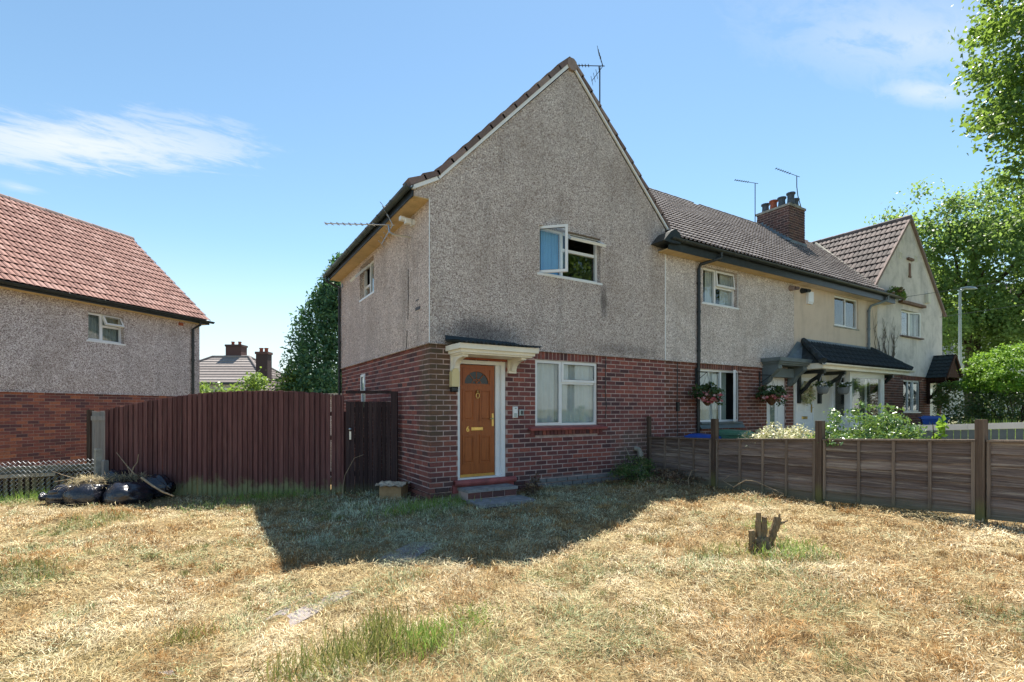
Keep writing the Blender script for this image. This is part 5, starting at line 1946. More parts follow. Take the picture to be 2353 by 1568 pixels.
for i in range(4):
    a, b = Vector((*PX[i], 0)), Vector((*PX[i + 1], 0))
    d = (b - a)
    L = d.length - 0.11
    d.normalize()
    o0 = a + d * 0.055
    # local +x runs from post i to post i+1; the face towards the lawn is local -y when seen from the lawn
    ang = math.atan2(d.y, d.x)
    t = thing('lap_fence', flabels[i], 'fence panel', o0, ang, 'panels of the low lap fence')
    z0a, z0b, z1a, z1b = BOTZ[i] + 0.03, BOTZ[i + 1] + 0.03, TOPZ[i], TOPZ[i + 1]
    if i == 2:
        z0a, z0b = 0.10, 0.17
    if i == 1:
        z0b = 0.07
    ns = 7
    rng = random.Random(50 + i)

    def zz(s, f):
        lo = z0a + (z0b - z0a) * s
        hi = z1a + (z1b - z1a) * s - 0.03
        return lo + (hi - lo) * f
    for k in range(ns):
        m2 = MB()
        n = 14
        vs = []
        ph = rng.random() * 9
        for j in range(n + 1):
            s = j / n
            x = L * s
            wv = 0.009 * math.sin(ph + s * 9) + 0.007 * math.sin(ph * 3 + s * 23)
            lo = zz(s, k / ns) - 0.028 + wv
            hi = zz(s, (k + 1) / ns) + 0.004
            vs += [(x, -0.038, lo), (x, -0.026, lo), (x, 0.006, hi), (x, -0.006, hi)]
        fs = []
        for j in range(n):
            q, r = j * 4, j * 4 + 4
            fs += [(q, r, r + 3, q + 3), (q + 1, q + 2, r + 2, r + 1), (q, q + 1, r + 1, r), (q + 3, r + 3, r + 2, q + 2)]
        fs += [(0, 3, 2, 1), (n * 4, n * 4 + 1, n * 4 + 2, n * 4 + 3)]
        # the lawn side is local -y after mirroring
        m2.add([(x, y, z) for x, y, z in vs], fs)
        m2.build('slat', M['lap'], t)
    for f in (0.012, 0.27, 0.51, 0.74, 0.988):
        m2 = MB()
        x = L * f
        w = 0.019
        lo, hi = zz(f, 0) - 0.02, zz(f, 1)
        m2.add([(x - w, -0.060, lo), (x + w, -0.060, lo), (x + w, -0.027, lo), (x - w, -0.027, lo), (x - w, -0.052, hi), (x + w, -0.052, hi), (x + w, -0.010, hi), (x - w, -0.010, hi)],
               [(0, 3, 2, 1), (4, 5, 6, 7), (0, 1, 5, 4), (1, 2, 6, 5), (2, 3, 7, 6), (3, 0, 4, 7)])
        m2.build('batten', M['batten'], t)
    m2 = MB()
    m2.add([(0, -0.066, z1a - 0.028), (L, -0.066, z1b - 0.028), (L, 0.02, z1b - 0.028), (0, 0.02, z1a - 0.028), (0, -0.066, z1a), (L, -0.066, z1b), (L, 0.02, z1b), (0, 0.02, z1a)],
           [(0, 3, 2, 1), (4, 5, 6, 7), (0, 1, 5, 4), (1, 2, 6, 5), (2, 3, 7, 6), (3, 0, 4, 7)])
    m2.build('capping', M['batten'], t)
    m2 = MB()
    za, zb = z0a - 0.05, z0b - 0.05
    m2.add([(0, -0.045, za), (L, -0.045, zb), (L, -0.01, zb), (0, -0.01, za), (0, -0.045, za + 0.045), (L, -0.045, zb + 0.045), (L, -0.01, zb + 0.045), (0, -0.01, za + 0.045)],
           [(0, 3, 2, 1), (4, 5, 6, 7), (0, 1, 5, 4), (1, 2, 6, 5), (2, 3, 7, 6), (3, 0, 4, 7)])
    m2.build('bottom_rail', M['lap'], t)

# ------------------------------------------------------------------ picket fence with a white top rail
PK = thing('picket_fence', 'grey picket fence with a broad white top rail in the next garden', 'fence', (11.23, 0, 0))


def railz(y):
    return 1.0 + (-y - 0.33) * 0.0625


mb = MB()
for a, b in ((-0.9, -3.9), (-3.905, -7.0)):
    mb.add([(-0.03, a, railz(a) - 0.13), (-0.03, b, railz(b) - 0.13), (0.03, b, railz(b) - 0.13), (0.03, a, railz(a) - 0.13), (-0.045, a, railz(a)), (-0.045, b, railz(b)), (0.045, b, railz(b)), (0.045, a, railz(a))],
           [(0, 1, 2, 3), (4, 7, 6, 5), (0, 4, 5, 1), (1, 5, 6, 2), (2, 6, 7, 3), (3, 7, 4, 0)])
mb.build('top_rail', M['upvc'], PK)
pm_ = MB()
pm_.box(-0.012, -0.057, 0.0, 0.012, 0.057, 1.0)
pms = pm_.mesh('picket', M['greywood'])
for i in range(46):
    y = -0.9 - 0.128 * i
    h = railz(y) - 0.135 - 0.25
    link('picket', pms, PK, Matrix.Translation((0, y, 0.25)) @ Matrix.Diagonal((1, 1, h, 1)))
mb = MB()
mb.box(0.013, -7.0, 0.62, 0.05, -0.9, 0.70)
mb.build('rail', M['upvc'], PK)

# ------------------------------------------------------------------ low fence on the left with chain-link wire
LF0, LF1 = Vector((-8.60, 5.30, -0.20)), Vector((-5.12, 5.08, -0.20))
LF0.z = LF1.z = -0.20
LR = math.atan2(LF1.y - LF0.y, LF1.x - LF0.x)
LL = (LF1 - LF0).length
LF = thing('low_wire_fence', 'low brown picket fence with boards and curling chain-link wire in front', 'fence', LF0, LR)
for i in range(int(LL / 0.105)):
    m2 = MB()
    x = i * 0.105
    m2.box(x + 0.01, 0.03, -0.2, x + 0.070, 0.05, 0.46 + random.uniform(-.01, .01))
    m2.build('picket', M['batten'], LF)
m2 = MB()
m2.box(0, 0.0, 0.505, LL - 0.05, 0.028, 0.64)
m2.build('board', M['mossboard'], LF)
m2 = MB()
m2.box(0, -0.055, 0.43, LL * 0.80, -0.002, 0.50)
m2.build('rail', M['railwood'], LF)
m2 = MB()
m2.box(0, -0.04, -0.01, LL * 0.72, 0.0, 0.045)
m2.build('bottom_plank', M['railwood'], LF)
m2 = MB()
m2.box(0, 0.052, 0.0, LL, 0.06, 0.62)
m2.build('backing_board', M['picketdark'], LF)
wm = MB()
dw = 0.075
nzg = int(LL / dw) + 2
for i in range(nzg):
    pts = []
    for k in range(19):
        x = i * dw + (dw * 0.5 if k % 2 else -dw * 0.02)
        z = 0.74 - k * 0.042 + 0.012 * math.sin(i * 0.9)
        y = -0.06 + 0.02 * math.sin(i * 0.5 + k * 0.3) - (0.03 if k < 2 else 0)
        pts.append((x, y, z))
    wm.tube(pts, 0.0034, 3, False)
    pts2 = [(2 * (i * dw + dw * 0.5) - p[0] - dw * 0.02, p[1] - 0.006, p[2]) for p in pts]
    wm.tube(pts2, 0.0034, 3, False)
wm.build('wire_mesh', M['steel'], LF, kind='stuff')
for k, (x, y, h, w, mt, lab) in enumerate(((-5.12, 4.80, 0.76, 0.055, 'concrete', 'rough concrete fence post wrapped in chain-link wire'), (-4.99, 4.62, 0.54, 0.042, 'oldwood', 'short pale timber post at the left end of the arched fence'))):
    t = thing('short_post', lab, 'fence post', (x, y, 0), 0.4 + 0.2 * k)
    m2 = MB()
    m2.box(-w, -w, -0.3, w, w, h - 0.02)
    m2.prism([(-w, h - 0.02), (w, h - 0.02), (w * 0.6, h), (-w * 0.6, h)], -w, w)
    m2.build('shaft', M[mt], t)
GG = thing('grey_gate', 'weathered grey board gate between the brown post and the arched fence', 'gate', (-5.50, 6.33, 0), math.atan2(-0.14, 0.24))
for i in range(4):
    m2 = MB()
    m2.cham(0.09 + i * 0.092, -0.02, -0.6, 0.09 + i * 0.092 + 0.087, 0.0, 1.50 + random.uniform(-.01, .01), 0.004)
    m2.build('board', M['oldwood'], GG)
m2 = MB()
m2.box(0.0, -0.05, -0.6, 0.085, 0.05, 1.54)
m2.build('post', M['picketdark'], GG, label='brown gate post')
m2 = MB()
m2.box(0.09, -0.045, 1.30, 0.46, -0.021, 1.40)
m2.build('rail', M['oldwood'], GG)


# ------------------------------------------------------------------ rubbish bags, branches, box
def bag(label, c, rad, rz, seed, tie=0.5):
    """A filled sack lying on its side: round bottom at -x, gathered neck at +x, creases running to the neck."""
    r_ = random.Random(seed * 17)
    off = Vector((seed * 3.7, seed * 1.3, seed * 2.1))
    nx_, na = 30, 56
    prof = []
    for i in range(nx_ + 1):
        t_ = i / nx_
        if t_ < 0.72:
            x = -1 + 1.75 * (t_ / 0.72)
            rr = math.sqrt(max(0.0, 1 - min(1.0, abs((x + 0.02) / 0.98)) ** 2.4)) if x < 0 else math.cos(min(1.0, x / 0.80) * 1.30) ** 0.7
        else:
            q = (t_ - 0.72) / 0.28
            x = 0.75 + 0.34 * q
            rr = 0.27 - 0.14 * math.sin(q * math.pi * 0.55) + 0.26 * q * q
        prof.append((x, max(rr, 0.012)))
    vs, fs = [], []
    k1 = r_.randint(9, 13)
    for x, rr in prof:
        gather = max(0.0, min(1.0, (x + 0.55) / 1.2))
        for j in range(na):
            a_ = 2 * math.pi * j / na
            d = Vector((x, math.cos(a_) * rr, math.sin(a_) * rr))
            ph = 2.2 * mnoise.noise(d * 1.3 + off)
            crease = (abs(math.sin(k1 * 0.5 * a_ + ph)) - 0.6) * 0.16 * gather + (abs(math.sin(k1 * a_ + 2 * ph + seed)) - 0.6) * 0.07 * (0.3 + gather)
            lump = mnoise.noise(d * 1.5 + off * 2) * 0.20 + mnoise.noise(d * 3.5 + off) * 0.07
            m_ = rr * (1 + crease + lump)
            y, z = math.cos(a_) * m_ * 1.04, math.sin(a_) * m_
            if z < -0.55:
                z = -0.55 + (z + 0.55) * 0.12
            z += max(0, x - tie) * 0.25
            vs.append((x * rad[0], y * rad[1], z * rad[2]))
    for i in range(nx_):
        for j in range(na):
            fs.append((i * na + j, i * na + (j + 1) % na, (i + 1) * na + (j + 1) % na, (i + 1) * na + j))
    fs.append(tuple(reversed(range(na))))
    fs.append(tuple(range(nx_ * na, (nx_ + 1) * na)))
    mb_ = MB()
    mb_.add(vs, fs)
    o = mb_.build('rubbish_bag', M['bag'], None, True)
    o.location = (c[0], c[1], float(zg(c[0], c[1])) + rad[2] * 0.52 + c[2])
    o.rotation_euler = (0, 0, rz)
    tag(o, label, 'rubbish bag', 'rubbish bags piled by the fence')


bag('leftmost black rubbish bag with its neck flopping towards the low fence', (-5.50, 4.08, 0), (0.33, 0.25, 0.23), 2.8, 1)
bag('large full black rubbish bag topped with cut grass, second from the left', (-5.12, 3.88, 0), (0.39, 0.32, 0.29), 1.2, 2, 0.9)
bag('front black rubbish bag with a smooth shiny side, nearest the lawn', (-4.48, 3.62, 0), (0.43, 0.30, 0.27), 0.55, 3, 0.85)
bag('black rubbish bag heaped at the back against the short timber post', (-4.78, 4.42, 0.10), (0.40, 0.26, 0.30), 1.3, 4, 0.8)
bag('rightmost black rubbish bag slumped against the arched fence boards', (-4.10, 3.98, 0.05), (0.36, 0.22, 0.27), -0.9, 5, 0.7)
bag('small brown stained rubbish bag squeezed between the two front bags', (-4.82, 3.92, 0), (0.22, 0.20, 0.24), 0.2, 6, 0.95)


def branch(label, pts, r0, r1, subs=()):
    t = thing('cut_branch', label, 'branch', pts[0], 0, 'cut branches by the rubbish bags')
    b0 = Vector(pts[0])
    n = len(pts)
    m2 = MB()
    m2.tube([Vector(p) - b0 for p in pts], [r0 + (r1 - r0) * i / (n - 1) for i in range(n)], 7)
    for s in subs:
        m2.tube([Vector(p) - b0 for p in s], [r1 * 1.1, r1 * 0.8, r1 * 0.4][:len(s)], 5)
    m2.build('stem', M['twig'], t)


branch('thick pale branch lying from the rightmost bag onto the lawn', [(-4.30, 3.40, 0.28), (-4.12, 3.10, 0.16), (-3.95, 2.88, 0.06), (-3.78, 2.68, 0.0)], 0.022, 0.012)
branch('thin pale stick leaning from the bags onto the chain-link wire', [(-4.44, 3.79, 0.31), (-4.60, 4.05, 0.48), (-4.78, 4.35, 0.70)], 0.010, 0.006)
branch('forked curved twig poking up from the back of the bags', [(-4.52, 3.96, 0.26), (-4.48, 4.0, 0.42), (-4.42, 4.0, 0.52), (-4.40, 4.0, 0.67)], 0.012, 0.007, [[(-4.52, 3.96, 0.26), (-4.56, 3.98, 0.40), (-4.60, 4.0, 0.52)]])
branch('short twigs sticking out over the leftmost bag', [(-4.88, 3.71, 0.25), (-5.34, 3.88, 0.28), (-5.62, 3.95, 0.24)], 0.010, 0.006, [[(-5.3, 3.85, 0.28), (-5.5, 4.0, 0.34), (-5.68, 4.09, 0.42)]])
branch('long grey stick lying in front of the lap fence panels', [(4.75, -2.55, 0.16), (4.80, -2.75, 0.30), (4.95, -2.85, 0.28), (5.02, -3.3, 0.12)], 0.010, 0.006, [[(4.75, -2.55, 0.16), (4.72, -2.35, 0.25), (4.85, -2.4, 0.34)]])
branch('thin dead stalk standing against the lap fence', [(4.55, -1.75, 0.0), (4.56, -1.72, 0.22), (4.62, -1.75, 0.38), (4.72, -1.80, 0.39)], 0.008, 0.005)
branch('dry stalk leaning across the dark side gate', [(-1.12, 1.62, -0.15), (-1.05, 1.62, 0.30), (-0.88, 1.60, 0.62), (-0.72, 1.55, 0.68)], 0.007, 0.004)

CB = thing('cardboard_box', 'battered cardboard box with a torn flap lid beside the gate', 'box', (-0.34, 0.90, float(zg(-0.34, 0.90)) - 0.01), -0.75)
m2 = MB()
for (a, b, c, d) in ((-0.21, -0.16, 0.21, -0.152), (-0.21, 0.152, 0.21, 0.16), (-0.21, -0.151, -0.202, 0.151), (0.202, -0.151, 0.21, 0.151)):
    m2.box(a, b, 0, c, d, 0.24)
m2.box(-0.201, -0.151, 0.0, 0.201, 0.151, 0.008)
m2.build('carton', M['card'], CB)
m2 = MB()
n = 9
vs = []
for i in range(n + 1):
    for j in range(n + 1):
        x, y = -0.26 + 0.52 * i / n, -0.21 + 0.42 * j / n
        z = 0.245 + 0.06 * (1 - abs(j / n - 0.5) * 1.6) + 0.018 * math.sin(i * 2.1 + j * 1.7) + random.uniform(-.006, .006)
        if i in (0, n) or j in (0, n):
            x += random.uniform(-.025, .025)
            y += random.uniform(-.025, .025)
        vs.append((x, y, z))
fs = [(i * (n + 1) + j, (i + 1) * (n + 1) + j, (i + 1) * (n + 1) + j + 1, i * (n + 1) + j + 1) for i in range(n) for j in range(n)]
m2.add(vs + [(a, b, c - 0.012) for a, b, c in vs], fs + [tuple(q + len(vs) for q in reversed(f)) for f in fs])
m2.build('flap_lid', M['cardlid'], CB)

# waste pipe stub by the wall
WP = thing('waste_pipe', 'grey waste pipe elbow against the brick wall beside the weeds', 'pipe')
m2 = MB()
m2.tube([(4.92, -0.14, 0.05), (4.92, -0.14, 0.58), (4.90, -0.10, 0.66), (4.86, -0.02, 0.68)], 0.055, 10)
m2.tube([(4.92, -0.14, 0.50), (4.92, -0.14, 0.60)], 0.066, 10)
m2.build('elbow', M['concrete'], WP)
m2 = MB()
m2.tube([(4.70, -0.12, 0.35), (4.55, -0.03, 0.75)], 0.012, 5)
m2.build('stick', M['railwood'], WP)

# stump of a cut shrub
SX, SY = 1.90, -4.86
SZ = float(zg(SX, SY))
SP = thing('shrub_stump', 'sawn off shrub stump of several upright prongs in the dry lawn', 'stump', (SX, SY, SZ))


def prong(pts, rads, seed):
    m2 = MB()
    P = []
    for i, p in enumerate(pts):
        w = Vector((RGT.x * p[0] + FWD.x * p[1], RGT.y * p[0] + FWD.y * p[1], p[2]))
        P.append(w)
    Q, RR = [], []
    for i in range(len(P) - 1):
        for k in range(4):
            f = k / 4
            Q.append(P[i].lerp(P[i + 1], f) + Vector((random.uniform(-.004, .004), random.uniform(-.004, .004), 0)))
            RR.append((rads[i] + (rads[i + 1] - rads[i]) * f) * random.uniform(0.9, 1.1))
    Q.append(P[-1])
    RR.append(rads[-1])
    m2.tube(Q, RR, 9)
    return m2.build('prong', M['bark'], SP)


prong([(0.0, 0.0, -0.05), (-0.02, 0.01, 0.15), (-0.028, 0.02, 0.30), (-0.02, 0.02, 0.43)], [0.055, 0.036, 0.030, 0.024], 1)
prong([(0.02, -0.01, -0.05), (0.025, 0.0, 0.15), (0.03, 0.0, 0.28), (0.035, 0.0, 0.385)], [0.06, 0.038, 0.031, 0.024], 2)
prong([(-0.08, 0.0, -0.05), (-0.10, -0.01, 0.12), (-0.115, -0.01, 0.24)], [0.055, 0.038, 0.030], 3)
prong([(0.06, 0.0, -0.05), (0.10, 0.0, 0.12), (0.15, 0.01, 0.25), (0.19, 0.02, 0.37)], [0.055, 0.040, 0.040, 0.043], 4)
prong([(0.17, 0.01, 0.30), (0.21, 0.0, 0.31), (0.29, 0.0, 0.345)], [0.022, 0.016, 0.008], 5)
prong([(0.19, 0.02, 0.33), (0.21, 0.02, 0.38), (0.215, 0.02, 0.415)], [0.018, 0.012, 0.008], 6)
m2 = MB()
bmx = bmesh.new()
bmesh.ops.create_icosphere(bmx, subdivisions=3, radius=1)
for v in bmx.verts:
    q = v.co
    r = 1 + 0.35 * mnoise.noise(q * 3)
    v.co = Vector((q.x * 0.125 * r, q.y * 0.11 * r, q.z * 0.15 * r + 0.02))
me = bpy.data.meshes.new('root_crown')
bmx.to_mesh(me)
bmx.free()
me.materials.append(M['bark'])
link('root_crown', me, SP)


r = random.Random(4)
for i in range(14):
    a = r.uniform(0, 6.28)
    m2 = MB()
    m2.tube([(0.10 * math.cos(a), 0.08 * math.sin(a), 0.0), (0.12 * math.cos(a), 0.10 * math.sin(a), r.uniform(0.08, 0.2)), (0.14 * math.cos(a) + r.uniform(-.03, .03), 0.11 * math.sin(a), r.uniform(0.12, 0.27))], [0.016, 0.010, 0.003], 5)
    m2.build('splinter', M['bark'], SP)
# ------------------------------------------------------------------ bins
def bin_(label, c, rz, mat, h=1.07, s=1.0):
    t = thing('wheelie_bin', label, 'bin', c, rz)
    m2 = MB()
    vs = [(-.20 * s, -.24, 0.05), (.20 * s, -.24, 0.05), (.20 * s, .22, 0.05), (-.20 * s, .22, 0.05), (-.27 * s, -.34, h - 0.10), (.27 * s, -.34, h - 0.10), (.27 * s, .30, h - 0.10), (-.27 * s, .30, h - 0.10)]
    m2.add(vs, [(0, 3, 2, 1), (0, 1, 5, 4), (1, 2, 6, 5), (2, 3, 7, 6), (3, 0, 4, 7)])
    m2.build('bin_body', M[mat], t)
    m2 = MB()
    vs = [(-.29 * s, -.37, h - .11), (.29 * s, -.37, h - .11), (.29 * s, .33, h - .11), (-.29 * s, .33, h - .11), (-.28 * s, -.36, h - .07), (.28 * s, -.36, h - .07), (.28 * s, .32, h - .05), (-.28 * s, .32, h - .05),
          (-.22 * s, -.26, h - .02), (.22 * s, -.26, h - .02), (.22 * s, .24, h), (-.22 * s, .24, h)]
    m2.add(vs, [(0, 3, 2, 1), (0, 1, 5, 4), (1, 2, 6, 5), (2, 3, 7, 6), (3, 0, 4, 7), (4, 5, 9, 8), (5, 6, 10, 9), (6, 7, 11, 10), (7, 4, 8, 11), (8, 9, 10, 11)])
    m2.tube([(-.24 * s, .36, h - .06), (.24 * s, .36, h - .06)], 0.018, 6)
    m2.build('lid', M[mat], t)
    for sx in (-1, 1):
        m2 = MB()
        m2.tube([(sx * .20, .22, 0.10), (sx * .25, .22, 0.10)], 0.10, 12)
        m2.build('wheel', M['black'], t)


bin_('blue lidded wheelie bin close to the house wall behind the lap fence', (6.55, -0.55, -0.08), 0.25, 'blue_bin', 1.06)
bin_('green lidded wheelie bin behind the lap fence under the window', (7.05, -0.95, 0.0), 0.1, 'green_bin', 1.08, 1.15)
bin_('blue wheelie bin below the window of the grey gabled house', (16.7, -1.45, 0.62), 0.4, 'blue_bin', 0.72, 1.3)


# ------------------------------------------------------------------ hanging baskets, wreath, topiary
def basket(label, c, seed, wall_y=-0.01):
    t = thing('hanging_basket', label, 'hanging basket', c, 0, 'hanging flower baskets on brackets')
    m2 = MB()
    m2.lathe([(0.03, -0.30), (0.07, -0.26), (0.13, -0.18), (0.19, -0.06), (0.20, 0.0), (0.17, 0.0)], (0, 0, 0), 14)
    m2.build('basket', M['wicker'], t)
    m2 = MB()
    for w in (0.3, 2.4, 4.5):
        m2.tube([(0.18 * math.cos(w), 0.18 * math.sin(w), 0), (0, 0, 0.48)], 0.004, 4)
    m2.build('chain', M['darkmetal'], t)
    m2 = MB()
    m2.tube([(0, 0, 0.50), (0, 0.33, 0.54)], 0.010, 5)
    m2.tube([(0, 0.02, 0.50), (0, 0.33, 0.30)], 0.008, 5)
    m2.box(-0.015, 0.32, 0.22, 0.015, 0.34, 0.62)
    m2.build('bracket', M['black'], t)
    foliage('foliage', t, 900, (0, 0, 0.06), (0.34, 0.28, 0.17), 30, 0.18, 0.075, M['leaf_dark'], seed)
    foliage('trailing_leaves', t, 350, (0.05, -0.05, -0.08), (0.36, 0.28, 0.20), 16, 0.16, 0.06, M['leaf_dark'], seed + 1)
    foliage('flowers', t, 260, (0, -0.06, -0.06), (0.40, 0.32, 0.13), 26, 0.10, 0.062, M['flower'], seed + 2, aspect=0.95, fold=0.6)


basket('hanging basket of pink flowers beside the black downpipe', (6.92, -0.36, 1.93), 300)
basket('hanging basket of pink flowers between the window and the white door', (9.55, -0.36, 1.95), 310)
for lab, c, sd_ in (('grey hanging pot under the left gallows bracket of the dark canopy', (11.42, -0.72, 2.14), 320), ('grey hanging pot under the second gallows bracket of the dark canopy', (12.55, -0.72, 2.14), 330)):
    t = thing('hanging_pot', lab, 'hanging pot', c, 0, 'grey hanging pots')
    m2 = MB()
    m2.lathe([(0.09, -0.16), (0.13, -0.12), (0.155, -0.04), (0.16, 0.04), (0.14, 0.04)], (0, 0, 0), 14)
    m2.build('pot', M['potgrey'], t)
    m2 = MB()
    for w in (0.3, 2.4, 4.5):
        m2.tube([(0.14 * math.cos(w), 0.14 * math.sin(w), 0.03), (0, 0, 0.42)], 0.004, 4)
    m2.build('chain', M['steel'], t)
    foliage('foliage', t, 260, (0, 0, 0.10), (0.19, 0.19, 0.10), 16, 0.2, 0.06, M['leaf_dark'], sd_)
    foliage('flowers', t, 14, (0, -0.05, 0.12), (0.19, 0.19, 0.08), 8, 0.1, 0.06, M['upvc'], sd_ + 1, aspect=0.9)
t = thing('door_wreath', 'cream and green leafy wreath hanging on the white door behind the bracket', 'wreath', (11.72, -0.14, 2.02))
rng = np.random.default_rng(5)
w = rng.uniform(0, 6.283, 900)
P = np.stack([0.20 * np.cos(w), np.zeros(900), 0.24 * np.sin(w)], 1) + rng.normal(size=(900, 3)) * 0.05
V, F = leaves(P, 0.07, 0.1, np.tile([0, -1.0, 0], (900, 1)), 0.6, 0.25, rng)
link('foliage', np_mesh('foliage', V, F, M['leaf_varieg']), t)
t = thing('topiary_ball', 'dark green topiary ball hanging beside the porch door', 'topiary', (20.45, -0.42, 1.92))
foliage('foliage', t, 1500, (0, 0, 0), (0.24, 0.24, 0.24), 90, 0.12, 0.05, M['leaf_dark'], 340, shell=0.85)
m2 = MB()
m2.tube([(0, 0, 0.2), (0, 0.1, 0.7)], 0.006, 4)
m2.build('chain', M['darkmetal'], t)


# ------------------------------------------------------------------ shrubs and trees
def shrub(label, name, c, rad, n, leaf, mat, seed, cat='shrub', clumps=70, spread=0.16, shell=0.5, group=None, twigs=6, **kw):
    zb = float(zg(c[0], c[1]))
    t = thing(name, label, cat, (c[0], c[1], zb), 0, group)
    foliage('foliage', t, n, (0, 0, c[2] - zb), rad, clumps, spread, leaf, M[mat], seed, shell, **kw)
    m2 = MB()
    r = random.Random(seed)
    for i in range(twigs):
        a = r.uniform(0, 6.28)
        m2.tube([(0.05 * math.cos(a), 0.05 * math.sin(a), -0.1), (0.3 * rad[0] * math.cos(a), 0.3 * rad[1] * math.sin(a), (c[2] - zb) * 0.6), (0.65 * rad[0] * math.cos(a), 0.65 * rad[1] * math.sin(a), c[2] - zb + rad[2] * 0.4)], [0.02, 0.014, 0.006], 5)
    m2.build('stems', M['trunk'], t)
    return t


shrub('cream and pink variegated shrub behind the lap fence', 'variegated_shrub', (6.25, -2.62, 0.74), (0.80, 0.66, 0.56), 9000, 0.055, 'leaf_varieg', 400, clumps=150, spread=0.10)
gs = shrub('green leafy shrub spilling over the lap fence', 'leafy_shrub', (6.42, -4.05, 0.84), (0.90, 0.76, 0.58), 11000, 0.065, 'leaf_green', 410, clumps=170, spread=0.10, aspect=0.45)
zb = float(zg(6.42, -4.05))
for i, (x, y, z, n) in enumerate(((5.62, -3.65, 1.12, 160), (5.48, -4.0, 1.02, 130), (6.55, -3.9, 1.55, 110), (6.85, -4.2, 1.50, 90), (6.2, -3.7, 1.42, 110), (5.75, -4.6, 1.15, 120))):
    foliage('spray', gs, n, (x - 6.42, y + 4.05, z - zb), (0.26, 0.22, 0.14), 9, 0.2, 0.075, M['leaf_green'], 420 + i, aspect=0.4)
sp = shrub('upright lime green sprig beside the leafy shrub', 'young_sprig', (7.45, -4.60, 1.20), (0.10, 0.10, 0.30), 70, 0.12, 'leaf_bright', 430, 'plant', 8, 0.25, twigs=1)
# hedge: a clipped block
rng = np.random.default_rng(440)
n = 9000
P = rng.uniform(-1, 1, (n, 3))
ax = rng.integers(0, 3, n)
sg = rng.choice([-1, 1], n)
for k in range(3):
    q = ax == k
    P[q, k] = sg[q] * rng.uniform(0.82, 1.05, q.sum())
P = P * np.array([1.05, 0.75, 1.05])
t = thing('clipped_hedge', 'clipped box shaped hedge with a pale top beside the porch', 'hedge', (19.25, -1.95, 1.35), -0.55)
V, F = leaves(P, 0.085, 0.4, P / np.linalg.norm(P, axis=1, keepdims=True), 0.6, 0.25, rng)
link('foliage', np_mesh('foliage', V, F, M['weed']), t)
P2 = np.stack([rng.uniform(-1, 1, 1800) * 1.05, rng.uniform(-1, 1, 1800) * 0.75, 1.05 + rng.normal(size=1800) * 0.05], 1)
V, F = leaves(P2, 0.10, 0.5, None, 0.6, 0.25, rng)
link('top_leaves', np_mesh('top_leaves', V, F, M['leaf_lime']), t)  # layer of paler leaves over the hedge top
shrub('big rounded conifer bush with bright green tips at the right edge', 'round_bush', (16.95, -3.35, 2.22), (1.25, 1.15, 1.10), 20000, 0.072, 'leaf_bright', 450, clumps=190, spread=0.085, shell=0.72, zmin=-0.1, noise_amp=0.16)
shrub('dark twiggy shrub under the big rounded bush', 'under_shrub', (16.85, -3.25, 1.55), (1.15, 1.0, 0.8), 6000, 0.075, 'leaf_dark', 455, clumps=120, spread=0.14, shell=0.5)
for i, (c, rad, lab) in enumerate((((-3.05, 15.2, 0.9), (1.0, 0.9, 1.45), 'low lime green shrub beyond the fence next to the pebbledash corner'), ((-1.55, 14.3, 1.1), (1.15, 0.9, 1.7), 'tall yellow green shrub beyond the fence in front of the hipped roof'),
                                   ((-0.35, 13.6, 1.15), (0.95, 0.85, 1.85), 'yellow green shrub beyond the fence beside the conifer'))):
    shrub(lab, 'garden_shrub', c, rad, 6500, 0.13, 'leaf_lime', 460 + i, clumps=95, spread=0.13, group='sunlit shrubs behind the arched fence')


def tree(label, name, base, centre, rad, n, leaf, mat, seed, clumps=120, spread=0.10, shell=0.35, trunk_r=0.22, limbs=9, **kw):
    t = thing(name, label, 'tree', base)
    b = Vector(base)
    c = Vector(centre) - b
    foliage('crown', t, n, tuple(c), rad, clumps, spread, leaf, M[mat], seed, shell, **kw)
    m2 = MB()
    r = random.Random(seed)
    top = c + Vector((0, 0, rad[2] * 0.55))
    pts = [Vector((0, 0, -0.5)), c * 0.35 + Vector((r.uniform(-.15, .15), r.uniform(-.15, .15), 0)), c * 0.7, c, top]
    pts[0].z = -0.5
    m2.tube(pts, [trunk_r * 1.25, trunk_r, trunk_r * 0.8, trunk_r * 0.55, trunk_r * 0.15], 9)
    for i in range(limbs):
        a = i * 2.4 + r.uniform(-.3, .3)
        f = r.uniform(0.45, 0.95)
        s = c * f
        e = c + Vector((rad[0] * 0.75 * math.cos(a), rad[1] * 0.75 * math.sin(a), rad[2] * r.uniform(-0.5, 0.6)))
        m = s.lerp(e, 0.5) + Vector((0, 0, -0.2 * rad[2] * r.random()))
        m2.tube([s, m, e], [trunk_r * 0.45, trunk_r * 0.28, trunk_r * 0.08], 6)
    m2.build('trunk', M['trunk'], t)
    return t


tree('tall broadleaf street tree behind the grey gabled house and lamp post', 'street_tree', (40.9, 4.4, 1.0), (40.9, 4.4, 10.7), (5.2, 5.2, 6.0), 46000, 0.25, 'leaf_tree', 500, 300, 0.09, 0.40, 0.42, 14)
tree('near sycamore whose bright leaves hang in from the top right', 'sycamore_tree', (17.4, -5.75, 0.9), (17.3, -5.7, 11.3), (3.25, 3.25, 4.5), 60000, 0.165, 'leaf_near', 510, 280, 0.085, 0.35, 0.25, 14)
tree('leafy tree across the street mirrored in the upstairs window', 'roadside_tree', (17.0, -17.5, 0.5), (17.0, -17.5, 9.6), (4.2, 4.2, 4.6), 9000, 0.36, 'leaf_tree', 520, 120, 0.10, 0.3)
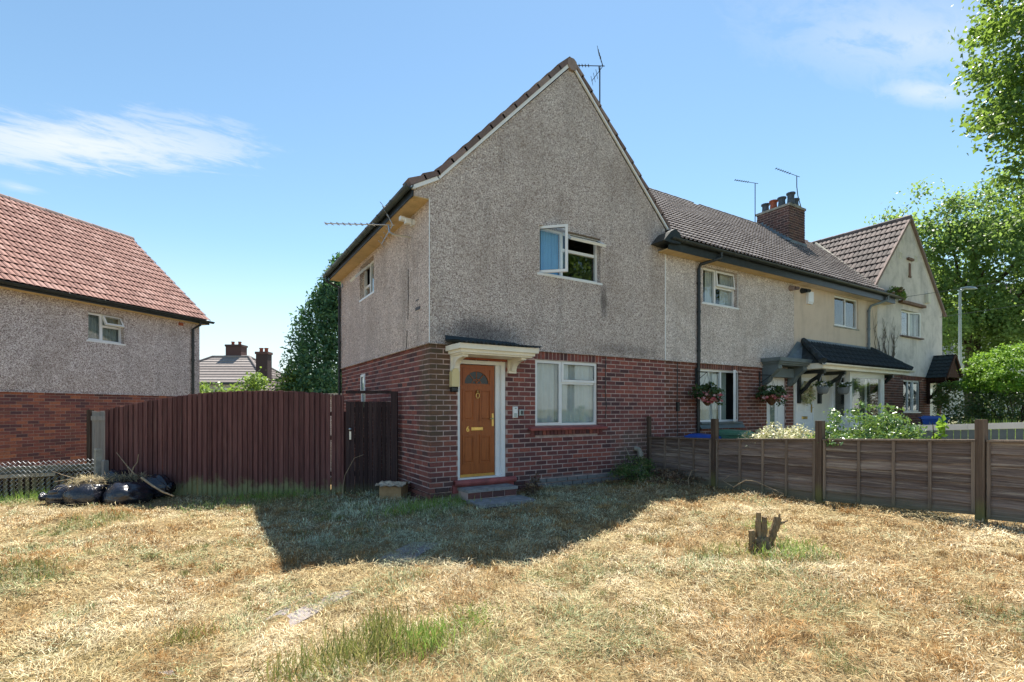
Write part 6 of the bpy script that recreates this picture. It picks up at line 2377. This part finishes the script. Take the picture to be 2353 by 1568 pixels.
# conifer
CT = thing('conifer_tree', 'tall dark green conifer behind the house at the left wall', 'tree', (1.95, 14.3, -1.0))
rng = np.random.default_rng(530)
n = 46000
H, RB = 8.9, 2.95
cz = rng.random(2600) ** 1.3
ca = rng.uniform(0, 6.283, 2600)
crr = RB * (1 - cz) ** 0.62 * (0.72 + 0.34 * rng.random(2600) + 0.16 * np.sin(ca * 3 + cz * 9)) + 0.05
cp_ = np.stack([crr * np.cos(ca), crr * np.sin(ca), cz * H + 0.3 * crr], 1)
k = rng.integers(0, 2600, n)
P = cp_[k] + rng.normal(size=(n, 3)) * np.array([0.13, 0.13, 0.17])
O = np.stack([np.cos(ca[k]), np.sin(ca[k]), np.full(n, 0.4)], 1)
V, F = leaves(P, 0.19, 0.3, O, 0.45, 0.25, rng)
link('crown', np_mesh('crown', V, F, M['leaf_conifer']), CT)
m2 = MB()
m2.tube([(0, 0, -0.3), (0, 0, 5), (0, 0, 8.3)], [0.2, 0.12, 0.02], 8)
m2.build('trunk', M['trunk'], CT)

# ------------------------------------------------------------------ far houses, hill, lamp post, cable
CAMROT = -math.atan2(FWD.x, FWD.y)


def far_house(label, name, c, rz, w, d, z0, ze, zr, wall, roofm, wins, hip=False, ridge=(0.35, 0.35), chim=None, rows=9, sky_light=None):
    t = thing(name, label, 'house', c, rz)
    m2 = MB()
    m2.box(-w / 2, -d / 2, z0, w / 2, d / 2, ze)
    if not hip:
        for s in (-1, 1):
            q = MB(rot_frame((s * (w / 2 - 0.12 if s > 0 else w / 2), 0, 0), (0, 1, 0), (-1, 0, 0)) if s > 0 else rot_frame((-w / 2 + 0.12, 0, 0), (0, 1, 0), (-1, 0, 0)))
            q.prism([(-d / 2, ze), (d / 2, ze), (0, zr - 0.1)], 0.0, 0.12)
            b0 = len(m2.v)
            m2.v += q.v
            m2.f += [tuple(i + b0 for i in f) for f in q.f]
    m2.build('wall', M[wall], t)
    o = 0.35
    rf_ = MB()
    x0, x1 = -w / 2 - (o if hip else 0.1), w / 2 + (o if hip else 0.1)
    ri0, ri1 = (x0 + ridge[0] * (x1 - x0), x1 - ridge[1] * (x1 - x0)) if hip else (x0, x1)
    for s in (-1, 1):
        for k in range(rows):
            f0, f1 = k / rows, (k + 1) / rows
            y0, y1 = s * (d / 2 + o) * (1 - f0), s * (d / 2 + o) * (1 - f1)
            za, zb_ = ze + (zr - ze) * f0 + 0.05, ze + (zr - ze) * f1 + 0.0
            a0, a1 = x0 + (ri0 - x0) * f0, x0 + (ri0 - x0) * f1
            b0_, b1 = x1 + (ri1 - x1) * f0, x1 + (ri1 - x1) * f1
            vs = [(a0, y0, za), (b0_, y0, za), (b1, y1, zb_), (a1, y1, zb_), (a0, y0, za - 0.07), (b0_, y0, za - 0.07)]
            rf_.add(vs, [(0, 1, 2, 3), (4, 5, 1, 0)] if s < 0 else [(3, 2, 1, 0), (0, 1, 5, 4)])
            if hip:
                for e, (xe, xr) in enumerate(((x0, ri0), (x1, ri1))):
                    xa_, xb_ = xe + (xr - xe) * f0, xe + (xr - xe) * f1
                    ya, yb = abs(y0), abs(y1)
                    rf_.add([(xa_, -ya, za), (xa_, ya, za), (xb_, yb, zb_), (xb_, -yb, zb_), (xa_, -ya, za - 0.07), (xa_, ya, za - 0.07)], [(0, 1, 2, 3), (4, 5, 1, 0)])
    ro = rf_.build('roof', M[roofm], t)
    m2 = MB()
    m2.tube([(ri0, 0, zr + 0.03), (ri1, 0, zr + 0.03)], 0.10, 8)
    if hip:
        for xe, xr in ((x0, ri0), (x1, ri1)):
            for s in (-1, 1):
                m2.tube([(xe, s * (d / 2 + o), ze + 0.04), (xr, 0, zr + 0.03)], 0.11, 8)
    m2.build('ridge_tile', M[roofm], ro)
    m2 = MB()
    m2.box(x0 + 0.02, -d / 2 - o - 0.02, ze - 0.13, x1 - 0.02, -d / 2 - o + 0.01, ze - 0.005)
    m2.build('gutter', M['black' if hip else 'upvc'], t)
    if sky_light:
        m2 = MB(roof_matrix((sky_light[0], -(d / 2 + o) * (1 - sky_light[1]), ze + (zr - ze) * sky_light[1] + 0.10), (1, 0, 0), Vector((0, d / 2 + o, zr - ze))))
        m2.box(0, 0, 0, 0.55, 0.8, 0.06)
        m2.build('roof_window', M['lead'], ro)
    if chim:
        x, y, cw, cd, zt, zb_ = chim
        m2 = MB()
        m2.box(x - cw / 2, y - cd / 2, zb_, x + cw / 2, y + cd / 2, zt - 0.16)
        m2.box(x - cw / 2 - 0.05, y - cd / 2 - 0.05, zt - 0.16, x + cw / 2 + 0.05, y + cd / 2 + 0.05, zt)
        co = m2.build('chimney', M['sooty'], t)
        for k in (-1, 1):
            m2 = MB()
            m2.lathe([(0.12, 0), (0.11, 0.2), (0.14, 0.22), (0.14, 0.28)], (x + k * cw * 0.22, y, zt), 10)
            m2.build('chimney_pot', M['terracotta'], co)
    for (a, b, cc, dd) in wins:
        m2 = MB(Matrix.Translation((0, -d / 2, 0)))
        bar_frame(m2, a, b, cc, dd, 0.07, -0.03, 0.02)
        m2.box((a + cc) / 2 - 0.03, -0.028, b + 0.07, (a + cc) / 2 + 0.03, 0.018, dd - 0.07)
        wo_ = m2.build('window', M['upvc'], t)
        m2 = MB(Matrix.Translation((0, -d / 2, 0)))
        m2.box(a + 0.07, -0.012, b + 0.07, cc - 0.07, -0.006, dd - 0.07)
        m2.build('pane', M['glass'], wo_)
        m2 = MB(Matrix.Translation((0, -d / 2, 0)))
        m2.box(a + 0.07, -0.005, b + 0.07, cc - 0.07, -0.002, dd - 0.07)
        m2.build('blind', M['room'], wo_)
    return t


far_house('distant house with a grey brown hipped roof and skylight above the shrubs', 'hipped_house', (-1.45, 38.3, 0), CAMROT, 8.6, 6.2, -2.5, 3.5, 5.75, 'dash_mid', 'tile_grey', [(-2.0, 0.5, -0.8, 1.7)], True, (0.36, 0.33), (0.35, 0.4, 1.25, 0.9, 6.75, 4.4), 10, (-2.3, 0.45))
far_house('distant brick house showing only its plain brick chimney above the shrubs', 'chimney_house', (0.75, 30.2, 0), CAMROT, 4.6, 5.0, -2.5, 2.2, 3.55, 'brick_mid', 'tile_brown', [(-0.8, 0.2, 0.4, 1.3)], True, (0.35, 0.35), (-0.22, -0.6, 0.78, 0.62, 5.42, 2.8), 6)
far_house('distant white rendered house behind the lamp post', 'white_house', (57.0, 10.2, 0), CAMROT - 0.25, 9.0, 7.0, 0.0, 8.2, 10.2, 'white_wall', 'tile_brown', [(-3.4, 6.2, -2.0, 7.5), (0.6, 6.2, 1.9, 7.5)], False)
far_house('distant grey house with a brown roof above the rounded bush', 'grey_house', (66.5, 3.2, 0), CAMROT - 0.45, 13.0, 8.0, 0.0, 9.3, 13.6, 'greyrender', 'tile_brown', [(-5.2, 7.2, -3.6, 8.8), (-2.9, 7.2, -1.9, 8.8), (-0.6, 7.2, 1.0, 8.8)], False, (0, 0), (5.0, 0.5, 1.3, 0.9, 15.4, 11.0))
t = thing('flat_outbuilding', 'low outbuilding with a pale flat roof edge beyond the arched fence', 'outbuilding', (0.0, 7.95, 0), CAMROT)
m2 = MB()
m2.box(-1.2, 0.2, -0.8, 0.52, 2.4, 1.93)
m2.build('wall', M['dash_mid'], t)
m2 = MB()
m2.box(-1.32, 0.0, 1.93, 0.56, 2.5, 2.04)
m2.build('roof', M['concrete'], t)

hx, hy = 75.0, 165.0
hm = MB()
nn_ = 40
vs = []
for i in range(nn_ + 1):
    for j in range(9):
        x = -160 + 330 * i / nn_
        y = 150 + 20 * j
        z = -3 + 15.0 * math.sin(math.pi * j / 8) * (0.75 + 0.25 * math.sin(i * 0.7)) + 1.0 * math.sin(i * 1.9)
        vs.append((x, y, z))
hm.add(vs, [(i * 9 + j, (i + 1) * 9 + j, (i + 1) * 9 + j + 1, i * 9 + j + 1) for i in range(nn_) for j in range(8)])
hm.build('hill', M['leaf_far'], None, True, kind='structure')
rng = np.random.default_rng(77)
n = 16000
P = np.stack([rng.uniform(-70, 90, n), rng.uniform(150, 235, n), np.zeros(n)], 1)
P[:, 2] = -3 + 15.5 * np.sin(np.pi * (P[:, 1] - 150) / 160) * 0.85 + rng.random(n) * 3.2 + 1.3 * np.sin(P[:, 0] * 0.35) + np.sin(P[:, 0] * 0.9)
V, F = leaves(P, 1.5, 0.4, None, 0.8, 0.3, rng)
link('far_woodland', np_mesh('far_woodland', V, F, M['leaf_far']), kind='stuff')

SL = thing('street_lamp', 'tall grey steel street lamp with a flat lantern head', 'street lamp', (24.83, 0.32, 0.9))
m2 = MB()
m2.tube([(0, 0, -0.3), (0, 0, 2.0), (0, 0, 5.86)], [0.085, 0.070, 0.048], 10)
m2.build('pole', M['pole'], SL)
m2 = MB()
hd = Vector((RGT.x, RGT.y, 0.06))
m2.tube([Vector((0, 0, 5.80)), Vector((0, 0, 5.88)) + hd * 0.15], [0.055, 0.05], 8)
for k in range(1):
    fr_ = Matrix.Translation((0, 0, 5.90)) @ Matrix.Rotation(math.atan2(hd.y, hd.x), 4, 'Z')
    pts = [(0.05, -0.07), (0.22, -0.13), (0.55, -0.12), (0.74, -0.05), (0.74, 0.05), (0.55, 0.12), (0.22, 0.13), (0.05, 0.07)]
    vs = [(x, y, 0.0) for x, y in pts] + [(0.05 + (x - 0.05) * 0.9, y * 0.7, 0.10 if 0.1 < x < 0.6 else 0.06) for x, y in pts]
    m2.add(vs, [tuple(reversed(range(8))), tuple(range(8, 16))] + [(i, (i + 1) % 8, (i + 1) % 8 + 8, i + 8) for i in range(8)], fr_)
m2.build('lantern', M['pole'], SL)
for k, (a, b, sag, lab) in enumerate((((16.6, 0.0, 5.3), (62, -22, 17.0), 1.0, 'upper overhead cable crossing in front of the street tree'), ((21.6, 0.0, 5.2), (62, -23, 16.0), 1.0, 'lower overhead cable crossing in front of the street tree'))):
    m2 = MB()
    a, b = Vector(a), Vector(b)
    m2.tube([a.lerp(b, i / 16) - Vector((0, 0, sag * 4 * (i / 16) * (1 - i / 16))) for i in range(17)], 0.007, 4)
    o = m2.build('overhead_cable', M['darkmetal'])
    tag(o, lab, 'cable', 'overhead cables')

# bare creeper stems on the seam of the beige and grey walls
CR = thing('bare_creeper', 'bare brown creeper stems climbing the seam between beige and grey walls', 'creeper', (16.6, -0.03, 3.3))
r = random.Random(9)
m2 = MB()
for i in range(13):
    x = r.uniform(-0.7, 0.9)
    p = [Vector((x, -0.01, -0.3))]
    for k in range(7):
        p.append(p[-1] + Vector((r.uniform(-.16, .14), r.uniform(-.012, .006), r.uniform(.12, .34))))
    m2.tube(p, [0.014 - 0.0016 * k for k in range(8)], 4)
    for k in (2, 4, 5):
        m2.tube([p[k], p[k] + Vector((r.uniform(-.3, .3), -0.02, r.uniform(.05, .3)))], [0.008, 0.003], 4)
m2.build('stems', M['vine'], CR)
t = thing('gutter_plant', 'clump of green and rusty weeds growing out of the far gutter', 'plant', (17.0, -0.35, 5.45))
foliage('foliage', t, 500, (0.1, 0, 0.10), (0.55, 0.16, 0.20), 26, 0.16, 0.09, M['leaf_lime'], 610)
foliage('dry_foliage', t, 300, (-0.15, 0, 0.12), (0.45, 0.14, 0.17), 20, 0.16, 0.08, M['dead'], 611)

# ------------------------------------------------------------------ mown dry grass
def vnoise(x, y, seed):
    """Smooth 2-D value noise in 0..1, vectorised."""
    xi, yi = np.floor(x).astype(np.int64), np.floor(y).astype(np.int64)
    fx, fy = x - xi, y - yi
    fx, fy = fx * fx * (3 - 2 * fx), fy * fy * (3 - 2 * fy)

    def h(a, b):
        v = (a * 374761393 + b * 668265263 + seed * 974711) & 0x7fffffff
        v = ((v ^ (v >> 13)) * 1274126177) & 0x7fffffff
        return ((v ^ (v >> 16)) & 0xffff) / 65535.0
    return (h(xi, yi) * (1 - fx) + h(xi + 1, yi) * fx) * (1 - fy) + (h(xi, yi + 1) * (1 - fx) + h(xi + 1, yi + 1) * fx) * fy


def fbm(x, y, s, seed, octv=3):
    v, a, t = 0, 1.0, 0
    for k in range(octv):
        v = v + a * vnoise(x * s * 2 ** k, y * s * 2 ** k, seed + k)
        t += a
        a *= 0.55
    return v / t


GREEN = [(-0.9, 0.6, 1.4, 0.85), (-0.2, -0.55, 1.0, 0.85), (-2.6, 2.2, 1.4, 0.55), (-1.6, -1.2, 1.0, 0.35), (-4.75, 1.4, 0.6, 0.7), (-4.95, -1.3, 0.5, 0.7), (-5.0, 0.2, 0.5, 0.5), (1.95, -5.3, 0.5, 0.7), (1.2, -5.3, 0.6, 0.35), (-0.9, -5.2, 0.6, 0.6), (-1.7, -4.85, 0.4, 0.7),
         (-2.6, -5.15, 0.5, 0.5), (-3.4, -4.2, 0.22, 0.6), (2.6, -4.4, 0.6, 0.35), (1.0, -4.8, 0.35, 0.5), (-6.0, 4.6, 0.8, 0.8), (0.0, -4.1, 0.35, 0.4), (4.3, -1.0, 0.8, 0.35), (0.3, -3.9, 0.35, 0.4), (-2.8, -3.0, 0.4, 0.3)]
BROWN = [(-4.6, 2.2, 0.55, 0.9), (-4.9, -0.6, 0.45, 0.85), (4.6, -2.3, 0.7, 0.8), (4.9, -3.3, 0.5, 0.7), (1.9, -4.9, 0.25, 0.8), (1.5, -6.6, 1.2, 0.7), (0.2, -6.2, 0.9, 0.6), (-0.6, -6.0, 0.7, 0.5), (3.2, -5.8, 1.0, 0.5), (0.4, -1.8, 1.2, 0.5), (4.6, -5.3, 0.6, 0.5), (2.3, -3.6, 0.6, 0.3)]
CAMXY = np.array([CAM.x, CAM.y])
FXY, RXY = np.array([FWD.x, FWD.y]), np.array([RGT.x, RGT.y])


def lawn_points(n, rng, power):
    """Points over the lawn, denser towards the street side where one stands."""
    d = 1.7 + (13.6 - 1.7) * rng.random(n) ** power
    a = (rng.random(n) - 0.5) * 2 * R(56)
    ca, sa = np.cos(a), np.sin(a)
    x = CAM.x + d * (FXY[0] * ca + RXY[0] * sa)
    y = CAM.y + d * (FXY[1] * ca + RXY[1] * sa)
    back = np.interp(x, BACKX, BACKY)
    fence_x = np.interp(y, [-7.6, -5.7, -3.74, -1.8, -0.1], [5.95, 5.6, 5.32, 5.22, 5.2])
    k = (y < back + 0.05) & (x < fence_x + 0.25)
    k &= ~((x > -0.06) & (y > -0.05))
    k &= ~((x > 0.45) & (x < 1.62) & (y > -1.0))
    return x[k], y[k], d[k]


def path_coord(x, y):
    rx, ry = x - PA.x, y - PA.y
    return rx * pdir.x + ry * pdir.y, rx * pnor.x + ry * pnor.y


def tint(x, y, rng):
    n = len(x)
    g = np.zeros(n)
    b = np.zeros(n)
    wob = fbm(x, y, 2.3, 5)
    for (px, py, pr, am) in GREEN:
        dd = np.hypot(x - px, y - py) / pr + (wob - 0.5) * 1.3
        g = np.maximum(g, am * smst((1.15 - dd) / 0.8))
    for (px, py, pr, am) in BROWN:
        dd = np.hypot(x - px, y - py) / pr + (wob - 0.5) * 1.5
        b = np.maximum(b, am * smst((1.15 - dd) / 0.8))
    g = np.maximum(g, 0.55 * smst((fbm(x, y, 1.15, 21) - 0.60) / 0.12))
    b = np.maximum(b, 0.65 * smst((fbm(x, y, 1.7, 31) - 0.54) / 0.12))
    pale = smst((fbm(x, y, 1.4, 41) - 0.48) / 0.2)
    c = np.array([0.55, 0.45, 0.25])[None] * (1 - pale[:, None]) + np.array([0.70, 0.61, 0.41])[None] * pale[:, None]
    r = rng.random((n, 1))
    c = np.where(r < 0.10, np.array([0.23, 0.16, 0.085]), c)
    c = np.where((r > 0.10) & (r < 0.26), np.array([0.45, 0.29, 0.12]), c)
    kb = (rng.random(n) < b * 0.8)[:, None]
    c = np.where(kb, np.array([0.43, 0.25, 0.10]) * rng.uniform(0.5, 1.3, (n, 1)), c)
    kg = (rng.random(n) < g * 0.85)[:, None]
    gm = rng.random((n, 1))
    gc = np.array([0.13, 0.19, 0.05]) * (1 - gm) + np.array([0.42, 0.47, 0.28]) * gm
    c = np.where(kg, gc, c)
    # greener hay beside the house, its colour paled to lift the house shadow
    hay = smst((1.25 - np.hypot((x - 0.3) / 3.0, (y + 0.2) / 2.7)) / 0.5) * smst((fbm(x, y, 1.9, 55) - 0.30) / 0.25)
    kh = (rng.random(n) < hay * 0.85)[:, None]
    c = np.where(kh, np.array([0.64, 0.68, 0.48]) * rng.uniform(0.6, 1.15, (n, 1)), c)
    return np.clip(c, 0, 0.95), g, b


def blades(x, y, z, d, az, el, L, wd, lift, cols, name, mat='grass', curl=None):
    """Each blade: two triangles from root to tip with a bent middle."""
    n = len(x)
    ce, se = np.cos(el), np.sin(el)
    ux, uy = np.cos(az), np.sin(az)
    root = np.stack([x, y, z], 1)
    tip = root + np.stack([ux * ce, uy * ce, se], 1) * L[:, None]
    mid = (root + tip) * 0.5
    mid[:, 2] += lift
    sw = np.stack([-uy, ux, np.zeros(n)], 1)
    if curl is not None:
        mid[:, :2] += (sw[:, :2] * curl[:, None])
    V = np.stack([root, mid + sw * wd[:, None], tip, mid - sw * wd[:, None]], 1).reshape(-1, 3)
    i = np.arange(n)[:, None] * 4
    F = np.concatenate([i + np.array([[0, 1, 3]]), i + np.array([[1, 2, 3]])], 0)
    me = np_mesh(name, V, F, M[mat])
    if cols is not None:
        at = me.color_attributes.new('tint', 'FLOAT_COLOR', 'POINT')
        ca = np.ones((n, 4, 4), np.float32)
        ca[:, :, :3] = cols[:, None, :]
        at.data.foreach_set('color', ca.ravel())
    return me


def make_lawn(n, seed):
    rng = np.random.default_rng(seed)
    x, y, d = lawn_points(n, rng, 1.25)
    ps, pt = path_coord(x, y)
    ps = ps + 0.57
    on = (np.abs(pt) < 0.185) & (ps > 0.5) & (ps < 4.6)
    cover = smst((fbm(x, y, 2.6, 91) - 0.40) / 0.22) * 0.95
    cover = np.minimum(1, 0.78 + 0.4 * cover)
    bare = smst((fbm(x, y, 3.2, 93) - 0.36) / 0.16)
    cover = np.where((ps > 0.72) & (ps < 1.95) & (np.abs(pt - 0.02) < 0.05 + 0.07 * fbm(x, y, 6.0, 97)), 0.06 + 0.5 * (1 - bare), cover)
    cover = np.where((ps > 2.45) & (ps < 2.9), cover * 0.45, cover)
    cover = np.where((ps > 4.15) & (ps < 4.5), cover * 0.4, cover)
    keep = (~on) | (rng.random(len(x)) < np.minimum(1.0, cover * 0.9 + 0.25))
    # thin patches that let the ground show
    thin = smst((fbm(x, y, 4.5, 71) - 0.34) / 0.2)
    keep &= rng.random(len(x)) < (0.16 + 0.84 * thin)
    x, y, d = x[keep], y[keep], d[keep]
    m = len(x)
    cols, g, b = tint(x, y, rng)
    lump = fbm(x, y, 7.0, 61)
    hgt = smst((lump - 0.35) / 0.35)
    z = zg(x, y) + rng.random(m) ** 1.6 * (0.018 + 0.060 * hgt) + 0.0
    stand = rng.random(m) < (0.22 + 0.50 * b + 0.15 * g)
    az = rng.uniform(0, 2 * np.pi, m)
    # swathes left by the mower: lying stalks share a direction locally
    swath = fbm(x, y, 0.9, 81) * 12.0
    az = np.where(rng.random(m) < 0.45, swath + rng.normal(size=m) * 0.5, az)
    el = np.where(stand, rng.uniform(0.45, 1.35, m), rng.normal(size=m) * 0.20 + 0.05)
    L = np.where(stand, rng.uniform(0.025, 0.075, m) * (1 + 0.6 * g), rng.uniform(0.035, 0.125, m))
    wd = np.where(stand, 0.0013, 0.0015) * rng.uniform(0.7, 1.5, m) * np.clip(d / 3.2, 1.0, 3.0)
    lift = np.where(stand, 0.0, rng.uniform(-0.004, 0.016, m))
    curl = rng.normal(size=m) * 0.10 * L
    dark = (0.70 + 0.42 * hgt)[:, None]
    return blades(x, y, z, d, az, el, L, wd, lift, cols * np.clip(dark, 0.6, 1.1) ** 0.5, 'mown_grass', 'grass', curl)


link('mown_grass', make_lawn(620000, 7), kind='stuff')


def stubble(nc, per, seed):
    """Small rooted clumps of parched stubble, orange, brown or olive."""
    rng = np.random.default_rng(seed)
    cx_, cy_, cd_ = lawn_points(nc, rng, 1.15)
    ps, pt = path_coord(cx_, cy_)
    kk = ~((np.abs(pt) < 0.2) & (ps > 0) & (ps < 4.7))
    cx_, cy_, cd_ = cx_[kk], cy_[kk], cd_[kk]
    nc = len(cx_)
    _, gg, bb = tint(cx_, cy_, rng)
    keep_ = rng.random(nc) < 0.30 + 0.7 * np.maximum(bb, gg)
    cx_, cy_, cd_, gg, bb = cx_[keep_], cy_[keep_], cd_[keep_], gg[keep_], bb[keep_]
    nc = len(cx_)
    k = np.repeat(np.arange(nc), per)
    n = len(k)
    rad = rng.uniform(0.02, 0.07, nc)
    x = cx_[k] + rng.normal(size=n) * rad[k]
    y = cy_[k] + rng.normal(size=n) * rad[k]
    z = zg(x, y) + 0.01
    base = np.array([[0.44, 0.255, 0.095], [0.50, 0.36, 0.16], [0.30, 0.19, 0.085], [0.24, 0.25, 0.09]])
    pick = rng.integers(0, 3, nc)
    pick = np.where(rng.random(nc) < gg * 0.9, 3, pick)
    cols = base[pick][k] * rng.uniform(0.6, 1.25, (n, 1))
    hh = rng.uniform(0.05, 0.11, nc)
    return blades(x, y, z, cd_[k], rng.uniform(0, 6.283, n), rng.uniform(0.6, 1.5, n), hh[k] * rng.uniform(0.4, 1.0, n),
                  0.0011 * np.clip(cd_[k] / 3.2, 1, 2.6) * rng.uniform(0.7, 1.4, n), np.zeros(n), np.clip(cols, 0, 0.9), 'dry_stubble', 'grass', rng.normal(size=n) * 0.006)


link('dry_stubble', stubble(3600, 55, 27), kind='stuff')


# hay clippings: bundles of long pale straws thrown over the lawn
def clippings(n, seed):
    rng = np.random.default_rng(seed)
    bx, by, bd = lawn_points(1500, rng, 1.1)
    k = rng.integers(0, len(bx), n)
    baz = rng.uniform(0, 6.283, len(bx))
    x = bx[k] + rng.normal(size=n) * 0.09
    y = by[k] + rng.normal(size=n) * 0.09
    d = bd[k]
    ps, pt = path_coord(x, y)
    keep = ~((np.abs(pt) < 0.2) & (ps > 0.5) & (ps < 2.0)) & ~((x > -0.1) & (y > -0.1)) & ~((x > 0.4) & (x < 1.65) & (y > -0.9))
    x, y, d, k = x[keep], y[keep], d[keep], k[keep]
    m = len(x)
    az = baz[k] + rng.normal(size=m) * 0.55
    el = rng.normal(size=m) * 0.16 + 0.04
    L = rng.uniform(0.07, 0.18, m)
    z = zg(x, y) + 0.035 + rng.random(m) * 0.05
    c0 = np.array([0.58, 0.49, 0.29]) * rng.uniform(0.65, 1.25, (len(bx), 1))
    gshade = rng.random(len(bx)) < 0.25
    c0[gshade] = np.array([0.40, 0.43, 0.26])
    cols = np.clip(c0[k] * rng.uniform(0.75, 1.2, (m, 1)), 0, 0.9)
    wd = 0.0011 * np.clip(d / 3.2, 1.0, 2.6) * rng.uniform(0.7, 1.4, m)
    return blades(x, y, z, d, az, el, L, wd, rng.uniform(0, 0.02, m), cols, 'hay_clippings', 'grass', rng.normal(size=m) * 0.05)


link('hay_clippings', clippings(20000, 17), kind='stuff')


def tuft(label, c, n, hgt, spread, mat, seed, lean=0.5, w=0.0030, name='grass_tuft', cat='grass tuft', group='grass tufts left standing in the lawn', dup=None):
    rng = np.random.default_rng(seed)
    n = int(n * 0.5)
    x = rng.normal(size=n) * spread[0]
    y = rng.normal(size=n) * spread[1]
    z = zg(x + c[0], y + c[1]) - float(zg(c[0], c[1])) - 0.01
    az = rng.uniform(0, 6.283, n)
    el = np.clip(np.pi / 2 - np.abs(rng.normal(size=n)) * lean, 0.1, 1.57)
    L = hgt * rng.uniform(0.35, 1.1, n)
    me = blades(x, y, z, None, az, el, L, w * rng.uniform(0.6, 1.4, n), np.full(n, 0.12) * L * np.cos(el), None, name, mat, rng.normal(size=n) * 0.04)
    o = link(name, me)
    o.location = (c[0], c[1], float(zg(c[0], c[1])))
    return tag(o, label, cat, group)


tuft('broad coarse tuft of green and straw blades nearest the camera', (-2.52, -4.72), 1900, 0.27, (0.27, 0.13), 'tuft', 700, 0.6, 0.0032)
tuft('tall thin standing blades behind the broad coarse tuft', (-2.22, -4.50), 420, 0.34, (0.09, 0.09), 'tuft', 701, 0.25)
tuft('fresh green tuft to the right of the broad coarse tuft', (-2.00, -4.72), 650, 0.24, (0.10, 0.09), 'tuft_fresh', 702, 0.4)
tuft('low green tuft in dry lawn between the path and the shrub stump', (-1.58, -4.52), 900, 0.10, (0.15, 0.13), 'tuft_fresh', 703, 0.6)
tuft('small green tuft on the left edge of the paved path', (-3.44, -3.62), 420, 0.15, (0.08, 0.08), 'tuft', 704, 0.5)
tuft('fresh bright green grass just right of the shrub stump', (2.02, -5.16), 900, 0.20, (0.24, 0.15), 'tuft_fresh', 705, 0.7)
tuft('small green tuft in the dry orange grass below the shrub stump', (-0.27, -5.30), 600, 0.10, (0.17, 0.12), 'tuft', 706, 0.7)
tuft('pale bluish bent grass on the left of the shrub stump', (1.38, -4.72), 700, 0.17, (0.26, 0.10), 'tuft', 707, 0.9)
tuft('green grass growing along the foot of the arched fence', (-2.0, 2.35), 2400, 0.22, (0.75, 0.25), 'tuft_fresh', 708, 0.6)
tuft('long green grass at the brick corner beside the cardboard box', (-0.15, -0.35), 2600, 0.20, (0.42, 0.22), 'tuft_fresh', 709, 0.7)
tuft('green weeds at the foot of the low wire fence', (-6.15, 4.75), 900, 0.28, (0.35, 0.14), 'tuft_fresh', 710, 0.5)
tuft('green tuft on the mound by the left edge of the lawn', (-4.75, 1.55), 900, 0.16, (0.30, 0.18), 'tuft', 711, 0.7)
tuft('green tuft at the left edge of the lawn nearest the street', (-4.95, -1.2), 800, 0.16, (0.26, 0.16), 'tuft', 712, 0.7)
tuft('small green tuft in the dry lawn far right of the shrub stump', (2.75, -4.35), 400, 0.13, (0.12, 0.10), 'tuft_fresh', 713, 0.6)
tuft('tall sunlit green grass bank at the foot of the rounded bush', (14.3, -3.5), 2600, 0.55, (0.75, 0.45), 'tuft_fresh', 714, 0.35, 0.006, 'tall_grass', 'grass', None)

for i, (c, lab, n, mt, rad, nm) in enumerate((((4.42, -0.50, 0.26), 'green leafy weed growing against the brick wall by the waste pipe', 2200, 'weed', (0.50, 0.32, 0.30), 'wall_weed'), ((4.85, -1.15, 0.16), 'grey dry weeds at the foot of the lap fence', 1500, 'dead', (0.45, 0.40, 0.18), 'dry_weed'),
                                           ((1.86, -0.42, 0.15), 'small withered brown plant against the wall right of the steps', 420, 'dead', (0.15, 0.13, 0.17), 'withered_plant'))):
    t = thing(nm, lab, 'plant', (c[0], c[1], 0), 0)
    foliage('foliage', t, n, (0, 0, c[2]), rad, 34, 0.17, 0.055, M[mt], 720 + i, aspect=0.45)
    r = random.Random(i)
    m2 = MB()
    for q in range(8):
        m2.tube([(0, 0, -0.05), (r.uniform(-1, 1) * rad[0] * 0.5, r.uniform(-1, 1) * rad[1] * 0.5, c[2]), (r.uniform(-1, 1) * rad[0], r.uniform(-1, 1) * rad[1], c[2] + rad[2] * r.uniform(0.6, 1.3))], [0.008, 0.006, 0.003], 4)
    m2.build('stems', M['vine'], t)
# cut grass heaped on the rubbish bags
rng = np.random.default_rng(740)
n = 1500
kx = rng.choice([0, 1, 2], n, p=[0.5, 0.3, 0.2])
cx3 = np.array([[-5.12, 3.86, 0.27], [-4.74, 3.98, 0.26], [-4.40, 4.02, 0.24]])
x = cx3[kx, 0] + rng.normal(size=n) * 0.15
y = cx3[kx, 1] + rng.normal(size=n) * 0.12
z = cx3[kx, 2] + rng.normal(size=n) * 0.018 - ((x - cx3[kx, 0]) ** 2 + (y - cx3[kx, 1]) ** 2) * 0.7
link('cut_grass', blades(x, y, z, None, rng.uniform(0, 6.28, n), rng.normal(size=n) * 0.35, rng.uniform(0.08, 0.22, n), np.full(n, 0.0028), np.full(n, 0.01), None, 'cut_grass', 'straw', rng.normal(size=n) * 0.03), kind='stuff')
